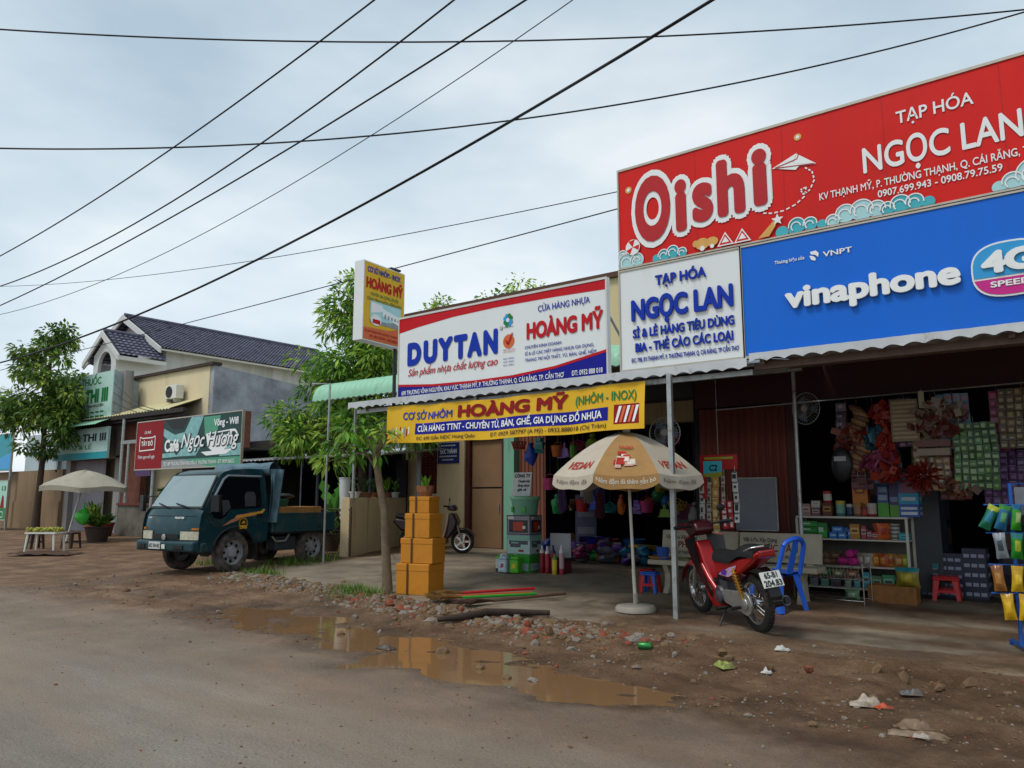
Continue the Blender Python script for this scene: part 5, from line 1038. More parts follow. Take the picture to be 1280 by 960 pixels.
# ------------------------------------------------------------ red motorbike
BR = M('bike_red', '#a01014', .25, .1, .06, 4, spec=.6); BDK = M('bike_dark_red', '#3b1016', .3, .1); SEATM = M('seat_vinyl', '#191a1c', .5, 0, .2, 20); ALU = M('cast_alloy', '#a9a9a5', .35, .7, .12, 14, dirt='#6b6257', dscale=9, dpos=(.55,.8)); ENG = M('engine_grey', '#55555a', .5, .6, .2, 14)
def bike_wheel(parent, c, r, w_, spokes=28, cast=0):
    t_ = MB(); n = 40; prof = [(r-w_*.9, -w_*.42),(r-w_*.45,-w_*.5),(r-w_*.12,-w_*.36),(r,0),(r-w_*.12,w_*.36),(r-w_*.45,w_*.5),(r-w_*.9,w_*.42),(r-w_*.9,-w_*.42)]
    t_.lathe(prof, c, n, (R(90),0,0), cap=False)
    for i in range(40):
        a = 2*PI*i/40
        for s_ in (1, -1): t_.bx((c[0]+(r-.004)*math.cos(a+.03*s_), c[1]+s_*w_*.17, c[2]+(r-.004)*math.sin(a+.03*s_)), (.012, w_*.3, .016), (0, -a, s_*.5))
    ty = t_.build('tyre', RUBBER, parent, smooth=40)
    m_ = MB(); m_.lathe([(r-w_*1.15,-w_*.3),(r-w_*.85,-w_*.36),(r-w_*.85,w_*.36),(r-w_*1.15,w_*.3),(r-w_*1.15,-w_*.3)], c, n, (R(90),0,0), cap=False)
    if cast:
        for i in range(cast):
            a = 2*PI*i/cast; m_.bx((c[0]+r*.42*math.cos(a), c[1], c[2]+r*.42*math.sin(a)), (r*.72,.03,.045), (0,-a,0))
    else:
        for i in range(spokes):
            a = 2*PI*i/spokes; b_ = a+(.5 if i % 2 else -.5); s_ = 1 if i % 4 < 2 else -1
            m_.tube([(c[0]+.035*math.cos(b_), c[1]+s_*.03, c[2]+.035*math.sin(b_)), (c[0]+(r-w_*1.1)*math.cos(a), c[1], c[2]+(r-w_*1.1)*math.sin(a))], .0022, 4, cap=False)
    m_.lathe([(.05,-.05),(.055,-.03),(.055,.03),(.05,.05)], c, 16, (R(90),0,0)); m_.build('rim', CHROME, ty, smooth=40)
    return ty
rear = Vector((-2.88, 7.80)); front = Vector((-3.83, 8.566)); ang = math.atan2(front.y-rear.y, front.x-rear.x)
mb_ = thing('motorbike', 'red motorbike with a numbered plate leaning on its stand in front of the benches', 'motorbike', (rear.x, rear.y, G(rear.x, rear.y)), 0)
mb_.rotation_euler = (R(-7), R(-1.2), ang)     # leans to its left on the stand
bike_wheel(mb_, (0,0,.285), .285, .085); bike_wheel(mb_, (1.215,0,.28), .28, .075)
def pan(name, poly, hw_, mat, parent=mb_, bev=.02, y0=0., seg=3):
    m = MB(); m.prism(poly, y0-hw_, y0+hw_, 'y'); return m.build(name, mat, parent, bevel=bev, seg=seg, smooth=40)
pan('leg_shield', [(1.10,.80),(1.13,.70),(1.02,.52),(.93,.36),(.86,.22),(.74,.17),(.60,.20),(.58,.30),(.70,.40),(.84,.58),(.92,.76),(.98,.84)], .085, BR)
m_ = MB()
for s_ in (1, -1):  # flared shield wings
    m_.grid(lambda u, v: Vector((1.02-.10*u-.30*v+.05*math.sin(PI*v), s_*(.075+.165*u*(1-.45*v)*(1-.3*max(0,v-.6))), .90-.60*v-.03*u)), 4, 8, 1); m_.grid(lambda u, v: Vector((1.035-.10*u-.30*v+.05*math.sin(PI*v), s_*(.078+.167*u*(1-.45*v)*(1-.3*max(0,v-.6))), .908-.60*v-.03*u)), 4, 8)
m_.build('shield_wing', [BR, BLACKP], mb_, smooth=60)
pan('inner_fairing', [(1.0,.84),(.92,.70),(.80,.50),(.70,.42),(.62,.46),(.60,.64),(.52,.60),(.50,.42),(.62,.30),(.80,.36),(.98,.60),(1.06,.80)], .075, BLACKP, bev=.02)
pan('lower_fairing', [(.98,.58),(.90,.42),(.84,.24),(.72,.15),(.56,.15),(.50,.24),(.62,.36),(.76,.46),(.90,.62)], .105, BR, bev=.03)
pan('side_fairing', [(.60,.64),(.52,.50),(.30,.46),(.10,.50),(.0,.56),(.15,.64),(.40,.68)], .09, BDK, bev=.02)
m_ = MB(); m_.grid(lambda u, v: Vector((1.215+.33*math.cos(R(15+125*u)), (v-.5)*.13, .28+.33*math.sin(R(15+125*u))-.25*(v-.5)**2)), 16, 6); m_.grid(lambda u, v: Vector((1.215+.322*math.cos(R(15+125*u)), (v-.5)*.12, .275+.322*math.sin(R(15+125*u))-.25*(v-.5)**2)), 16, 6); m_.build('front_mudguard', BR, mb_, smooth=60)
m_ = MB()
for s_ in (1, -1): m_.tube([(1.03,s_*.065,.78),(1.215,s_*.065,.28)], .02, 10)
m_.build('fork', ALU, mb_, smooth=50)
pan('handle_cowl', [(.86,.96),(.92,.90),(1.08,.88),(1.17,.93),(1.16,1.00),(1.06,1.06),(.93,1.05)], .115, BDK, bev=.035)
pan('headlight', [(1.11,.925),(1.185,.93),(1.19,.985),(1.13,1.02)], .085, M('bike_lens','#b9c0c4',.1,.2,.1), bev=.015)
m_ = MB(); m_.tube([(.90,.34,1.02),(.94,.26,1.015),(1.00,.1,1.0),(1.00,-.1,1.0),(.94,-.26,1.015),(.90,-.34,1.02)], .013, 8)
for s_ in (1, -1): m_.tube([(.895,s_*.36,1.02),(.935,s_*.24,1.018)], .02, 10); m_.tube([(.99,s_*.22,1.0),(.95,s_*.36,.985)], .007, 6)
m_.build('handlebar', BLACKP, mb_, smooth=50)
for s_ in (1, -1):
    m_ = MB(); m_.tube([(.97,s_*.2,1.03),(.99,s_*.27,1.13)], .006, 6); m_.ell((.985,s_*.28,1.17), (.012,.055,.042), 14, 8); m_.build('mirror', BLACKP, mb_, smooth=50)
def seatf(u, v):
    x_ = .60-.84*u; z_ = .73+.10*ss(.05,.35,1-abs(u-.12)*1.2)*0+.02+.10*ss(.35,.75,u); w_ = .125-.03*abs(u-.5); a = PI*v
    return Vector((x_, w_*math.cos(a), z_-.09*(1-math.sin(a)**.5)+.025*math.sin(a)))
m_ = MB(); m_.grid(seatf, 20, 12); m_.poly([seatf(0, i/12) for i in range(13)]); m_.poly([seatf(1, i/12) for i in range(13)][::-1]); m_.build('seat', SEATM, mb_, smooth=50)
pan('rear_cowl', [(.62,.66),(.55,.52),(.36,.50),(.14,.54),(-.10,.66),(-.30,.77),(-.31,.83),(-.10,.76),(.20,.70),(.45,.68)], .105, BR, bev=.03)
pan('tail_light', [(-.27,.75),(-.345,.775),(-.345,.84),(-.27,.83)], .085, M('tail_red','#8a0d10',.15,0,.1,spec=.8), bev=.015)
m_ = MB(); yl = .112
m_.add([(.50,yl,.53),(.30,yl,.52),(.16,yl,.57),(.10,yl,.66),(.26,yl,.62)], [(0,4,3,2,1)], 0); m_.add([(.44,yl+.002,.535),(.34,yl+.002,.53),(.30,yl+.002,.585),(.40,yl+.002,.59)], [(0,3,2,1)], 1); m_.build('body_decal', [M('decal_lilac','#b79ac0',.4), M('decal_violet','#5a2f9a',.4)], mb_)
m_ = MB(); m_.add([(.93,.109,.56),(.87,.109,.50),(.68,.109,.34),(.72,.109,.33),(.93,.109,.52)], [(0,4,3,2,1)]); m_.build('shield_vent', M('vent_chrome','#9a9a9a',.3,.7), mb_); m_ = MB()
for i in range(3): m_.add([(.90-.05*i,.111,.525-.05*i),(.86-.05*i,.111,.475-.05*i),(.875-.05*i,.111,.47-.05*i),(.915-.05*i,.111,.515-.05*i)], [(0,3,2,1)])
m_.build('vent_slot', BLACKP, mb_)
m_ = MB(); m_.lathe([(.085,-.11),(.10,-.09),(.10,.09),(.085,.11)], (.56,0,.30), 20, (R(90),0,0)); m_.lathe([(.065,0),(.075,.06),(.075,.14),(.06,.2)], (.62,0,.33), 16, (0,R(80),0)); m_.box(.40,.56,-.08,.08,.24,.46); m_.lathe([(.07,0),(.07,.03),(.04,.045),(0,.045)], (.52,.105,.29), 18, (R(-90),0,0)); m_.build('engine', ENG, mb_, smooth=40)
m_ = MB(); n_ = 12; cp = [(.02+.115*math.cos(R(90+180*i/n_)), .285+.115*math.sin(R(90+180*i/n_))) for i in range(n_+1)]+[(.40+.07*math.cos(R(-90+180*i/n_)), .31+.07*math.sin(R(-90+180*i/n_))) for i in range(n_+1)]
m_.prism(cp, .085, .115, 'y'); m_.lathe([(.06,0),(.06,.012),(.03,.02),(0,.02)], (.02,.115,.285), 18, (R(-90),0,0)); m_.box(.0,.45,-.105,-.08,.26,.31); m_.build('chain_case', ALU, mb_, bevel=.012, smooth=40)
for s_ in (1, -1):
    m_ = MB(); pts = [(.14-.10*i/60+.028*math.cos(i*PI/4.), s_*.125+.028*math.sin(i*PI/4.), .60-.22*i/60) for i in range(61)]; m_.tube(pts, .0065, 5); m_.tube([(.15,s_*.125,.63),(.02,s_*.125,.30)], .012, 8); m_.build('shock_absorber', M('shock_gold','#b8862c',.3,.6), mb_, smooth=50)
m_ = MB(); m_.tube([(.60,-.09,.22),(.45,-.11,.17),(.25,-.125,.20)], .018, 8); m_.tube([(.25,-.13,.20),(.15,-.14,.215),(-.30,-.155,.33)], [.03,.045,.05], 14); m_.tube([(-.30,-.155,.33),(-.325,-.156,.336)], [.035,.035], 14, 1); m_.build('exhaust', [M('exhaust_steel','#5a5a5c',.35,.8,.1), BLACKP], mb_, smooth=50)
pan('rear_mudguard', [(.0,.60),(-.20,.66),(-.30,.62),(-.40,.40),(-.385,.39),(-.29,.55),(-.18,.60)], .06, BLACKP, bev=.008)
m_ = MB(); m_.bx((-.345,.0,.56),(.006,.22,.155),(0,R(24),0)); plt = m_.build('number_plate', M('plate_pale','#d3d6d0',.5,0,.03), mb_, bevel=.004)
vn = Vector((.0,0,1)); vv = Vector((math.sin(R(24)),0,math.cos(R(24)))); pc = Vector((-.345,0,.56))+Vector((-.005*math.cos(R(24)),0,.003))
m_ = MB(); m_.text('65-B1', pc+vv*.012+Vector((0,.07,0)), (0,-1,0), vv, .052, .14, 0, .03, off=.002); m_.text('204.83', pc-vv*.066+Vector((0,.095,0)), (0,-1,0), vv, .055, .19, 0, .03, off=.002); m_.build('lettering', LBLK, plt)
m_ = MB(); m_.tube([(.42,.10,.20),(.36,.30,-.035)], .011, 8); m_.box(.30,.40,.27,.33,-.04,-.03); m_.build('side_stand', DKSTEEL, mb_, smooth=50)
m_ = MB(); m_.tube([(.40,.23,.20),(.40,-.23,.20)], .012, 8); m_.tube([(.40,.24,.20),(.40,.14,.20)], .02, 8); m_.tube([(.12,.22,.24),(.12,.10,.24)], .018, 8); m_.build('foot_peg', BLACKP, mb_, smooth=50)
m_ = MB(); m_.tube([(-.02,.10,.80),(-.22,.10,.86),(-.28,0,.87),(-.22,-.10,.86),(-.02,-.10,.80)], .011, 8); m_.build('grab_rail', CHROME, mb_, smooth=50)
# ------------------------------------------------------------ scooter behind the boxes
sp = Vector((-11.6, 13.24)); sa = math.atan2(.52, 1.0)
sco = thing('scooter', 'dark maroon and beige scooter half hidden behind the stacked cartons', 'scooter', (sp.x-1.22*math.cos(sa), sp.y-1.22*math.sin(sa), .165), sa)
bike_wheel(sco, (0,0,.26), .26, .09, cast=5); bike_wheel(sco, (1.22,0,.26), .26, .08, cast=5)
BEI = M('scooter_beige','#b58c72',.4,0,.06); SDK = M('scooter_maroon','#2c1416',.3,.1,.08,spec=.6)
def pan2(*a, **k): return pan(*a, parent=sco, **k)
pan2('leg_shield', [(1.06,.88),(1.14,.70),(1.08,.52),(.94,.34),(.84,.30),(.88,.46),(.92,.70),(.95,.90)], .19, SDK, bev=.04); pan2('inner_shield', [(.945,.86),(.92,.68),(.86,.42),(.78,.26),(.74,.27),(.82,.46),(.87,.72),(.90,.88)], .17, BEI, bev=.03)
pan2('floorboard', [(.86,.20),(.86,.31),(.44,.31),(.40,.22)], .17, SDK, bev=.03); pan2('rear_body', [(.46,.30),(.40,.60),(.30,.70),(-.30,.78),(-.40,.70),(-.20,.50),(.10,.40),(.30,.22)], .15, SDK, bev=.05); pan2('side_panel', [(.44,.34),(.38,.58),(.25,.58),(.30,.36)], .165, BEI, bev=.02)
pan2('seat', [(.40,.70),(.34,.78),(.0,.80),(-.30,.88),(-.36,.82),(-.30,.77),(.30,.69)], .13, SEATM, bev=.04); pan2('handle_cowl', [(.86,1.00),(.92,.95),(1.05,.93),(1.10,.99),(1.03,1.08),(.92,1.07)], .13, SDK, bev=.04)
pan2('front_mudguard', [(1.22+.31*math.cos(R(a_)), .26+.31*math.sin(R(a_))) for a_ in range(20, 151, 13)]+[(1.22+.275*math.cos(R(a_)), .26+.275*math.sin(R(a_))) for a_ in range(150, 19, -13)], .06, SDK, bev=.01)
m_ = MB(); m_.tube([(.88,.33,1.05),(.96,.1,1.02),(.96,-.1,1.02),(.88,-.33,1.05)], .014, 8)
for s_ in (1, -1): m_.tube([(.87,s_*.36,1.05),(.92,s_*.24,1.04)], .02, 8)
m_.build('handlebar', BLACKP, sco, smooth=50); m_ = MB()
for s_ in (1, -1): m_.tube([(1.08,s_*.06,.70),(1.22,s_*.06,.26)], .02, 8)
m_.build('fork', ALU, sco); m_ = MB(); m_.box(-.1,.35,-.1,.1,.14,.36); m_.tube([(.2,.1,.1),(.15,.22,.0)], .012, 6); m_.build('engine', ENG, sco, bevel=.02); m_ = MB(); m_.tube([(.95,-.22,1.05),(.99,-.28,1.16)], .006, 6); m_.ell((.99,-.29,1.19),(.012,.05,.04),12,6); m_.build('mirror', BLACKP, sco, smooth=50)
# ------------------------------------------------------------ blue plastic chair
CBL = M('chair_blue', '#2a68e0', .35, 0, .06, 4, spec=.5)
chv = Vector((-3.25, 9.36, 0)); ch = thing('plastic_chair', 'bright blue moulded plastic chair without arms beside the red motorbike', 'chair', (chv.x, chv.y, G(chv.x, chv.y)), R(157))
# local: x = seat front, y = left
m_ = MB(); m_.grid(lambda u, v: Vector((-.20+.42*u, -.20+.40*v, .435+.02*abs(2*v-1)**2+.02*(u-.4)**2-.03*ss(.8,1,u))), 10, 10); m_.grid(lambda u, v: Vector((-.20+.42*u, -.20+.40*v, .405+.02*abs(2*v-1)**2-.03*ss(.8,1,u))), 10, 10); m_.box(-.2,.22,-.21,-.195,.38,.455); m_.box(-.2,.22,.195,.21,.38,.455); m_.box(.205,.22,-.2,.2,.38,.43); m_.build('seat', CBL, ch, smooth=50)
for sx, sy in ((1,1),(1,-1),(-1,1),(-1,-1)):
    m_ = MB(); px, py = .19*sx-(.0), .18*sy; qx, qy = (.24 if sx > 0 else -.27), .235*sy
    def lg(t_): return Vector((px+(qx-px)*t_, py+(qy-py)*t_, .42*(1-t_)))
    s1 = Vector((-sx*.07,0,0)); s2 = Vector((0,-sy*.075,0)); th = .01
    for s_ in (s1, s2):
        a0, a1 = lg(0), lg(1); nn2 = s_.cross(Z_).normalized()*th
        m_.add([a0, a0+s_*1.2, a1+s_*.8, a1, a0+nn2, a0+s_*1.2+nn2, a1+s_*.8+nn2, a1+nn2], [(0,1,2,3),(7,6,5,4),(0,4,5,1),(1,5,6,2),(2,6,7,3),(3,7,4,0)])
    m_.build('leg', CBL, ch)
m_ = MB()
def bk(u, h): return Vector((-.20-.12*h-.03*math.sin(PI*u), -.19+.38*u*(1)+.0, .44+.42*h))
for s_ in (0, 1):
    pts = [Vector((-.20-.10*t_, (-.195+.39*s_)*(1-.12*t_), .42+.34*t_)) for t_ in [i/6 for i in range(7)]]
    for a_, b_ in zip(pts, pts[1:]): m_.tube([a_, b_], .028, 8)
tp_ = [Vector((-.30-.045*math.sin(PI*i/12), -.171+.342*i/12, .76+.085*math.sin(PI*i/12)**.6)) for i in range(13)]
m_.tube(tp_, .03, 8)
for y_ in (0,): m_.add([Vector((-.205,y_-.05,.43)),Vector((-.205,y_+.05,.43)),Vector((-.335,y_+.042,.83)),Vector((-.335,y_-.042,.83)),Vector((-.219,y_-.05,.43)),Vector((-.219,y_+.05,.43)),Vector((-.350,y_+.042,.83)),Vector((-.350,y_-.042,.83))], [(0,1,2,3),(7,6,5,4),(0,4,5,1),(1,5,6,2),(2,6,7,3),(3,7,4,0)])
m_.build('backrest', CBL, ch, smooth=50)
# ------------------------------------------------------------ concrete benches with donors' names
BEN = M('bench_concrete', '#a89f8c', .8, 0, .1, 5, bump=.2, bscale=50, dirt='#6d6353', dscale=3, dpos=(.55,.8))
def bench(label, x0, x1, y, lines):
    z0 = .10; t_ = thing('concrete_bench', label, 'bench', ((x0+x1)/2, y, z0), 0, 'concrete benches before the grocery'); h = (x1-x0)/2
    m = MB(); m.box(-h-.04,h+.04,-.22,.16,.38,.45); m.build('seat', BEN, t_, bevel=.015)
    for s_ in (-1, 1): m = MB(); m.prism([(-.18,.0),(.14,.0),(.10,.10),(.06,.28),(.12,.38),(-.18,.38),(-.10,.26),(-.12,.10)], s_*(h-.2)-.04, s_*(h-.2)+.04, 'x'); m.build('leg', BEN, t_, bevel=.01)
    m = MB(); m.T = Matrix.Translation((0,.13,.45)) @ Matrix.Rotation(R(-10), 4, 'X'); m.box(-h,h,0,.06,.02,.40); m.box(-h+.1,-h+.2,.005,.055,-.03,.02); m.box(h-.2,h-.1,.005,.055,-.03,.02); bk_ = m.build('backrest', BEN, t_, bevel=.012)
    m = MB(); m.T = Matrix.Translation((0,.13,.45)) @ Matrix.Rotation(R(-10), 4, 'X')
    for s_, xa, xb, z_, cp_, mt in lines: m.text(s_, (xa*h,0,z_), (1,0,0), (0,0,1), cp_, (xb-xa)*h, mt, .02, off=.003)
    m.build('lettering', [LBLK, M('bench_maroon','#5a1a1a',.7)], bk_)
    return t_
ln_ = [('Vật Liệu Xây Dựng',-.9,-.05,.28,.05,0),('PHÚC TẤN',-.55,.45,.16,.085,1),('ĐC: 689 KV THẠNH MỸ - ĐT: 0918 271 272',-.85,.55,.075,.04,0)]
bench('concrete bench with maroon name, left one holding a red bag, partly behind the awning post', -5.15, -4.02, 10.05, ln_)
bench('concrete bench with maroon name, right one just behind the blue chair', -3.98, -2.92, 9.98, ln_)
zb = .555
m_ = MB(); m_.ell((-4.62,10.33,.98), (.26,.10,.085), 18, 10, lump=.3, seed=2); m_.ell((-4.88,10.33,.96),(.1,.08,.07),12,8,lump=.2,seed=4); tag(m_.build('red_bag', M('bag_red','#a3162c',.5,0,.15,6,bump=.3,bscale=15), smooth=60), 'rumpled crimson bag lying on the back of the left concrete bench', 'bag')
m_ = MB(); m_.lathe([(.075,0),(.09,.16),(.092,.165),(.08,.165),(.07,.02),(0,.02)], (-4.98,9.9,zb), 18); tag(m_.build('plastic_cup', M('cup_blue','#27509c',.4), smooth=40), 'small blue plastic cup on the seat of the left concrete bench', 'cup')
m_ = MB(); m_.lathe([(.13,0),(.17,.03),(.165,.035),(.12,.012),(0,.012)], (-5.05,9.95,zb), 20); tag(m_.build('snack_tray', M('tray_tan','#a8783f',.5), smooth=40), 'flat tan tray at the left end of the left concrete bench', 'tray')
for i, (x_, c_, lab) in enumerate([(-3.86,'#b9b8b0','crumpled white plastic bag on the seat of the right bench by its left end'),(-3.70,'#aeb4b2','small white tub on the seat of the right bench beside the plastic bag')]):
    m_ = MB()
    if i == 0: m_.ell((x_,9.95,zb+.06),(.10,.09,.065),14,8,lump=.5,seed=9)
    else: m_.lathe([(.06,0),(.075,.11),(.08,.11),(.08,.125),(0,.125)], (x_,9.95,zb), 18)
    tag(m_.build(('plastic_bag','tub')[i], M('bag_white_%d' % i, c_, .4), smooth=50), lab, ('bag','tub')[i])
# small plastic stools
def stool(name, label, loc, h, w_, mats, rz=0, grp=None):
    t_ = thing(name, label, 'stool', loc, rz, grp); m = MB(); m.box(-w_/2,w_/2,-w_/2,w_/2,h-.02,h); m.box(-w_/2-.005,w_/2+.005,-w_/2-.005,w_/2+.005,h-.05,h-.02); m.build('seat', mats[0], t_, bevel=.012)
    for sx in (-1,1):
        for sy in (-1,1):
            m = MB(); k = w_/2; f = 1.18; a_ = Vector((sx*k,sy*k,h-.05)); b_ = Vector((sx*k*f,sy*k*f,0)); wd_ = w_*.2; th = .012
            for d1 in (Vector((-sx*wd_,0,0)), Vector((0,-sy*wd_,0))):
                n_ = Vector((0,-sy*th,0)) if d1.x else Vector((-sx*th,0,0))
                m.add([a_,a_+d1*1.3,b_+d1*.9,b_,a_+n_,a_+d1*1.3+n_,b_+d1*.9+n_,b_+n_], [(0,1,2,3),(7,6,5,4),(0,4,5,1),(1,5,6,2),(2,6,7,3),(3,7,4,0)])
            m.build('leg', mats[len(mats)-1] if sx*sy > 0 else mats[0], t_)
    m = MB(); m.box(-w_*.5,w_*.5,-w_*.545,-w_*.515,h*.34,h*.46); m.box(-w_*.5,w_*.5,w_*.515,w_*.545,h*.34,h*.46); m.build('brace', mats[-1], t_); return t_
SRED = M('stool_red','#b8161c',.35,0,.05); SBLU = M('stool_blue','#2458b8',.35,0,.05)
stool('plastic_stool', 'small red plastic stool under the parasol, behind the blue and red one', (-5.42,10.25,.105), .27, .20, [SRED], .3, 'plastic stools by the benches'); stool('plastic_stool', 'small blue and red plastic stool by the foot of the left bench', (-5.16,9.85,.095), .29, .21, [SBLU, SRED], .15, 'plastic stools by the benches')
stool('plastic_stool', 'red plastic stool beside the wooden crate in the grocery entrance', (-1.72,11.15,.13), .30, .28, [SRED], .1)
# ------------------------------------------------------------ parasol
UC = Vector((-4.56, 8.32)); um = thing('parasol', 'tan and cream eight panel market parasol with red lettering on a round concrete foot', 'parasol', (UC.x, UC.y, .055))
CANT = M('canvas_tan','#a07a4a',.85,0,.10,5,bump=.2,bscale=120); CANC = M('canvas_cream','#b5ab9a',.85,0,.07,5,bump=.2,bscale=120,dirt='#8c8070',dscale=2,dpos=(.55,.85))
m_ = MB(); m_.lathe([(.21,0),(.24,.02),(.24,.06),(.22,.085),(.06,.10),(.03,.10),(.03,.22),(0,.22)], (0,0,0), 32); m_.build('foot', M('foot_concrete','#9b9489',.85,0,.12,6,bump=.2), um, smooth=40)
m_ = MB(); m_.tube([(0,0,.1),(-.02,0,.5)], .022, 10); m_.tube([(-.01,0,.28),(-.075,.0,2.10)], .019, 10); m_.build('pole', M('pole_cream','#cfc8ba',.5,.1,.08,6,dirt='#8c7a60',dscale=8,dpos=(.6,.85)), um, smooth=50)
uc = Vector((-.075,0,2.14)); RU = .93
def ucan(a, v, sect): # v 0 apex .. 1 edge .. ; panels sag between ribs
    k = math.cos(PI/8)/math.cos(((a+PI/8) % (PI/4))-PI/8); r_ = RU*v*k; z_ = -.62*v**1.6-.05*v+.0; sag = (1-((((a+PI/8) % (PI/4))-PI/8)/(PI/8))**2)
    return uc+Vector((r_*math.cos(a), r_*math.sin(a), z_-.012*sag*v))
A0 = R(-62)
for p_ in range(8):
    a0 = A0+p_*PI/4-PI/8+.0; off = A0-PI/8
    m_ = MB()
    def pf(u, v):
        th_ = a0+u*PI/4; loc_u = u*2-1; r_ = RU*v*math.cos(PI/8)/math.cos(loc_u*PI/8); z_ = -.50*v**1.7-.03*v; return uc+Vector((r_*math.cos(th_), r_*math.sin(th_), z_-.03*(1-loc_u**2)*v))
    def vf(u, v):
        p = pf(u, 1); th_ = a0+u*PI/4; wv = .5+.5*abs(2*u-1)**3
        return p+Vector((math.cos(th_),math.sin(th_),0))*(.02*v*(1-v*.2)+.008*math.sin(u*13+p_)*v)+Vector((0,0,-v*(.15-.05*abs(2*u-1)**4+.012*math.sin(u*9+p_))))
    mi_ = CANT if p_ in (0, 4, 6, 2) else CANC
    m_.grid(pf, 10, 10); m_.grid(vf, 12, 4)
    pn = m_.build('canopy_panel', mi_, um, smooth=60)
    if p_ in (0, 1, 7):
        l_ = MB()
        def cm(s_x, z_, p_=p_, a0=a0): return None
        def put(txt, u0, u1, v_, cap_, mi, fn, bold, sh_=0., du=1, off=.012):
            vs, fs = text_geo(txt, bold, sh_); x0 = min(q_.x for q_ in vs); x1 = max(q_.x for q_ in vs); o = []
            for q_ in vs:
                u = u0+(u1-u0)*(q_.x-x0)/(x1-x0); v = v_-q_.y/CAP*cap_; b_ = fn(u, v); th_ = a0+u*PI/4; o.append(b_+Vector((math.cos(th_), math.sin(th_), .6)).normalized()*off)
            l_.add(o, fs, mi)
        if p_ == 0:
            for i in range(14):
                rr_ = random.Random(i); u = .2+.42*rr_.random(); v = .62+.2*rr_.random(); du, dv = .10+.10*rr_.random(), .05+.06*rr_.random(); q4 = [pf(u,v),pf(u+du,v),pf(u+du,v+dv),pf(u,v+dv)]; n_ = Vector((math.cos(A0), math.sin(A0), .6)).normalized(); l_.add([q_+n_*(.012+.0008*i) for q_ in q4], [(0,3,2,1)], (1,0,2)[i % 3])
            put('Vedan', .30,.70,.60,.06,0,pf,.018,.2,off=.026)
            put('Nêm đậm đà thêm gắn bó', .04,.96,.62,.36,1,vf,.01,off=.005)
        else:
            put('VEDAN', .16,.84,.90,.10,0,pf,.02,.12,off=.007); put('Nêm đậm đà', .1,.85,.62,.34,3,vf,.0,off=.005)
        l_.build('lettering', [M('canvas_red','#a82418',.8), M('canvas_white','#d5cdbc',.8), M('canvas_pink','#c59a8c',.8), M('canvas_grey','#6d665d',.8)], pn)
m_ = MB()
for p_ in range(8):
    th_ = A0-PI/8+p_*PI/4; pts = [uc+Vector((RU*v*math.cos(th_), RU*v*math.sin(th_), -.50*v**1.7-.03*v-.018)) for v in [i/8 for i in range(9)]]; m_.tube(pts, .006, 5); m_.tube([uc+Vector((0,0,-.55)), pts[5]], .005, 5)
m_.build('rib', STEEL, um); m_ = MB(); m_.ell(uc+Vector((0,0,.02)),(.05,.05,.04),14,8); m_.build('finial', M('finial_white','#bcb7ab',.5), um, smooth=60)
tag(MB().tube([(-4.62,8.32,1.62),(-4.4,8.25,1.54),(-4.15,8.12,1.54),(-3.9,8.02,1.68)], .006, 6).build('tie_cord', M('cord_tan','#9a8a60',.8), smooth=60), 'thin tan cord tying the parasol pole to the awning post', 'cord')
# ------------------------------------------------------------ goods
def C_(h, r=.4, v=.1, **k): return M('goods_'+h.lstrip('#')+('%d' % int(r*10)), h, r, 0, v, 14, **k)
def carton(name, label, cat, loc, d, mats, rz=0., grp=None, bands=(), tape=False):
    """printed box: faces with printed bands (x0,x1,z0,z1 as fractions of the front, material index)"""
    t_ = MB(); w_, dp_, h_ = d; t_.box(-w_/2,w_/2,-dp_/2,dp_/2,0,h_)
    for i, (x0,x1,z0,z1,mi) in enumerate(bands):
        y_ = -dp_/2-.0012-.0006*i; t_.poly([(-w_/2+w_*x0,y_,h_*z0),(-w_/2+w_*x1,y_,h_*z0),(-w_/2+w_*x1,y_,h_*z1),(-w_/2+w_*x0,y_,h_*z1)], mi)
        x_ = w_/2+.0012+.0006*i; t_.poly([(x_,-dp_/2+dp_*x0,h_*z0),(x_,-dp_/2+dp_*x1,h_*z0),(x_,-dp_/2+dp_*x1,h_*z1),(x_,-dp_/2+dp_*x0,h_*z1)], mi)
    return tag(t_.build(name, mats, loc=loc, rz=rz), label, cat, grp)
def can(name, label, cat, loc, r, h, mats, grp=None, lid=1, neck=None):
    t_ = MB(); t_.lathe([(r*.96,0),(r,.004),(r,h*.22)], (0,0,0), 20, mi=0); t_.lathe([(r,h*.22),(r,h*.8)], (0,0,0), 20, mi=min(1,len(mats)-1), cap=False)
    t_.lathe([(r,h*.8),(r,h-.004),(r*1.03,h-.004),(r*1.03,h*1.06),(0,h*1.06)] if not neck else [(r,h*.8),(r*.9,h*.88),(neck,h*.95),(neck,h*1.1),(0,h*1.1)], (0,0,0), 20, mi=len(mats)-1)
    return tag(t_.build(name, mats, loc=loc, smooth=40), label, cat, grp)
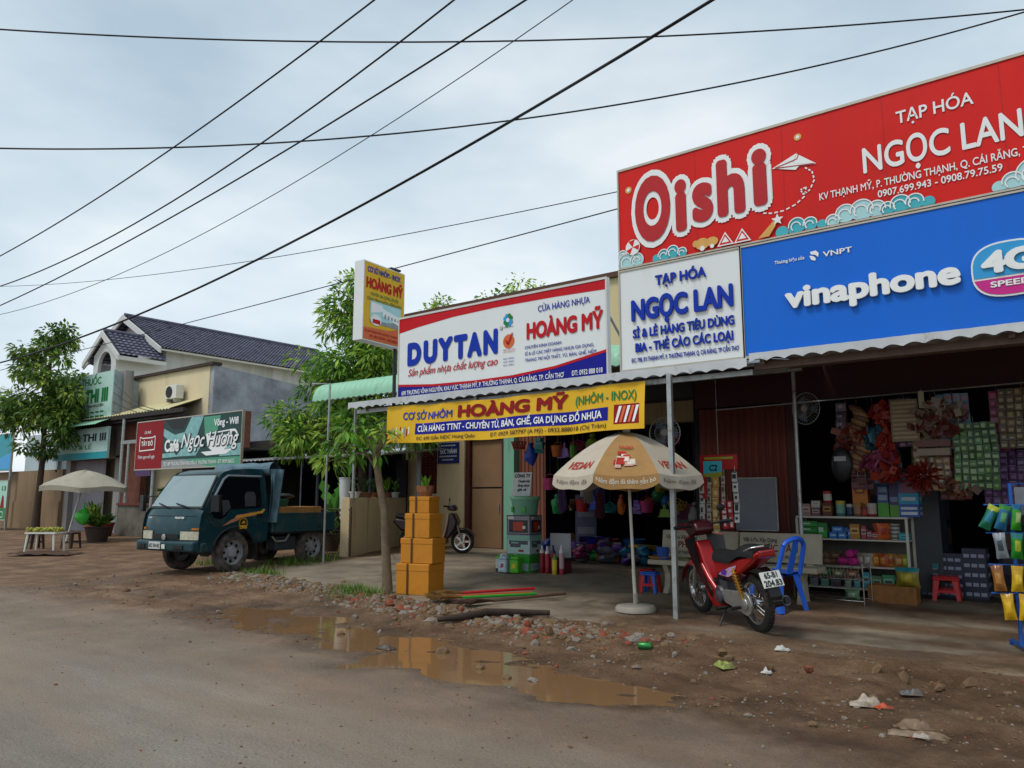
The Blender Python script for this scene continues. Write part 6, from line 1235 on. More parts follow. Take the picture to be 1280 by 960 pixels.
def bag(name, label, cat, loc, d, mats, seed, rz=0., grp=None, stripes=0):
    """pillow packet with crimped ends"""
    w_, th, h_ = d; t_ = MB()
    def pf(s_):
        def f(u, v):
            x_ = (u-.5)*w_; z_ = (v-.5)*h_; b_ = (math.sin(PI*u)**.6)*(math.sin(PI*v)**.7); k = noise.noise(Vector((u*4+seed, v*4, s_*2)))
            return Vector((x_*(1-.12*math.sin(PI*v)), s_*(th/2*b_*(1+.35*k)+.002), z_+.01*k))
        return f
    o = len(t_.f); t_.grid(pf(-1), 8, 10); t_.grid(pf(1), 8, 10)
    if len(mats) > 1:
        for k in range(len(t_.f)):
            j = (k % 80)//8; i = k % 8
            if 3 <= j <= 6 and 1 < i < 6: t_.m[k] = 1
            elif j >= 8 and len(mats) > 2: t_.m[k] = 2
    return tag(t_.build(name, mats, loc=loc, rz=rz, smooth=60), label, cat, grp)
def sachets(name, label, loc, cols, rows, cw, ch_, mats, seed, grp='strips of sachets hanging at the grocery', rz=0., th=.004):
    """sheet of sachets joined in strips, hanging from a hook"""
    rnd = random.Random(seed); t_ = MB()
    for i in range(cols):
        for j in range(rows):
            x0 = (i-cols/2)*cw+.008*math.sin(j*.5+seed); z0 = -(j+1)*ch_+.004*math.sin(i*2.1+seed); y0 = .016*math.sin(i*1.3+seed)+.012*math.sin(j*.8+i+seed)
            tl, tw = rnd.uniform(-.012,.012), rnd.uniform(-.014,.014); g = .0025
            def P(u, v, o): return Vector((x0+u*cw, y0+tl*(v-.5)+tw*(u-.5)+o, z0+v*ch_))
            mi = rnd.choice([0,0,1]) if len(mats) > 2 else 0
            t_.add([P(g/cw,g/ch_,-.003),P(1-g/cw,g/ch_,-.003),P(1-g/cw,1-g/ch_,-.003),P(g/cw,1-g/ch_,-.003),P(.5,.5,-.003-th),P(g/cw,g/ch_,.003),P(1-g/cw,g/ch_,.003),P(1-g/cw,1-g/ch_,.003),P(g/cw,1-g/ch_,.003)], [(0,1,4),(1,2,4),(2,3,4),(3,0,4),(8,7,6,5)], mi)
            a_, b_ = rnd.uniform(.12,.3), rnd.uniform(.6,.9); c_, d_ = rnd.uniform(.15,.4), rnd.uniform(.55,.85); o_ = -.004-th
            t_.add([P(a_,c_,o_),P(b_,c_,o_),P(b_,d_,o_),P(a_,d_,o_)], [(0,1,2,3)], len(mats)-1)
            if rnd.random() < .6: t_.add([P(.1,.86,o_),P(.9,.86,o_),P(.9,.95,o_),P(.1,.95,o_)], [(0,1,2,3)], 1 if mi == 0 else 0)
    t_.tube([(0,0,0),(0,.0,.07)], .003, 4)
    return tag(t_.build(name, mats, loc=loc, rz=rz), label, 'sachets', grp)
# stacked yellow cartons by the pollarded tree
CART = M('yellow_carton','#c07c1c',.7,0,.06,3,bump=.08,bscale=60,dirt='#9a5f16',dscale=2,dpos=(.55,.85)); STRAP = M('strap_brown','#4a3220',.5); 
bz = G(-7.95,8.25); bxr = R(12)
CT = [((.54,.42,.43),'bottom, widest carton of the yellow stack by the pollarded tree'),((.52,.38,.35),'second carton from the ground in the yellow stack'),((.42,.33,.345),'third carton from the ground in the yellow stack, below the smallest'),((.33,.30,.235),'topmost and smallest yellow carton, carrying a little plant')]
z_ = bz-.01; fx = -7.95; fy = 8.16
for i, ((w0,d0,h0),lab) in enumerate(CT):
    t_ = thing('carton', lab, 'box', (fx+[0,.03,.05,.045][i], fy+[0,.02,0,.02][i], z_), bxr+[0,R(2),R(-2),R(1)][i], 'yellow cartons stacked by the kerb')
    m_ = MB(); m_.box(-w0/2,w0/2,-d0/2,d0/2,0,h0); m_.build('body', CART, t_, bevel=.008)
    m_ = MB(); m_.box(-w0/2-.005,w0/2+.005,-d0/2-.005,d0/2+.005,h0*.76,h0*.985); m_.build('lid', CART, t_, bevel=.008)
    m_ = MB(); sx = -w0*.14
    m_.box(sx-.012,sx+.012,-d0/2-.016,-d0/2-.0125,0,h0*.99); m_.box(sx-.012,sx+.012,-d0/2-.016,d0/2+.016,h0*.986,h0*.993); m_.build('strap', STRAP, t_)
    z_ += h0+.004
t_ = thing('potted_plant', 'little basket of green plant standing on top of the yellow cartons', 'potted plant', (fx+.07, fy, z_), 0); m_ = MB(); m_.lathe([(.09,0),(.12,.06),(.135,.15),(.12,.14),(.08,.02),(0,.02)], (0,0,0), 9); m_.build('basket', M('basket_orange','#8a5a3a',.7,0,.3,20), t_); m_ = MB(); rnd = random.Random(3)
for i in range(26): leaf(m_, Vector((rnd.uniform(-.04,.04),rnd.uniform(-.04,.04),.1)), Vector((rnd.uniform(-.3,.3),rnd.uniform(-.3,.3),1)), rnd.uniform(.15,.28), .03, rnd, 0, .1)
m_.build('foliage', LB, t_)
# tubs, boxes and jugs in front of the household shop
bx0, by0 = -8.2, 11.0; rz_ = R(2); hz0 = .13
grn = C_('#2f8f2a'); wj = C_('#a9bcc4'); lim = C_('#4cab22'); dkp = C_('#2c2c30')
def jug(label, loc, mats, w_=.19, h_=.30, rz=0):
    t_ = thing('jug', label, 'jug', loc, rz, 'detergent jugs under the boxes'); m = MB(); m.box(-w_/2,w_/2,-.06,.06,0,h_*.72); m.prism([(-w_/2,h_*.72),(w_/2,h_*.72),(w_*.42,h_*.88),(-w_*.1,h_*.92),(-w_*.42,h_*.86)], -.05, .05, 'y'); m.build('body', mats[0], t_, bevel=.018)
    m = MB(); m.tube([(-w_*.2,0,h_*.86),(-w_*.15,0,h_*1.0),(w_*.2,0,h_*1.0),(w_*.38,0,h_*.8)], .018, 8); m.build('handle', mats[0], t_, smooth=50); m = MB(); m.lathe([(.025,0),(.025,.04),(0,.04)], (-w_*.3,0,h_*.88), 12); m.build('cap', mats[1], t_, smooth=40)
    m = MB(); m.poly([(-w_*.36,-.0615,h_*.15),(w_*.36,-.0615,h_*.15),(w_*.36,-.0615,h_*.62),(-w_*.36,-.0615,h_*.62)]); m.poly([(-w_*.22,-.063,h_*.25),(w_*.2,-.063,h_*.3),(w_*.22,-.063,h_*.5),(-w_*.1,-.063,h_*.52)], 1); m.build('paper_label', [mats[2], mats[3]], t_); return t_
jug('white detergent jug standing between the dark bottle and the green jug', (bx0-.17,by0-.36,hz0), [wj, C_('#d0d4d6'), C_('#c3d2dc'), C_('#a84a60')])
jug('bright green detergent jug with a yellow label under the box stack', (bx0+.06,by0-.33,hz0), [lim, C_('#2e6a18'), C_('#6db52c'), C_('#d8c022')])
can('bottle', 'dark bottle with green cap at the left foot of the box stack', 'bottle', (bx0-.33,by0-.30,hz0), .055, .27, [dkp, C_('#c8ccc0'), lim], neck=.025)
carton('box', 'green footed lowest carton behind the detergent jugs', 'box', (bx0,by0,hz0), (.46,.36,.30), [C_('#3a9a34'), C_('#9fb2b8')], rz_, bands=[(.05,.95,.1,.5,1)])
carton('box', 'printed box showing a pale street picture, second from the ground by the jugs', 'box', (bx0,by0,hz0+.302), (.50,.36,.33), [C_('#7d8a90'), C_('#a8c4be'), C_('#7fb29c'), C_('#4a5058'), C_('#8a2a34')], rz_, bands=[(.03,.97,.04,.96,1),(.03,.97,.72,.96,2),(.1,.9,.5,.7,3),(.15,.6,.35,.5,3),(.5,.72,.12,.24,4),(.2,.5,.55,.62,2)])
bt = carton('box', 'dark photo printed box with a red pot picture below the green tub', 'box', (bx0,by0,hz0+.635), (.50,.36,.33), [C_('#4a4852'), C_('#8b8590'), C_('#b03a1c'), C_('#d8d4c8'), C_('#2c2a32')], rz_, bands=[(.04,.96,.05,.95,1),(.1,.9,.1,.75,4),(.28,.72,.2,.66,2),(.68,.8,.3,.45,3),(.05,.3,.8,.93,3)])
t_ = thing('plastic_tub', 'pale green lidded plastic tub on top of the printed boxes', 'tub', (bx0+.02,by0,hz0+.967), 0); m_ = MB(); m_.lathe([(.20,0),(.215,.02),(.245,.27),(.25,.27),(.24,.25),(0,.25)], (0,0,0), 28); m_.build('body', M('tub_green','#7bb49a',.35,0,.05), t_, smooth=40); m_ = MB(); m_.lathe([(.265,0),(.27,.03),(.255,.06),(0,.065)], (0,0,.265), 28); m_.build('lid', M('tub_lid','#86c49c',.35,0,.05), t_, smooth=40)
for a_ in (-120,-60): MB().bx((.245*math.cos(R(a_)),.245*math.sin(R(a_)),.10),(.07,.03,.09),(0,0,R(a_+90))).build('clip', M('clip_green','#57b24a',.35), t_, bevel=.008)
wb_ = thing('price_board', 'small white hand lettered board leaning on the green tub', 'sign', (bx0-.08,by0+.02,hz0+1.30), R(-3)); m_ = MB(); m_.T = Matrix.Rotation(R(-8), 4, 'X'); m_.box(-.22,.20,0,.012,0,.42); m_.build('panel', M('board_white','#c3c6c4',.6,0,.04), wb_); m_ = MB(); m_.T = Matrix.Rotation(R(-8), 4, 'X'); m_.text('CÔNG TY', (-.19,0,.33), (1,0,0), (0,0,1), .055, .36, 0, .04); m_.text('Chuyên bán', (-.1,0,.24), (1,0,0), (0,0,1), .045, .27, 0, .03); m_.text('hàng nhựa', (-.1,0,.165), (1,0,0), (0,0,1), .045, .27, 0, .03); m_.text('giá sỉ', (-.1,0,.09), (1,0,0), (0,0,1), .045, .2, 0, .03); m_.build('lettering', LBLK, wb_)
cb_ = (-7.62, 10.98)
carton('display_box', 'grey backed cardboard display box behind the small spray bottles', 'box', (cb_[0]+.05,cb_[1]+.12,hz0), (.42,.22,.26), [C_('#3a2c34'), C_('#7a2a3a')], rz_, bands=[(.05,.95,.1,.8,1)])
tag(MB().box(-.2,.22,0,.012,.26,.66).build('display_card', M('card_grey','#a4a4a8',.7,0,.06), loc=(cb_[0]+.05,cb_[1]+.2,hz0)), 'plain grey card standing at the back of the display box', 'card')
for i, (dx, c1, c2, c3, lab) in enumerate([(-.18,'#7a1420','#8a1a28','#c8b8b0','dark red spray bottle with white top, first from the left'),(-.07,'#9a1f2c','#b03040','#d8c8c0','red bottle with pale cap, second from the left'),(.05,'#22305a','#8a2030','#22305a','bottle with navy cap in the middle of the little row'),(.12,'#c0a822','#d8c43a','#7a8a22','yellow bottle with olive cap, standing in front of the row'),(.22,'#b03848','#c8a0a8','#d0d0d4','pink and white bottle at the right end of the row')]):
    can('bottle', lab, 'bottle', (cb_[0]+dx+.03,cb_[1]-.05-(.06 if i == 3 else 0),hz0 if i == 3 else hz0+.0), .042, [.42,.41,.43,.30,.44][i], [C_(c1), C_(c2), C_(c3)], 'small bottles in the display box', neck=.018)
# hanging mop heads and cloths at the post of the household shop
for i, (x_, y_, z_, c, h, lab) in enumerate([(-8.35,12.4,1.95,'#6a4a7c',.85,'lilac feather mop hanging left of the household shop opening'),(-8.05,12.45,2.02,'#7a2c2c',.5,'dark red cloth bundle hanging beside the lilac mop'),(-7.75,12.4,1.9,'#8f8478',.62,'off white rag mop hanging beside the red cloth bundle'),(-7.55,12.5,1.6,'#5c2a3a',.6,'wine coloured cloth hanging low next to the rag mop')]):
    m_ = MB(); rnd = random.Random(i+40)
    for k in range(46):
        a_ = rnd.uniform(0,6.28); r_ = rnd.uniform(.02,.11); m_.tube([(0,0,0),(r_*math.cos(a_)*.6,r_*math.sin(a_)*.6,-h*.3),(r_*math.cos(a_),r_*math.sin(a_),-h*rnd.uniform(.8,1))], [.01,.014,.008], 4)
    m_.tube([(0,0,0),(0,0,3.0-z_)], .004, 4); tag(m_.build('hanging_mop', C_(c,.9,.2), loc=(x_,y_,z_)), lab, 'mop', 'mops hanging at the household shop')
tag(MB().lathe([(.06,0),(.07,.02),(.07,.22),(.03,.26),(0,.26)], (0,0,0), 14).tube([(0,0,.26),(0,0,.8)], .004, 4).build('hanging_bottle', C_('#5aa02a'), loc=(-8.0,12.3,2.15), smooth=40), 'bright green bottle hanging above the mops', 'bottle')
# heap of goods deep inside the household shop
heap = [('basin',(-8.9,14.6,.17),.28,'#1c2f8a','blue plastic basin upside down on the heap inside the shop'),('basin',(-8.55,14.4,.17),.24,'#8a1f24','red plastic basin at the front of the heap inside the shop'),('basin',(-9.3,14.9,.17),.26,'#3a2a6a','violet plastic basin at the left of the heap inside the shop'),('basin',(-8.1,14.7,.17),.25,'#2a5a8a','steel blue basin at the right of the heap inside the shop')]
for nm, l_, r_, c, lab in heap:
    m_ = MB()
    for k in range(5): m_.lathe([(r_*.7,0),(r_*.75,.02),(r_,.16),(r_*1.05,.165),(r_*.98,.15),(r_*.7,.03)], (.01*k,0,.05*k), 24)
    tag(m_.build('basin_stack', C_(c,.3), loc=l_, smooth=40), lab.replace('plastic basin','stack of plastic basins').replace('blue basin','blue stack of basins'), 'basins', 'basins heaped inside the household shop')
for i, (l_, r_, c, lab) in enumerate([((-7.9,15.6,1.45),.17,'#2f7a4a','green toy ball hanging in a net inside the household shop'),((-7.65,15.5,1.3),.15,'#2a6ab8','blue toy ball hanging in a net inside the household shop'),((-8.1,15.5,1.25),.15,'#b86a1c','orange toy ball hanging in a net inside the household shop'),((-7.75,15.4,1.62),.13,'#b8a82a','yellow toy ball hanging in a net inside the household shop')]):
    m_ = MB(); m_.ell((0,0,0),(r_,r_,r_),18,12); m_.tube([(0,0,r_),(0,0,2.98-l_[2])], .003, 4); tag(m_.build('toy_ball', C_(c,.35), loc=l_, smooth=60), lab, 'ball', 'toy balls hung inside the household shop')
for i, (l_, d, c, lab) in enumerate([((-7.2,15.4,.17),(.5,.4,1.1),'#7a1446','magenta cloth covered stack standing behind the basins'),((-6.7,15.2,.17),(.45,.4,.75),'#4a1a2a','wine coloured crate stack right of the magenta stack'),((-9.9,15.8,.17),(.5,.5,1.3),'#3a3a52','slate grey crate stack at the left inside the shop'),((-6.3,14.2,.17),(.5,.4,.55),'#2a3a72','navy crate near the right wall inside the shop'),((-9.6,14.4,.17),(.35,.3,.45),'#6a4a2a','brown carton at the front left inside the shop')]):
    carton('crate', lab, 'crate', l_, d, [C_(c,.5,.2), C_('#5a5a66')], .2*i, 'crates inside the household shop', bands=[(.1,.9,.3,.42,1),(.1,.9,.6,.7,1)])
for i, (l_, c, lab) in enumerate([((-9.2,15.0,2.0),'#2a3c6a','dark blue raincoat hanging near the left jamb inside the shop'),((-6.1,14.8,2.2),'#3a2038','plum coloured cloth hanging inside the household shop'),((-5.6,13.2,2.75),'#2c6a9a','blue printed towel hanging high beside the brown shutters')]):
    m_ = MB(); m_.grid(lambda u, v: Vector(((u-.5)*.5, .03*math.sin(u*14+i), -.75*v)), 16, 6); m_.grid(lambda u, v: Vector(((u-.5)*.5, .01+.03*math.sin(u*14+i), -.75*v)), 16, 6); m_.tube([(0,0,0),(0,0,.25)], .004, 4); tag(m_.build('hanging_cloth', C_(c,.7,.2), loc=l_, smooth=60), lab, 'cloth', 'cloths hung at the household shop')
def fan(label, loc, rz, r=.22):
    t_ = thing('wall_fan', label, 'fan', loc, rz, 'round wall fans'); m = MB()
    for k in range(30):
        a_ = 2*PI*k/30; m.tube([(.04*math.cos(a_),-.06,.04*math.sin(a_)),(r*.6*math.cos(a_),-.055,r*.6*math.sin(a_)),(r*math.cos(a_),-.02,r*math.sin(a_))], .002, 4, cap=False)
    m.tube([(r*math.cos(2*PI*k/32),-.02,r*math.sin(2*PI*k/32)) for k in range(33)], .006, 6); m.tube([(r*.6*math.cos(2*PI*k/32),-.055,r*.6*math.sin(2*PI*k/32)) for k in range(33)], .003, 4); m.lathe([(.05,0),(.04,.02),(0,.02)], (0,-.055,0), 16, (R(90),0,0)); m.build('guard', M('fan_guard','#a9a9a9',.4,.4), t_, smooth=50)
    m = MB()
    for k in range(3):
        a_ = 2*PI*k/3; m.grid(lambda u, v: Vector(((.04+(r*.82-.04)*u)*math.cos(a_+(v-.5)*(.5+.5*u)), .02*(v-.5), (.04+(r*.82-.04)*u)*math.sin(a_+(v-.5)*(.5+.5*u)))), 5, 4)
    m.build('blade', M('fan_blade','#5a6a80',.4), t_, smooth=60); m = MB(); m.lathe([(.06,0),(.07,.03),(.07,.10),(.04,.14),(0,.14)], (0,.02,0), 16, (R(-90),0,0)); m.build('motor', DKSTEEL, t_, smooth=40); return t_
fan('round wall fan half hidden by the brown shutter at the grocery', (-3.22,10.88,2.62), R(-20)); fan('round wall fan peeking out below the right end of the yellow banner', (-4.45,9.0,2.22), R(10), .2)
# things fixed to the shutters
gb = thing('notice_board', 'blank grey board hung on the brown shutters above the right bench', 'board', (-4.0,10.9,.95)); m_ = MB(); m_.box(-.29,.29,0,.02,0,.72); m_.build('panel', M('board_grey','#7c808a',.5,0,.12,2,dirt='#5a5d66',dscale=2,dpos=(.5,.8)), gb); m_ = MB(); m_.box(-.30,.30,-.006,.026,.72,.735); m_.box(-.30,.30,-.006,.026,-.015,0); m_.box(-.305,-.29,-.006,.026,0,.72); m_.box(.29,.305,-.006,.026,0,.72); m_.build('frame', STEEL, gb)
sr = thing('sachet_rack', 'red topped hanging rack with a turquoise card beside the parasol', 'rack', (-3.90,9.35,1.88)); m_ = MB(); m_.box(-.25,.25,0,.02,-.13,.06); m_.box(-.25,-.17,0,.02,-.5,-.13); m_.build('header', M('rack_red','#a8161a',.4,0,.15,30), sr, bevel=.005); m_ = MB(); m_.poly([(-.2,-.004,-.22),(.05,-.004,-.22),(.05,-.004,-.02),(-.2,-.004,-.02)]); m_.poly([(-.2,-.006,-.22),(.05,-.006,-.22),(.05,-.006,-.16),(-.2,-.006,-.18)], 1); m_.text('C2', (-.12,-.004,-.14), (1,0,0), (0,0,1), .07, .11, 2, .04, .2, off=.004); m_.poly([(-.18,-.005,.0),(.2,-.005,.0),(.2,-.005,.03),(-.18,-.005,.03)], 1); m_.build('printed_card', [TURQ, C_('#9a9a2a'), C_('#1c2c4a')], sr)
m_ = MB(); m_.tube([(0,.01,.06),(0,.01,1.02)], .004, 5); m_.build('hook', STEEL, sr)
for i, (dx, z_, cols, rows, cw_, ch2, ms, lab) in enumerate([(-.24,-.30,1,4,.07,.13,['#b9b9b4','#33363a'],'strip of white sachets at the left edge of the red topped rack'),(-.13,-.22,1,6,.06,.11,['#a8a49a','#4a4a44'],'narrow strip of grey white sachets, second in the red topped rack'),(-.03,-.22,1,6,.09,.13,['#b08a4a','#c8b888'],'strip of tan sachets in the middle of the red topped rack'),(.09,-.20,1,5,.05,.11,['#a9a79c','#55534a'],'thin pale strip right of the tan sachets'),(.13,-.52,2,4,.07,.085,['#a82a34','#c8c0b8'],'red and white packets low on the red topped rack'),(.24,-.16,1,5,.07,.125,['#bcbcb8','#2c2f33'],'strip of white sachets at the right edge of the red topped rack'),(.02,-1.0,1,2,.10,.12,['#c2c2be','#8a8a88'],'pair of white sachets hanging lowest under the red topped rack')]):
    sachets('sachet_strip', lab, (-3.90+dx, 9.33-.01*i, 1.88+z_), cols, rows, cw_, ch2, [C_(c,.35) for c in ms], 70+i, 'sachet strips on the red topped rack')
# goods on the rail of the grocery, awning shade darkened into their colours: (X, top z, kind, ...)
HY = 10.22
def hz(x_): return 2.62+.10*(x_+4.3)/5.8
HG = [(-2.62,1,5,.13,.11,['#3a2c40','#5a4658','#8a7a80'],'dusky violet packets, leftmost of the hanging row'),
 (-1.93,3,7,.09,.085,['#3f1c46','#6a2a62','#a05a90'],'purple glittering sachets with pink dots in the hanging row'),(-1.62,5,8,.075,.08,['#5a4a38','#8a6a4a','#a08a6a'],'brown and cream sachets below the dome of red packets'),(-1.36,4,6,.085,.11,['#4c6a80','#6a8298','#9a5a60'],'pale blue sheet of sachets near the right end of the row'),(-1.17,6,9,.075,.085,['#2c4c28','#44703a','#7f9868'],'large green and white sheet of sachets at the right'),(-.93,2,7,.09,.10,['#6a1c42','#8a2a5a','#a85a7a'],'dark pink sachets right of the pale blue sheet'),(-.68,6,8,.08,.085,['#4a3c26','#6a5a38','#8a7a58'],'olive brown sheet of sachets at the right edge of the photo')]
drop = {-1.62:.55,-1.17:.42}
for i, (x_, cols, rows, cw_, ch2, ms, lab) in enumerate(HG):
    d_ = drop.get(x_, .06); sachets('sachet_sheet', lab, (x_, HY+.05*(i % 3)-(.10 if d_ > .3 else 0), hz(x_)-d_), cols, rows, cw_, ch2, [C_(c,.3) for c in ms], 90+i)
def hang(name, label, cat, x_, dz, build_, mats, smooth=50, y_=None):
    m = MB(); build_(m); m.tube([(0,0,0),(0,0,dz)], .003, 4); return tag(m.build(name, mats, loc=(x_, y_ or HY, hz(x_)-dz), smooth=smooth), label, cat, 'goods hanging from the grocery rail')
def spiral(m):
    for k in range(14): m.ell((.05*math.sin(k*.9),0,-.06-.055*k), (.11,.05,.05), 10, 6, (0,.5,0), k % 2)
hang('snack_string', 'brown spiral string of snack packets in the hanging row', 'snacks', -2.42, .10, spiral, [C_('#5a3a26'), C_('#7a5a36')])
def bunch(seed, n, r, h, s_):
    def f(m):
        rnd = random.Random(seed)
        for k in range(n): m.bx((rnd.gauss(0,r), rnd.gauss(0,r*.4), -rnd.uniform(.05,h)), (s_*rnd.uniform(1.2,2.2), s_*.35, s_*rnd.uniform(1.4,2.4)), (rnd.gauss(0,.5),rnd.gauss(0,.5),rnd.gauss(0,.7)), rnd.randrange(2))
    return f
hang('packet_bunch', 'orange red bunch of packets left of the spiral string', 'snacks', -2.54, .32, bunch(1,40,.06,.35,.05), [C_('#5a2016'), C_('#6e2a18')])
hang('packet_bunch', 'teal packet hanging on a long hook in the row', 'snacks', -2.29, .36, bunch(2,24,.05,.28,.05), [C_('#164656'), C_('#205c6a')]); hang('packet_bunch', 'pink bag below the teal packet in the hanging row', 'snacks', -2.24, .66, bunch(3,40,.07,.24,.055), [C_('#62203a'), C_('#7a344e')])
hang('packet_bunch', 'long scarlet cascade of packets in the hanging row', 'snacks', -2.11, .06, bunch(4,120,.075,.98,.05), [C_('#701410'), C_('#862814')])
def frm(m):
    m.box(-.15,.15,-.01,.01,-.5,0)
    for k in range(9): m.box(-.13,.13,-.02,-.012,-.47+.052*k,-.44+.052*k,1)
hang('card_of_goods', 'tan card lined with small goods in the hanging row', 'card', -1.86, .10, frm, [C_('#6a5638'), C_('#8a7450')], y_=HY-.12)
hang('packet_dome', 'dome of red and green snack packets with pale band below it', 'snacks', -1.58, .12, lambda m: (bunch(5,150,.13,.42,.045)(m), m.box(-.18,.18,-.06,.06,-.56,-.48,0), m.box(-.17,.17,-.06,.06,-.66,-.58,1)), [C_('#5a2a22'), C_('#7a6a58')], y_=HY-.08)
def tins(m):
    rnd = random.Random(8)
    for k in range(240):
        v = Vector((rnd.gauss(0,1),rnd.gauss(0,1),rnd.gauss(0,1))).normalized(); m.tube([v*.04, v*rnd.uniform(.14,.24)], [.004,.010], 4, rnd.randrange(2))
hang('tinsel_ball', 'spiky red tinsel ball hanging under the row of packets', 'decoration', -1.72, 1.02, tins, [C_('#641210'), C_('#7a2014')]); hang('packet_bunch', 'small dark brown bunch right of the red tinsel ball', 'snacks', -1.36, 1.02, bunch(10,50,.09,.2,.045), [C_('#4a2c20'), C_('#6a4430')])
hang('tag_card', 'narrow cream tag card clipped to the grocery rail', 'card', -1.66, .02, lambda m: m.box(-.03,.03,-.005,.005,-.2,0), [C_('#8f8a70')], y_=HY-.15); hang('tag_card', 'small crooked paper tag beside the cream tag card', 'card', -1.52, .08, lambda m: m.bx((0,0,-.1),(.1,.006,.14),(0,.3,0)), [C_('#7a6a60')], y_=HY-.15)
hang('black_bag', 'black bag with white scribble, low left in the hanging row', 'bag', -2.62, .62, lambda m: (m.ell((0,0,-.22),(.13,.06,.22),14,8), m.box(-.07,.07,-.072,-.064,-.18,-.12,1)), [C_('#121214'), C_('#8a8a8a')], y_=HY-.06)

# crowded small goods hanging and heaped in the household shop
CN = [('scarlet','#b0201f'),('royal blue','#2148b8'),('teal','#1f8a8c'),('orange','#c8661e'),('lilac','#8460b0'),('pink','#c8407c'),('lime','#84ac24'),('yellow','#c8a824'),('white','#9a9a96'),('navy','#1a2450'),('emerald','#1f8a4a'),('brown','#5a3a22')]
def g_basket(m, r):
    n = 14
    for k in range(n):
        a_ = 2*PI*k/n; b_ = a_+.5; m.tube([(r*.7*math.cos(a_),r*.7*math.sin(a_),-r*1.3),(r*math.cos(b_),r*math.sin(b_),-.4*r)], .008, 4); m.tube([(r*.7*math.cos(b_),r*.7*math.sin(b_),-r*1.3),(r*math.cos(a_),r*math.sin(a_),-.4*r)], .008, 4)
    m.lathe([(r,-.4*r),(r*1.06,-.37*r),(r,-.33*r)], (0,0,0), 18, cap=False); m.lathe([(0,-r*1.32),(r*.7,-r*1.3),(r*.72,-r*1.2)], (0,0,0), 18, cap=False); m.tube([(-r,0,-.36*r),(0,0,0),(r,0,-.36*r)], .008, 4)
def g_bucket(m, r): m.lathe([(0,-r*1.9),(r*.75,-r*1.9),(r,-.3*r),(r*1.06,-.28*r),(r*.95,-.32*r)], (0,0,0), 20); m.tube([(-r,0,-.3*r),(-.6*r,0,.1*r),(0,0,.3*r),(.6*r,0,.1*r),(r,0,-.3*r)], .006, 5)
def g_sack(m, r): m.ell((0,0,-r*1.2),(r*.8,r*.5,r*1.1),14,10,lump=.4,seed=r*37); m.lathe([(.02,-.15*r),(r*.35,0),(r*.3,.05)], (0,0,0), 10, cap=False)
def g_dustpan(m, r): m.prism([(-r,-r*2),(r,-r*2),(r*.7,-r*.8),(.03,-r*.7),(.02,0),(-.02,0),(-.03,-r*.7),(-r*.7,-r*.8)], -.015, .015, 'y'); m.box(-r,r,-.08,-.015,-r*2,-r*1.9)
def g_sponge(m, r):
    for k in range(4): m.bx((.02*math.sin(k*2),0,-r*.5-k*r*.55),(r*1.3,r*.6,r*.5),(0,.2*math.sin(k*3),.3*k))
KND = [('basket',g_basket,.17),('bucket',g_bucket,.14),('cloth sack',g_sack,.17),('dustpan',g_dustpan,.14),('sponge string',g_sponge,.13)]
rnd = random.Random(77); k = 0
for row, (yy, zz, nn, wh) in enumerate([(12.9,2.55,13,'upper front row'),(13.7,1.95,13,'middle row'),(14.3,1.35,12,'lower back row')]):
    for i in range(nn):
        kn, fn_, r_ = KND[(i*2+row) % 5]; cn, ch_ = CN[(i+row*5) % 12]; x_ = -9.75+3.9*(i+.5*(row % 2))/nn+rnd.uniform(-.06,.06); m = MB(); fn_(m, r_*rnd.uniform(.85,1.15)); m.tube([(0,0,0),(0,0,3.0-zz+.1)], .003, 4)
        lab = '%s %s in the %s of hanging goods at the household shop' % (cn, kn, wh)
        if i == 12: lab = lab.replace(' in the', ' ending the').replace(' of hanging goods', '')
        tag(m.build('hanging_'+kn.replace(' ','_'), C_(ch_,.35,.15), loc=(x_,yy+rnd.uniform(-.1,.1),zz+rnd.uniform(-.1,.1)), rz=rnd.uniform(-.6,.6), smooth=50), lab, kn.split()[-1], 'small goods hanging in the household shop')
pl_ = ['front','second','third']
for i in range(21):
    cn, ch_ = CN[(i*5) % 12]; x_ = -9.6+3.6*(i % 7)/6.5+rnd.uniform(-.1,.1); r0 = i//7; y_ = 13.3+.55*r0; kn = ('storage box','basin','rolled mat')[(i+r0) % 3]; m = MB(); 
    if kn == 'storage box': m.box(-.22,.22,-.16,.16,0,.26); m.box(-.235,.235,-.175,.175,.26,.30,0)
    elif kn == 'basin': m.lathe([(.15,0),(.17,.02),(.25,.14),(.27,.145),(.24,.13),(.15,.03)], (0,0,.0), 22); m.lathe([(.15,0),(.17,.02),(.25,.14),(.27,.145),(.24,.13),(.15,.03)], (.02,0,.05), 22)
    else:
        for q_ in range(3): m.tube([(-.4,.11*(q_-1),.07),(.4,.11*(q_-1),.07)], .055, 12)
        m.tube([(-.38,0,.17),(.42,0.03,.17)], .055, 12)
    tag(m.build(kn.replace(' ','_'), C_(ch_,.35,.15), loc=(x_,y_,.172+.22*r0*.0), rz=rnd.uniform(-.5,.5), smooth=40), '%s %s, %s from the left in the %s row on the shop floor' % (cn, kn, ['first','second','third','fourth','fifth','sixth','seventh'][i % 7], pl_[r0]), kn, 'goods standing on the household shop floor')
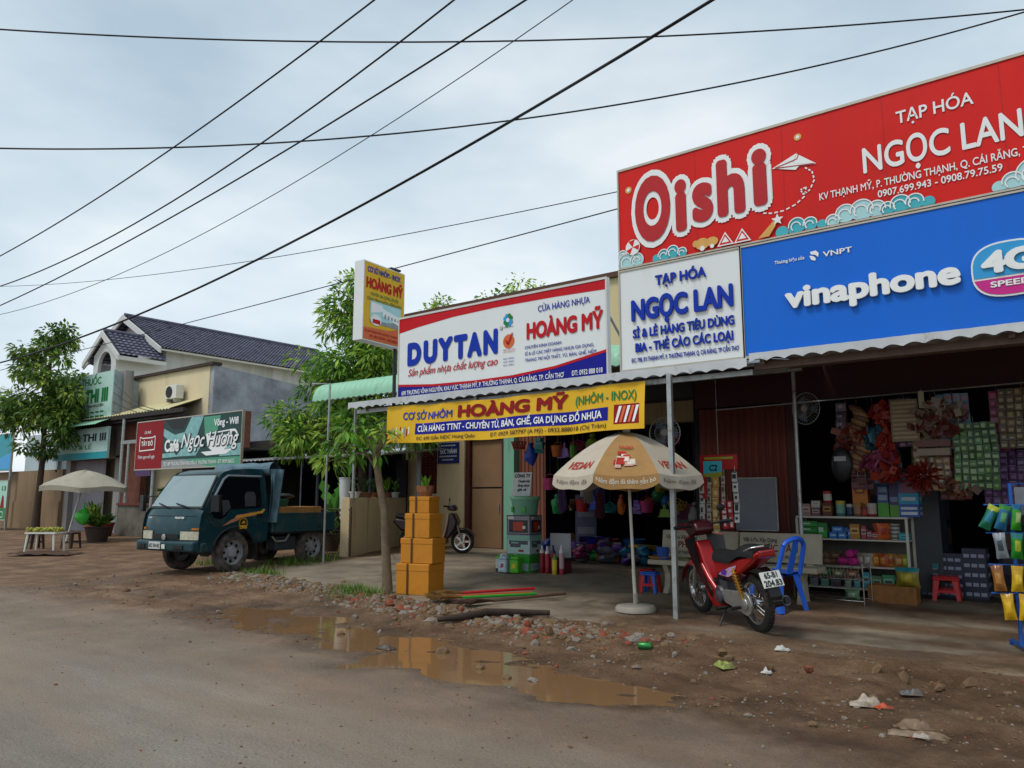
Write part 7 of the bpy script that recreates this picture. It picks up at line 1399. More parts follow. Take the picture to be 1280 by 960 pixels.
for i, (x_, z_, cols, rows, ms, lab) in enumerate([(-2.5,1.95,3,5,['#4a1c2c','#7a3a4a'],'dark wine sachets in the back row, behind the spiral string'),(-2.2,2.3,4,8,['#2a3a5a','#4a6a8a'],'slate blue sachets in the back row, behind the scarlet cascade'),(-1.75,2.35,4,9,['#5a4a1c','#8a7a3a'],'mustard sachets in the back row, behind the tan card'),(-1.45,2.0,4,7,['#5a1c1c','#8a4a3a'],'brick red sachets in the back row, behind the dome'),(-.95,1.95,5,7,['#4a2c5a','#7a5a8a'],'violet sachets in the back row, below the dark pink ones'),(-.6,1.7,4,5,['#6a2c1c','#9a5a3a'],'rust sachets low in the back row near the right edge'),(-.4,2.5,4,9,['#1c3a3a','#3a6a5a'],'dark sea green sachets in the back row at the right edge')]):
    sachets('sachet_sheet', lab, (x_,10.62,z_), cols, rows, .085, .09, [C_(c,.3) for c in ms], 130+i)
for i, (x_, y_, r_, ch_, lab) in enumerate([(-8.9,12.9,.34,'#22308a','heap of blue plastic bags at the front of the household shop'),(-8.2,12.75,.30,'#8a2a5a','heap of magenta plastic bags at the front of the household shop'),(-7.5,12.8,.33,'#5a3a8a','heap of violet plastic bags at the front of the household shop'),(-6.8,12.7,.30,'#1f6a8a','heap of turquoise plastic bags at the front of the household shop'),(-9.5,13.0,.28,'#8a5a2a','heap of tan sacks at the left front of the household shop')]):
    m = MB(); rnd = random.Random(i)
    for q_ in range(9): m.ell((rnd.gauss(0,r_*.5),rnd.gauss(0,r_*.3),r_*.25+rnd.uniform(0,r_*.9)),(r_*.55,r_*.4,r_*.22),12,7,(rnd.uniform(-.4,.4),rnd.uniform(-.4,.4),rnd.uniform(0,3)),q_ % 2,lump=.5,seed=q_+i)
    tag(m.build('bag_heap', [C_(ch_,.25,.3), C_('#6a6a78',.25,.3)], loc=(x_,y_,.165), smooth=60), lab, 'bags', 'heaps of bags in the household shop')
# shelf unit
SX0, SX1, SY, SZ = -3.40, -2.05, 10.95, .125
su = thing('display_shelf', 'pale metal shelf unit crowded with goods at the grocery entrance', 'shelf', ((SX0+SX1)/2, SY, SZ)); hw_ = (SX1-SX0)/2
SHM = M('shelf_cream','#b4b0a4',.5,.1,.06,5); LV = [.12,.40,.74,1.03]
for z_ in LV[:-1]: m_ = MB(); m_.box(-hw_,hw_,-.19,.19,z_-.02,z_); m_.build('shelf_board', SHM, su, bevel=.003)
m_ = MB(); m_.box(-hw_-.01,hw_+.01,-.2,.2,LV[3]-.025,LV[3]); m_.build('top_board', SHM, su, bevel=.003)
for sx in (-1, 1): m_ = MB(); m_.box(sx*hw_-.015,sx*hw_+.015,-.2,-.17,0,LV[3]-.026); m_.box(sx*hw_-.015,sx*hw_+.015,.17,.2,0,LV[3]-.026); m_.build('upright', SHM, su)
m_ = MB(); m_.box(-hw_,hw_,.195,.2,.1,1.0); m_.build('back_panel', M('shelf_back','#5a5550',.7), su)
def onsh(f, l_, dy=-.04): return (SX0+(SX1-SX0)*f, SY+dy, SZ+LV[l_]+.002)
GT = 'goods on top of the shelf'; G1 = 'goods on the upper shelf board'; G2 = 'goods on the middle shelf board'; G3 = 'goods on the lower shelf board'
b3 = [(.1,.9,.35,.75,1),(.2,.8,.45,.62,2)]
carton('box', 'pale pink box, leftmost on the shelf top', 'box', onsh(.07,3), (.12,.12,.16), [C_('#8a6a60'), C_('#b09a90'), C_('#7a4a44')], .1, GT, b3)
carton('box', 'grey box under another small box on the shelf top', 'box', onsh(.17,3), (.11,.12,.11), [C_('#6a4a52'), C_('#a89a98'), C_('#5a3a3a')], 0, GT, b3); o = onsh(.17,3); carton('box', 'small white box lying on the grey box of the shelf top', 'box', (o[0],o[1],o[2]+.112), (.11,.12,.09), [C_('#a8a49c'), C_('#c0bcb4'), C_('#7a7a78')], .05, GT, b3)
carton('box', 'brown and gold box carrying a red lidded can on the shelf top', 'box', onsh(.28,3), (.12,.12,.17), [C_('#5a2c20'), C_('#a8783a'), C_('#3a1a14')], 0, GT, b3); o = onsh(.28,3); can('tin_can', 'white tin can with red lid standing on the brown and gold box', 'can', (o[0],o[1],o[2]+.172), .055, .15, [C_('#8a1a20'), C_('#b8b4ac'), C_('#9a1a1c')], GT)
can('jar', 'teal jar with yellowish lid on the shelf top', 'jar', onsh(.40,3), .06, .19, [C_('#3a6a6a'), C_('#6a9a8a'), C_('#a8963a')], GT); can('jar', 'dark blue jar with white lid on the shelf top', 'jar', onsh(.49,3), .05, .15, [C_('#1c2c44'), C_('#2c3c5a'), C_('#a8a8a4')], GT); can('jar', 'brown jar in front of the tall orange carton', 'jar', onsh(.57,3,-.10), .055, .17, [C_('#6a4428'), C_('#8a6a48'), C_('#9a6a2a')], GT); can('jar', 'red jar with white label right of the brown jar', 'jar', onsh(.69,3,-.08), .06, .16, [C_('#7a1a1c'), C_('#a89690'), C_('#a8a4a0')], GT); can('jar', 'small dark red jar between the brown jar and the white labelled one', 'jar', onsh(.63,3,-.12), .04, .12, [C_('#6a1418'), C_('#8a2a24'), C_('#5a1414')], GT)
carton('tall_carton', 'tall orange and yellow carton, tallest thing on the shelf top', 'box', onsh(.58,3,.07), (.19,.16,.70), [C_('#c07018'), C_('#d0a020'), C_('#b0a890'), C_('#8a3a14')], 0, GT, [(0,1,.82,1,1),(.05,.95,.66,.81,2),(.2,.8,.42,.62,3),(.3,.7,.46,.58,1),(.0,1,.0,.12,3)])
carton('carton_pack', 'blue and lime packs stacked left of the tall blue dispenser', 'box', onsh(.79,3,.02), (.13,.14,.42), [C_('#2a4a8a'), C_('#4a9a2a'), C_('#8a9ab8')], 0, GT, [(0,1,0,.42,1),(.1,.9,.5,.66,2),(.1,.9,.74,.9,2)]); carton('carton_pack', 'violet topped packs stacked nearest the tall blue dispenser', 'box', onsh(.885,3,.04), (.11,.14,.42), [C_('#4a3a6a'), C_('#5a9a2c'), C_('#7a8ab0')], 0, GT, [(0,1,0,.35,1),(.1,.9,.45,.6,2)])
o = carton('blue_dispenser', 'tall blue dispenser box with pictures at the right end of the shelf top', 'box', onsh(1.02,3,.0), (.23,.18,.54), [C_('#1c6a9c'), C_('#8a5a72'), C_('#2a9ac0'), C_('#2a4a9c'), C_('#b8c4cc')], 0, GT, [(.04,.96,.86,1,2),(.6,.95,.88,.98,4),(.06,.94,.56,.85,1),(.0,1,.30,.55,2),(.15,.85,.38,.46,4),(0,1,0,.29,3),(.08,.9,.05,.12,4),(.08,.9,.17,.23,4)])
for i in range(4): carton('box', ['green box at the left end of the upper board, lowest layer','green box at the left end of the upper board, middle layer','green box with white print at the left end, top layer','green upright box beside the green stack on the upper board'][i], 'box', (SX0+.14 if i < 3 else SX0+.31, SY-.06, SZ+LV[2]+.002+(.075*i if i < 3 else 0)), (.22,.2,.07) if i < 3 else (.12,.18,.20), [C_('#1a6a2a'), C_('#2a8a34'), C_('#9ab8a0')], .03*i, G1, [(.05,.95,.1,.5,1),(.08,.6,.4,.7,2)])
for i in range(5): carton('box', ['light blue box, front left of the blue pile','light blue box, front right of the blue pile','blue box on top of the blue pile','blue box with white print behind the blue pile','slim blue box at the right of the blue pile'][i], 'box', (SX0+[.45,.56,.50,.50,.64][i], SY+[-.1,-.1,-.08,.02,-.05][i], SZ+LV[2]+.002+[0,0,.082,0,0][i]), [(.10,.1,.08),(.10,.1,.08),(.13,.1,.07),(.2,.1,.14),(.05,.1,.12)][i], [C_('#2a62a8'), C_('#4a86c0'), C_('#a8bccc')], .05*i, G1, b3)
for i, (f, w0, h0, c1, c2, lab) in enumerate([(.53,.12,.19,'#9a6a28','#c0a050','ochre carton in the middle of the upper board'),(.61,.06,.17,'#8a3a40','#b8989a','rose bottle carton right of the ochre carton'),(.66,.06,.11,'#7a3038','#a8a09a','short rose carton beside the rose bottle carton'),(.71,.07,.09,'#8a2a2a','#a89890','small red carton under the orange packets')]): carton('box', lab, 'box', onsh(f,2,-.06), (w0,.12,h0), [C_(c1), C_(c2), C_('#5a2a24')], 0, G1, b3)
for i, (f, c1, lab) in enumerate([(.74,'#a8401c','orange red packet leaning on the back of the upper board'),(.81,'#a86a2c','tan packet right of the orange red packet'),(.78,'#b8541c','orange packet lying in front of the tan packet')]): bag('packet', lab, 'packet', (SX0+(SX1-SX0)*f, SY-.05-.04*(i == 2), SZ+LV[2]+.105), (.15,.06,.2), [C_(c1), C_('#8a2a1c')], i, .2*i, G1)
for i in range(4): can('roll', ['white paper roll, lowest of the roll pile','white paper roll, second of the roll pile','white paper roll, third of the roll pile','white paper roll, topmost of the roll pile'][i], 'roll', (SX0+1.19, SY-.06, SZ+LV[2]+.002+.05*i), .055, .046, [C_('#a8a8a0'), C_('#5a5a54'), C_('#a8a8a0')], G1)
carton('box', 'turquoise box at the right end of the upper board', 'box', onsh(.96,2,-.06), (.11,.14,.09), [C_('#2a8a98'), C_('#5ab0b8'), C_('#1a5a68')], 0, G1, b3)
for i in range(9): bag('noodle_pack', 'dull brown noodle pack in the pile at the left of the middle board', 'packet', (SX0+.16+.085*(i % 5)+.03*(i//5), SY-.07+.02*(i % 2), SZ+LV[1]+.045+.07*(i//5)), (.17,.07,.11), [C_('#5a4030'), C_('#7a5a44')], i, .3*(i % 3)-.3, 'brown noodle packs')
for i in range(3): m_ = MB(); m_.lathe([(0,-.11),(.04,-.11),(.05,-.1),(.05,.1),(.04,.11),(0,.11)], (0,0,0), 14, (0,R(90),0)); tag(m_.build('pink_roll', C_('#b42a7c'), loc=(SX0+[.60,.70,.66][i], SY-.1, SZ+LV[1]+.054+[0,.0,.1][i]+(.0)), rz=[0,1.3,1.45][i], smooth=40), ['magenta roll lying at the left on the middle board','magenta roll seen end on, lower one on the middle board','magenta roll lying on top of the two others'][i], 'roll', 'magenta rolls')
for i, (f, c1, c2, lab) in enumerate([(.57,'#7a7468','#a09a8c','grey packet right of the magenta rolls'),(.63,'#8a8478','#a8a294','pale grey packet next to the grey packet'),(.70,'#a8601c','#c08a3a','orange packet in the middle board pile'),(.77,'#9a4a22','#b8783a','rust packet in the middle board pile'),(.83,'#b8862a','#9a3a22','yellow brown packet in the middle board pile'),(.90,'#8a5a2a','#b0804a','brown packet near the right end of the middle board'),(.95,'#7a8a2a','#a8a84a','lime packet at the right end of the middle board')]): bag('packet', lab, 'packet', (SX0+(SX1-SX0)*f, SY-.08-.03*(i % 2), SZ+LV[1]+.08), (.14,.08,.17), [C_(c1), C_(c2)], 20+i, .25*(i % 3)-.2, G2)
for i, (f, w0, h0, c1, c2, lab) in enumerate([(.12,.1,.2,'#6a7278','#8a9298','grey bottle carton above the dish rack'),(.22,.1,.19,'#5a8a74','#8ab0a0','grey green carton above the dish rack'),(.32,.12,.16,'#4a3a44','#6a5a64','dusky carton behind the dish rack'),(.44,.07,.18,'#8a9a8c','#a8b4a4','pale carton in the lower board row'),(.52,.07,.17,'#5a9a98','#88b8b4','aqua carton in the lower board row'),(.60,.09,.2,'#3a8a9c','#70b0bc','tall aqua carton in the lower board row'),(.70,.12,.16,'#5a7a5a','#8aa88a','sage carton in the lower board row'),(.80,.14,.18,'#3f8a5a','#80b894','green carton near the right of the lower board'),(.92,.1,.12,'#4a9a3a','#80b86a','small lime carton at the right end of the lower board')]): carton('box', lab, 'box', onsh(f,0 if False else 0,-.05), (w0,.14,h0), [C_(c1), C_(c2), C_('#3a4a48')], .05*(i % 3), G3, b3)
# dish rack in front, crate, wool bag and pack stacks
dk = thing('dish_rack', 'chromed wire dish rack standing before the shelf behind the blue chair', 'rack', (-2.86,10.30,.11), R(-3)); m_ = MB()
for z_, d_ in ((.05,0),(.30,0),(.44,.03)):
    m_.tube([(-.42,-.16-d_,z_),(.42,-.16-d_,z_),(.42,.16,z_),(-.42,.16,z_),(-.42,-.16-d_,z_)], .006, 6)
for x_ in [-.42+.042*i for i in range(21)]: m_.tube([(x_,-.16,.30),(x_,-.19,.46)], .004, 4); m_.tube([(x_,-.16,.30),(x_,.16,.30)], .003, 4)
for i in range(9): m_.tube([(-.42+.105*i,-.16,.05),(-.42+.105*i,.16,.05)], .003, 4)
m_.build('basket', CHROME, dk, smooth=50)
for sx in (-1,1):
    for sy in (-1,1): m_ = MB(); m_.tube([(sx*.42,sy*.16,0),(sx*.42,sy*.16,.5)], .008, 6); m_.build('leg', CHROME, dk)
for i, (x_, c1, c2, lab) in enumerate([(-3.1,'#7a2a2c','#a89a90','red packet lying in the dish rack'),(-2.95,'#3a6a40','#a0a890','green packet lying in the dish rack'),(-2.78,'#6a6a44','#a8a894','olive packet lying in the dish rack'),(-2.62,'#7a4a34','#a8947a','brown packet at the right of the dish rack')]): bag('packet', lab, 'packet', (x_,10.30,.11+.30+.055), (.16,.08,.09), [C_(c1), C_(c2)], 40+i, .2*i, 'packets in the dish rack')
bag('plastic_bag', 'pale green bag lying in the bottom of the dish rack', 'bag', (-2.62,10.28,.11+.11), (.18,.13,.12), [C_('#5a7a5a'), C_('#8aa088')], 47)
wc_ = thing('wooden_crate', 'flat plain wooden crate on the ground in front of the shelf', 'crate', (-2.22,10.62,.12), R(2)); m_ = MB(); m_.box(-.27,.27,-.16,-.145,.0,.21); m_.box(-.27,.27,.145,.16,.0,.21); m_.box(-.27,-.255,-.145,.145,0,.21); m_.box(.255,.27,-.145,.145,0,.21); m_.box(-.255,.255,-.145,.145,.01,.03); m_.build('box', M('crate_wood','#8a5a2c',.7,0,.25,10,dirt='#5a3518',dscale=8,dpos=(.5,.8)), wc_)
bag('wool_bag', 'mustard and teal plastic bag sitting on the wooden crate', 'bag', (-2.05,10.6,.43), (.28,.2,.24), [C_('#8a7a2a'), C_('#a8962c'), C_('#2a7a80')], 52)
for i in range(3): carton('pack_stack', ['dark packs with white print, front left stack behind the red stool','dark packs with white print, taller right stack behind the red stool','teal topped packs stacked left behind the red stool'][i], 'packs', [(-1.68,11.5,.145),(-1.42,11.5,.145),(-1.93,11.45,.145)][i], [(.26,.3,.55),(.26,.3,.62),(.24,.3,.42)][i], [C_('#23283c'), C_('#8a8ea0'), C_('#2a6a72')], 0, 'stacked packs behind the red stool', [(.06+.31*(k % 3),.30+.31*(k % 3),.06+.19*(k//3),.13+.19*(k//3),1) for k in range(15)]+([(0,1,.85,1,2)] if i == 2 else []))
for i, (l_, d, c, lab) in enumerate([((-1.0,13.4,.15),(.7,.4,1.6),'#2c2c3c','tall dark cabinet deep inside the grocery'),((-.2,13.0,.15),(.8,.5,1.0),'#3a2426','low maroon counter deep inside the grocery'),((-2.6,13.6,.15),(1.2,.4,1.7),'#26303c','dark shelving deep inside the grocery behind the display shelf')]): carton('cabinet', lab, 'cabinet', l_, d, [C_(c,.6,.2), C_('#4a4450'), C_('#6a4a3a')], 0, 'cabinets inside the grocery', [(.08,.92,.1+.22*k,.25+.22*k,1+(k % 2)) for k in range(4)])
tag(MB().box(-.16,.16,-.02,.0,-.75,.75).build('glass_door_leaf', M('leaf_dark','#30363c',.3), loc=(-1.92,11.3,.95), rz=.3), 'narrow dark grey panel standing right of the display shelf', 'panel')
# snack stand at the right edge
st_ = thing('snack_stand', 'blue steel stand on feet at the right edge, hung with bagged snacks', 'stand', (-.50,8.42,.045), R(20)); SBM = M('stand_blue','#1f56a4',.45,.1,.08,6)
m_ = MB(); m_.tube([(-.25,0,.06),(-.22,.02,1.48),(.45,.02,1.48),(.48,0,.06)], .018, 8)
for z_ in (.51,.76,1.04,1.29): m_.tube([(-.46,-.04,z_),(.6,-.04,z_)], .008, 6)
m_.build('frame', SBM, st_, smooth=40)
for x_ in (-.25,.48): m_ = MB(); m_.tube([(x_,-.28,.02),(x_,-.26,.06),(x_,.28,.06),(x_,.3,.02)], .018, 8); m_.build('foot', SBM, st_)
m_ = MB(); m_.box(-.19,.42,.02,.03,1.2,1.45); m_.build('panel', M('stand_panel','#70747c',.4), st_)
sm4 = Matrix.Translation((-.50,8.42,.045)) @ Matrix.Rotation(R(20),4,'Z')
rows_ = [(1.18,[(-.43,'#1a6a4c','#2f7a9a','#98a42a'),(-.33,'#1f5f86','#4f8a5a','#2a7a24'),(-.22,'#2f8a20','#8fa868','#1f5f86'),(-.11,'#1f5280','#4f7a9a','#1f4a70'),(.0,'#1f4a72','#4f6a8a','#2a6a2a')],'blue green crisp bag','upper'),(.93,[(-.36,'#7a848a','#3a444c','#8a9098'),(-.24,'#1c7a24','#98a02a','#1c6a6c'),(-.12,'#1c6a2a','#8aa434','#98a02c'),(.0,'#2a8028','#a0a43a','#1c6a50'),(.12,'#2c8a34','#c0c040','#2a7a7c')],'green crisp bag','second'),(.645,[(-.40,'#8a5a2a','#a8783c','#7a4a24'),(-.26,'#c09a1c','#d8b430','#b08a18'),(-.13,'#c8a41e','#dcb834','#b48c1a'),(.0,'#c49c1c','#d8b434','#b08a1a'),(.13,'#c8a01e','#d8b030','#b08a1a')],'yellow snack bag','third'),(.40,[(-.34,'#c89a18','#d8b02c','#b88c16'),(-.22,'#cca01c','#dcb430','#b88e18'),(-.10,'#c89c1a','#d8b02e','#b48a16'),(.02,'#cca21e','#dcb632','#b88e1a'),(.14,'#c89c1a','#d8b02e','#b48a16')],'golden snack bag','lowest')]
ordw = ['first','second','third','fourth','fifth','sixth']
for z_, its, lab, rw in rows_:
    its = its+[(its[-1][0]+.115,)+its[-2][1:]]
    for i, (x_, a_, b_, c_) in enumerate(its):
        p = sm4 @ Vector((x_, -.075-.02*(i % 2), z_)); o = bag('snack_bag', '%s, %s from the left in the %s row of the blue stand' % (lab, ordw[i], rw), 'snacks', p, (.098,.075,.225), [C_(a_,.25,.15), C_(b_,.25,.15), C_(c_,.25,.15)], i*7+int(z_*10), R(20)+.35*(i % 3)-.35, 'snack bags on the blue stand')
        o.rotation_euler[1] = R(26-10*i) if rw == 'upper' else R((-5,4,-2,6,-4,3)[i % 6])
# brooms, stick, rubbish on the verge
def broom(label, p, q_, c, head, hc, grp=None):
    t_ = thing('broom', label, 'broom', (p[0],p[1],0), 0, grp); P_ = Vector((0,0,p[2])); Q_ = Vector((q_[0]-p[0], q_[1]-p[1], q_[2])); m = MB(); m.tube([P_, Q_], .018, 8); m.build('handle', C_(c,.4), t_, smooth=40); m = MB(); rnd = random.Random(int(p[0]*100)); d = (P_-Q_).normalized(); s_ = Vector((-d.y,d.x,0))
    for k in range(70):
        f = rnd.gauss(0,.35); m.tube([P_-d*.05, P_+d*head*.5+s_*f*.12+Z_*rnd.uniform(-.0,.05), P_+d*head*rnd.uniform(.8,1)+s_*f*.28+Z_*rnd.uniform(-.01,.04)], [.008,.008,.003], 4)
    m.build('bristles', C_(hc,.9,.25), t_)
z0 = G(-6.8,8.2)+.03
broom('straw broom with crimson handle, uppermost of the brooms on the apron', (-7.0,7.98,z0+.05), (-6.42,8.85,z0+.07), '#b4121e', .45, '#6a4a20', 'brooms lying on the apron'); broom('straw broom with orange red handle beneath the crimson one', (-6.98,7.86,z0+.02), (-6.38,8.70,z0+.03), '#c0361a', .42, '#7a5626', 'brooms lying on the apron'); broom('straw broom with bright green handle on the apron', (-6.86,7.80,z0+.02), (-6.26,8.66,z0+.03), '#1f9a2c', .40, '#6f4c22', 'brooms lying on the apron')
broom('old brown broom with worn wooden handle, nearest the parasol foot', (-6.42,7.92,z0), (-5.95,8.92,z0+.03), '#5c4434', .5, '#4a3426', 'brooms lying on the apron')
pts = [(-5.98,6.42,0),(-5.78,6.62,0),(-5.72,6.95,0),(-5.62,7.2,0),(-5.48,7.42,0),(-5.26,7.55,0)]
tag(MB().tube([(x_,y_,G(x_,y_)+.05) for x_, y_, _ in pts], [.03,.04,.042,.042,.036,.03], 8).build('dead_branch', M('branch_dark','#3c3029',.9,0,.25,9,bump=.5), smooth=50), 'dark crooked branch lying across the rubble ridge', 'branch')
ROCK = [M('rubble_grey','#7d746a',.9,0,.2,9,bump=.4,bscale=60,dirt='#6b543d',dscale=5,dpos=(.5,.7)), M('rubble_brown','#6e583f',.9,0,.2,9,bump=.4,bscale=60,dirt='#6b543d',dscale=5,dpos=(.5,.7)), M('rubble_brick','#864330',.9,0,.2,9,bump=.4,bscale=60,dirt='#6b543d',dscale=5,dpos=(.5,.7)), M('rubble_pale','#857b6f',.9,0,.15,9,bump=.4,bscale=60)]
def rockg(m, c, s_, rnd, mi):
    vs = []; q_ = Euler((rnd.uniform(0,6),rnd.uniform(0,6),rnd.uniform(0,6))).to_matrix(); dx, dy, dz = rnd.uniform(.7,1.15), rnd.uniform(.65,1), rnd.uniform(.5,.8)
    ico = [(0,.526,.851),(0,-.526,.851),(0,.526,-.851),(0,-.526,-.851),(.526,.851,0),(-.526,.851,0),(.526,-.851,0),(-.526,-.851,0),(.851,0,.526),(-.851,0,.526),(.851,0,-.526),(-.851,0,-.526)]
    fs = [(0,1,8),(0,8,4),(0,4,5),(0,5,9),(0,9,1),(1,6,8),(8,6,10),(8,10,4),(4,10,2),(4,2,5),(5,2,11),(5,11,9),(9,11,7),(9,7,1),(1,7,6),(3,6,7),(3,7,11),(3,11,2),(3,2,10),(3,10,6)]
    for v in ico:
        p = Vector(v)*rnd.uniform(.75,1.2); p = q_ @ p; vs.append((c[0]+p.x*s_*dx, c[1]+p.y*s_*dy, c[2]+p.z*s_*dz))
    m.add(vs, fs, mi)
rnd = random.Random(11); m_ = MB()
for i in range(4200):
    k = rnd.uniform(0, len(RIDGE)-1.001); a_ = int(k); f = k-a_; x_ = RIDGE[a_][0]*(1-f)+RIDGE[a_+1][0]*f; y_ = RIDGE[a_][1]*(1-f)+RIDGE[a_+1][1]*f
    if x_ > -4.3 and rnd.random() < .6: continue
    x_ += rnd.gauss(0,.15); y_ += rnd.gauss(0,.22); s_ = min(.10, .015*math.exp(rnd.gauss(.35,.6))); rockg(m_, (x_,y_,G(x_,y_)-s_*.05), s_, rnd, rnd.choices((0,1,2,3),(4,5,1.5 if x_ > -8.6 else .2,.7))[0])
for i in range(3000):
    x_ = rnd.uniform(-4.5,.3) if i % 2 else rnd.uniform(-14,-3); y_ = rnd.uniform(5.0,7.4) if i % 3 else rnd.uniform(2.2,5.4); s_ = (.006 if i % 3 else .0035)*math.exp(abs(rnd.gauss(0,.7)))
    if ground(x_, y_)[0] < WATER_Z: continue
    rockg(m_, (x_,y_,G(x_,y_)+s_*.2), s_, rnd, rnd.choices((0,1,2,3),(3,6,.8,1))[0])
tag(m_.build('rubble', ROCK), kind='stuff')
m0 = MB(); rockg(m0, (0,0,0), .085, rnd, 0); proto = tag(m0.build('brick_chunk', ROCK[2]), 'broken red brick chunk lying loose on the rubble ridge', 'brick', 'broken brick chunks on the ridge')
for i, (x_, y_) in enumerate([(-7.3,6.95),(-6.9,6.75),(-7.6,7.3),(-5.0,6.75),(-3.75,6.62),(-3.5,6.52),(-6.1,6.95),(-2.05,6.6)]):
    o = proto if i == 0 else proto.copy()
    if i: COL.objects.link(o)
    o.location = (x_,y_,G(x_,y_)+.03); o.rotation_euler = (i*.7,i*1.1,i*1.9); o.scale = (1-.05*i,)*3
m0 = MB(); rockg(m0, (0,0,0), .075, rnd, 0); proto = tag(m0.build('stone', ROCK[1]), 'loose brownish grey stone lying on the muddy verge', 'stone', 'loose grey stones on the verge')
for i, (x_, y_) in enumerate([(-8.3,7.25),(-6.2,6.8),(-5.05,6.9),(-4.6,6.6),(-2.85,6.75),(-2.7,6.55),(-2.3,6.4),(-1.6,6.85),(-1.35,6.6),(-.95,6.75),(-1.1,6.5)]):
    o = proto if i == 0 else proto.copy()
    if i: COL.objects.link(o)
    o.location = (x_,y_,G(x_,y_)+.02); o.rotation_euler = (i*.9,i*.6,i*1.4); o.scale = (.6+.08*(i % 5),)*3
def litter(name, label, x_, y_, d, c, seed, cat='litter', rz=0.):
    m = MB(); m.grid(lambda u, v: Vector(((u-.5)*d[0], (v-.5)*d[1], .012+d[2]*(.5+.9*noise.noise(Vector((u*3.2+seed, v*3.2, seed*1.7))))*math.sin(PI*u)**.4*math.sin(PI*v)**.4)), 14, 14); o = m.build(name, M('litter_%d' % seed, c, .5, 0, .2, 12, dirt='#5a4634', dscale=9, dpos=(.45,.7)), smooth=50, loc=(x_,y_,G(x_,y_)), rz=rz); return tag(o, label, cat)
litter('plastic_sheet', 'long torn grey brown plastic sheet trodden into the mud at the lower right', -1.02,5.24,(.32,.11,.05),'#85715c',1,rz=.2); litter('plastic_sheet', 'rumpled dirty sack scrap just above the long torn sheet', -1.07,5.42,(.19,.12,.06),'#7c6650',2,rz=.5); litter('plastic_wrapper', 'whitish crumpled wrapper with orange bit on the mud', -1.42,5.72,(.20,.12,.07),'#a89c8c',3,rz=.3); litter('orange_scrap', 'orange red plastic scrap lying against the whitish wrapper', -1.30,5.70,(.12,.05,.03),'#b4441c',4,rz=.6)
litter('broken_tile', 'yellow green leaf like scrap standing in the mud below the motorbike', -2.63,6.28,(.13,.17,.08),'#8f9a4c',5,rz=.9); litter('paper_scrap', 'white paper scrap on the soil edge right of the motorbike wheel', -2.43,7.10,(.13,.07,.05),'#b8bab4',6,rz=.1); litter('paper_scrap', 'small white scrap among pebbles below the motorbike', -2.3,6.32,(.08,.06,.04),'#c4c2bc',7); litter('black_scrap', 'black and white plastic scrap on the mud at the right', -1.25,6.29,(.15,.09,.05),'#5c5c5e',8,rz=.4); litter('plastic_wrapper', 'tiny pale wrapper at the bottom right below the torn sheet', -.98,5.12,(.09,.05,.03),'#a0968a',9)
m_ = MB(); m_.lathe([(0,-.06),(.028,-.06),(.033,-.05),(.033,.05),(.028,.06),(0,.06)], (0,0,0), 16, (0,R(90),0)); tag(m_.build('drink_can', M('can_green','#2f7a3c',.3,.4,.3,10), loc=(-3.45,6.45,G(-3.45,6.45)+.03), rz=.3, smooth=40), 'crushed green drink can at the right end of the rubble ridge', 'can')
litter('flotsam', 'dark debris clump floating in the brown puddle', -5.55,5.25,(.2,.1,.05),'#3c3a34',10); bpy.data.objects['flotsam'].location.z = WATER_Z-.006
for i, (x_, y_, sx, sy) in enumerate([(-4.3,5.15,.12,.08),(-3.9,5.0,.1,.06),(-5.0,5.45,.16,.10),(-6.5,5.5,.10,.07)]):
    rr = random.Random(i+200); m_ = MB(); rockg(m_, (0,0,0), sx*.6, rr, 0); o = tag(m_.build('mud_lump', ROCK[1], loc=(x_,y_,WATER_Z)), 'wet brown mud lump sticking out of the puddle', 'mud lump', 'mud lumps in the puddle')
# ------------------------------------------------------------ things by the pharmacy tree at the left
lp = thing('market_parasol', 'faded grey beige market parasol with drooping canopy at the left roadside', 'parasol', (-23.9,10.35,.11)); m_ = MB(); m_.tube([(-.35,-.2,0),(.06,.05,2.05)], .03, 8); m_.build('pole', WHITEP, lp, smooth=40)
m_ = MB()
def lpf(u, v):
    a_ = u*2*PI; k = math.cos(PI/6)/math.cos(((a_+PI/6) % (PI/3))-PI/6); r_ = 1.25*v*k; return Vector((.06+r_*math.cos(a_), .05+r_*math.sin(a_), 2.08-.42*v**1.5-.05*v*(1-abs(((a_ % (PI/3))/(PI/6))-1))+.04*noise.noise(Vector((math.cos(a_)*2,math.sin(a_)*2,v*2)))-.05*math.cos(a_)*v))
m_.grid(lpf, 48, 8); m_.grid(lambda u, v: lpf(u,1)+Vector((0,0,-.14*v)), 48, 2); m_.build('canopy', M('parasol_greige','#a39d8c',.85,0,.12,2,dirt='#6f6a5c',dscale=2,dpos=(.5,.8)), lp, smooth=60)
tb = thing('low_table', 'low white plastic table with yellow green fruit laid on it at the left', 'table', (-21.35,8.45,.06), R(35)); tb.scale = (.64,.64,.88); m_ = MB(); m_.box(-.62,.62,-.38,.38,.50,.54); m_.build('tabletop', WHITEP, tb, bevel=.01)
for sx in (-1,1):
    for sy in (-1,1): m_ = MB(); m_.tube([(sx*.52,sy*.3,.5),(sx*.58,sy*.34,0)], [.05,.035], 8); m_.build('leg', WHITEP, tb)
m_ = MB(); rnd = random.Random(5)
for i in range(170): m_.ell((rnd.uniform(-.6,.6),rnd.uniform(-.34,.34),.58+rnd.uniform(0,.08)),(.05,.035,.035),7,5,(0,0,rnd.uniform(0,3)),rnd.randrange(2))
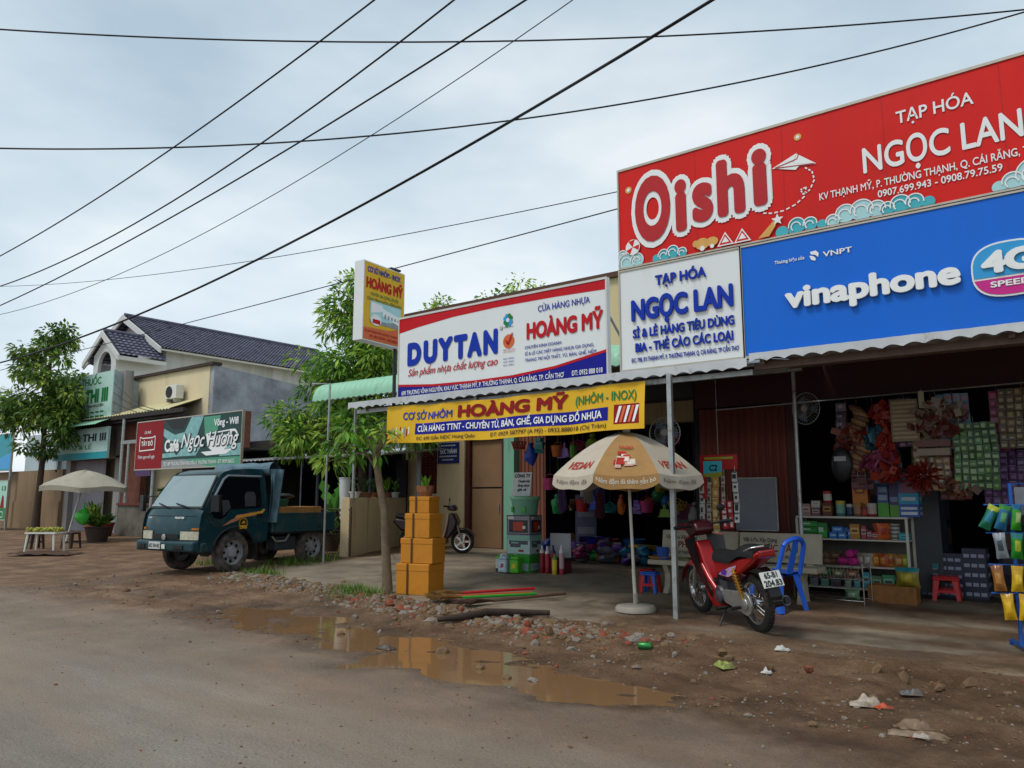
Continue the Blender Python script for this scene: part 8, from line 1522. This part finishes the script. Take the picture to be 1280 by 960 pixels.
o = tag(m_.build('fruit', [C_('#8a8f2c'), C_('#b0a83c')], loc=(-21.35,8.45,.06), rz=R(35), smooth=60), kind='stuff'); o.scale = (.64,.64,.88)
for i, (x_, y_, lab) in enumerate([(-22.6,8.7,'brown wooden stool at the left end of the low white table'),(-21.9,9.3,'brown wooden stool half hidden behind the low white table')]): stool('wooden_stool', lab, (x_,y_,.07), .42, .3, [M('stool_brown','#3c2c22',.7)], .4*i, 'brown stools by the low table')
m_ = MB(); m_.ell((0,0,.0),(.19,.19,.22),16,10,lump=.35,seed=5); m_.tube([(0,0,.2),(.03,0,.45)], [.05,.012], 6); tag(m_.build('green_bag', M('bag_green','#3fae3a',.35,0,.12,8), loc=(-23.4,10.2,.85), smooth=60), 'bright green plastic bag hanging under the market parasol', 'bag')
potted('potted_plant', 'leafy plant in a dark pot under the market parasol', (-23.3,10.6,.11), M('pot_dark','#3a2c26',.8), .45, .35, 160, LG, 12, .35, .12, .5, .9); potted('potted_plant', 'tall topiary plant in a pot before the grey shutter', (-27.2,12.2,.15), POTC, .45, .3, 220, LG, 13, .35, .10, .5, 1.9); potted('potted_plant', 'low dark plant in a red pot by the cafe post', (-25.9,12.0,.15), M('pot_red','#7a2420',.6), .45, .28, 90, LD, 14, .3, .1, .4, .6)
m_ = MB(); m_.grid(lambda u, v: Vector(((u-.5)*1.6,(v-.5)*.7,.02+.12*abs(noise.noise(Vector((u*4,v*4,1)))))), 14, 10); tag(m_.build('mat', M('mat_brown','#4a3326',.9,0,.3,9), loc=(-20.2,8.05,.05), rz=.5, smooth=50), 'dark brown mat lying on the dirt in front of the low table', 'mat')
potted('potted_plant', 'bushy green plant growing on the cafe low wall', (-23.0,12.55,1.22), POTC, .25, .3, 160, LD, 15, .3, .1, .6, .7)
m_ = MB(); m_.box(-.5,.5,-.02,.02,-.35,.35); o = m_.build('cafe_plate', M('plate_violet','#4a2a5a',.5), loc=(-25.2,12.78,2.45)); tag(o, 'small violet plate hanging under the cafe beam', 'sign')
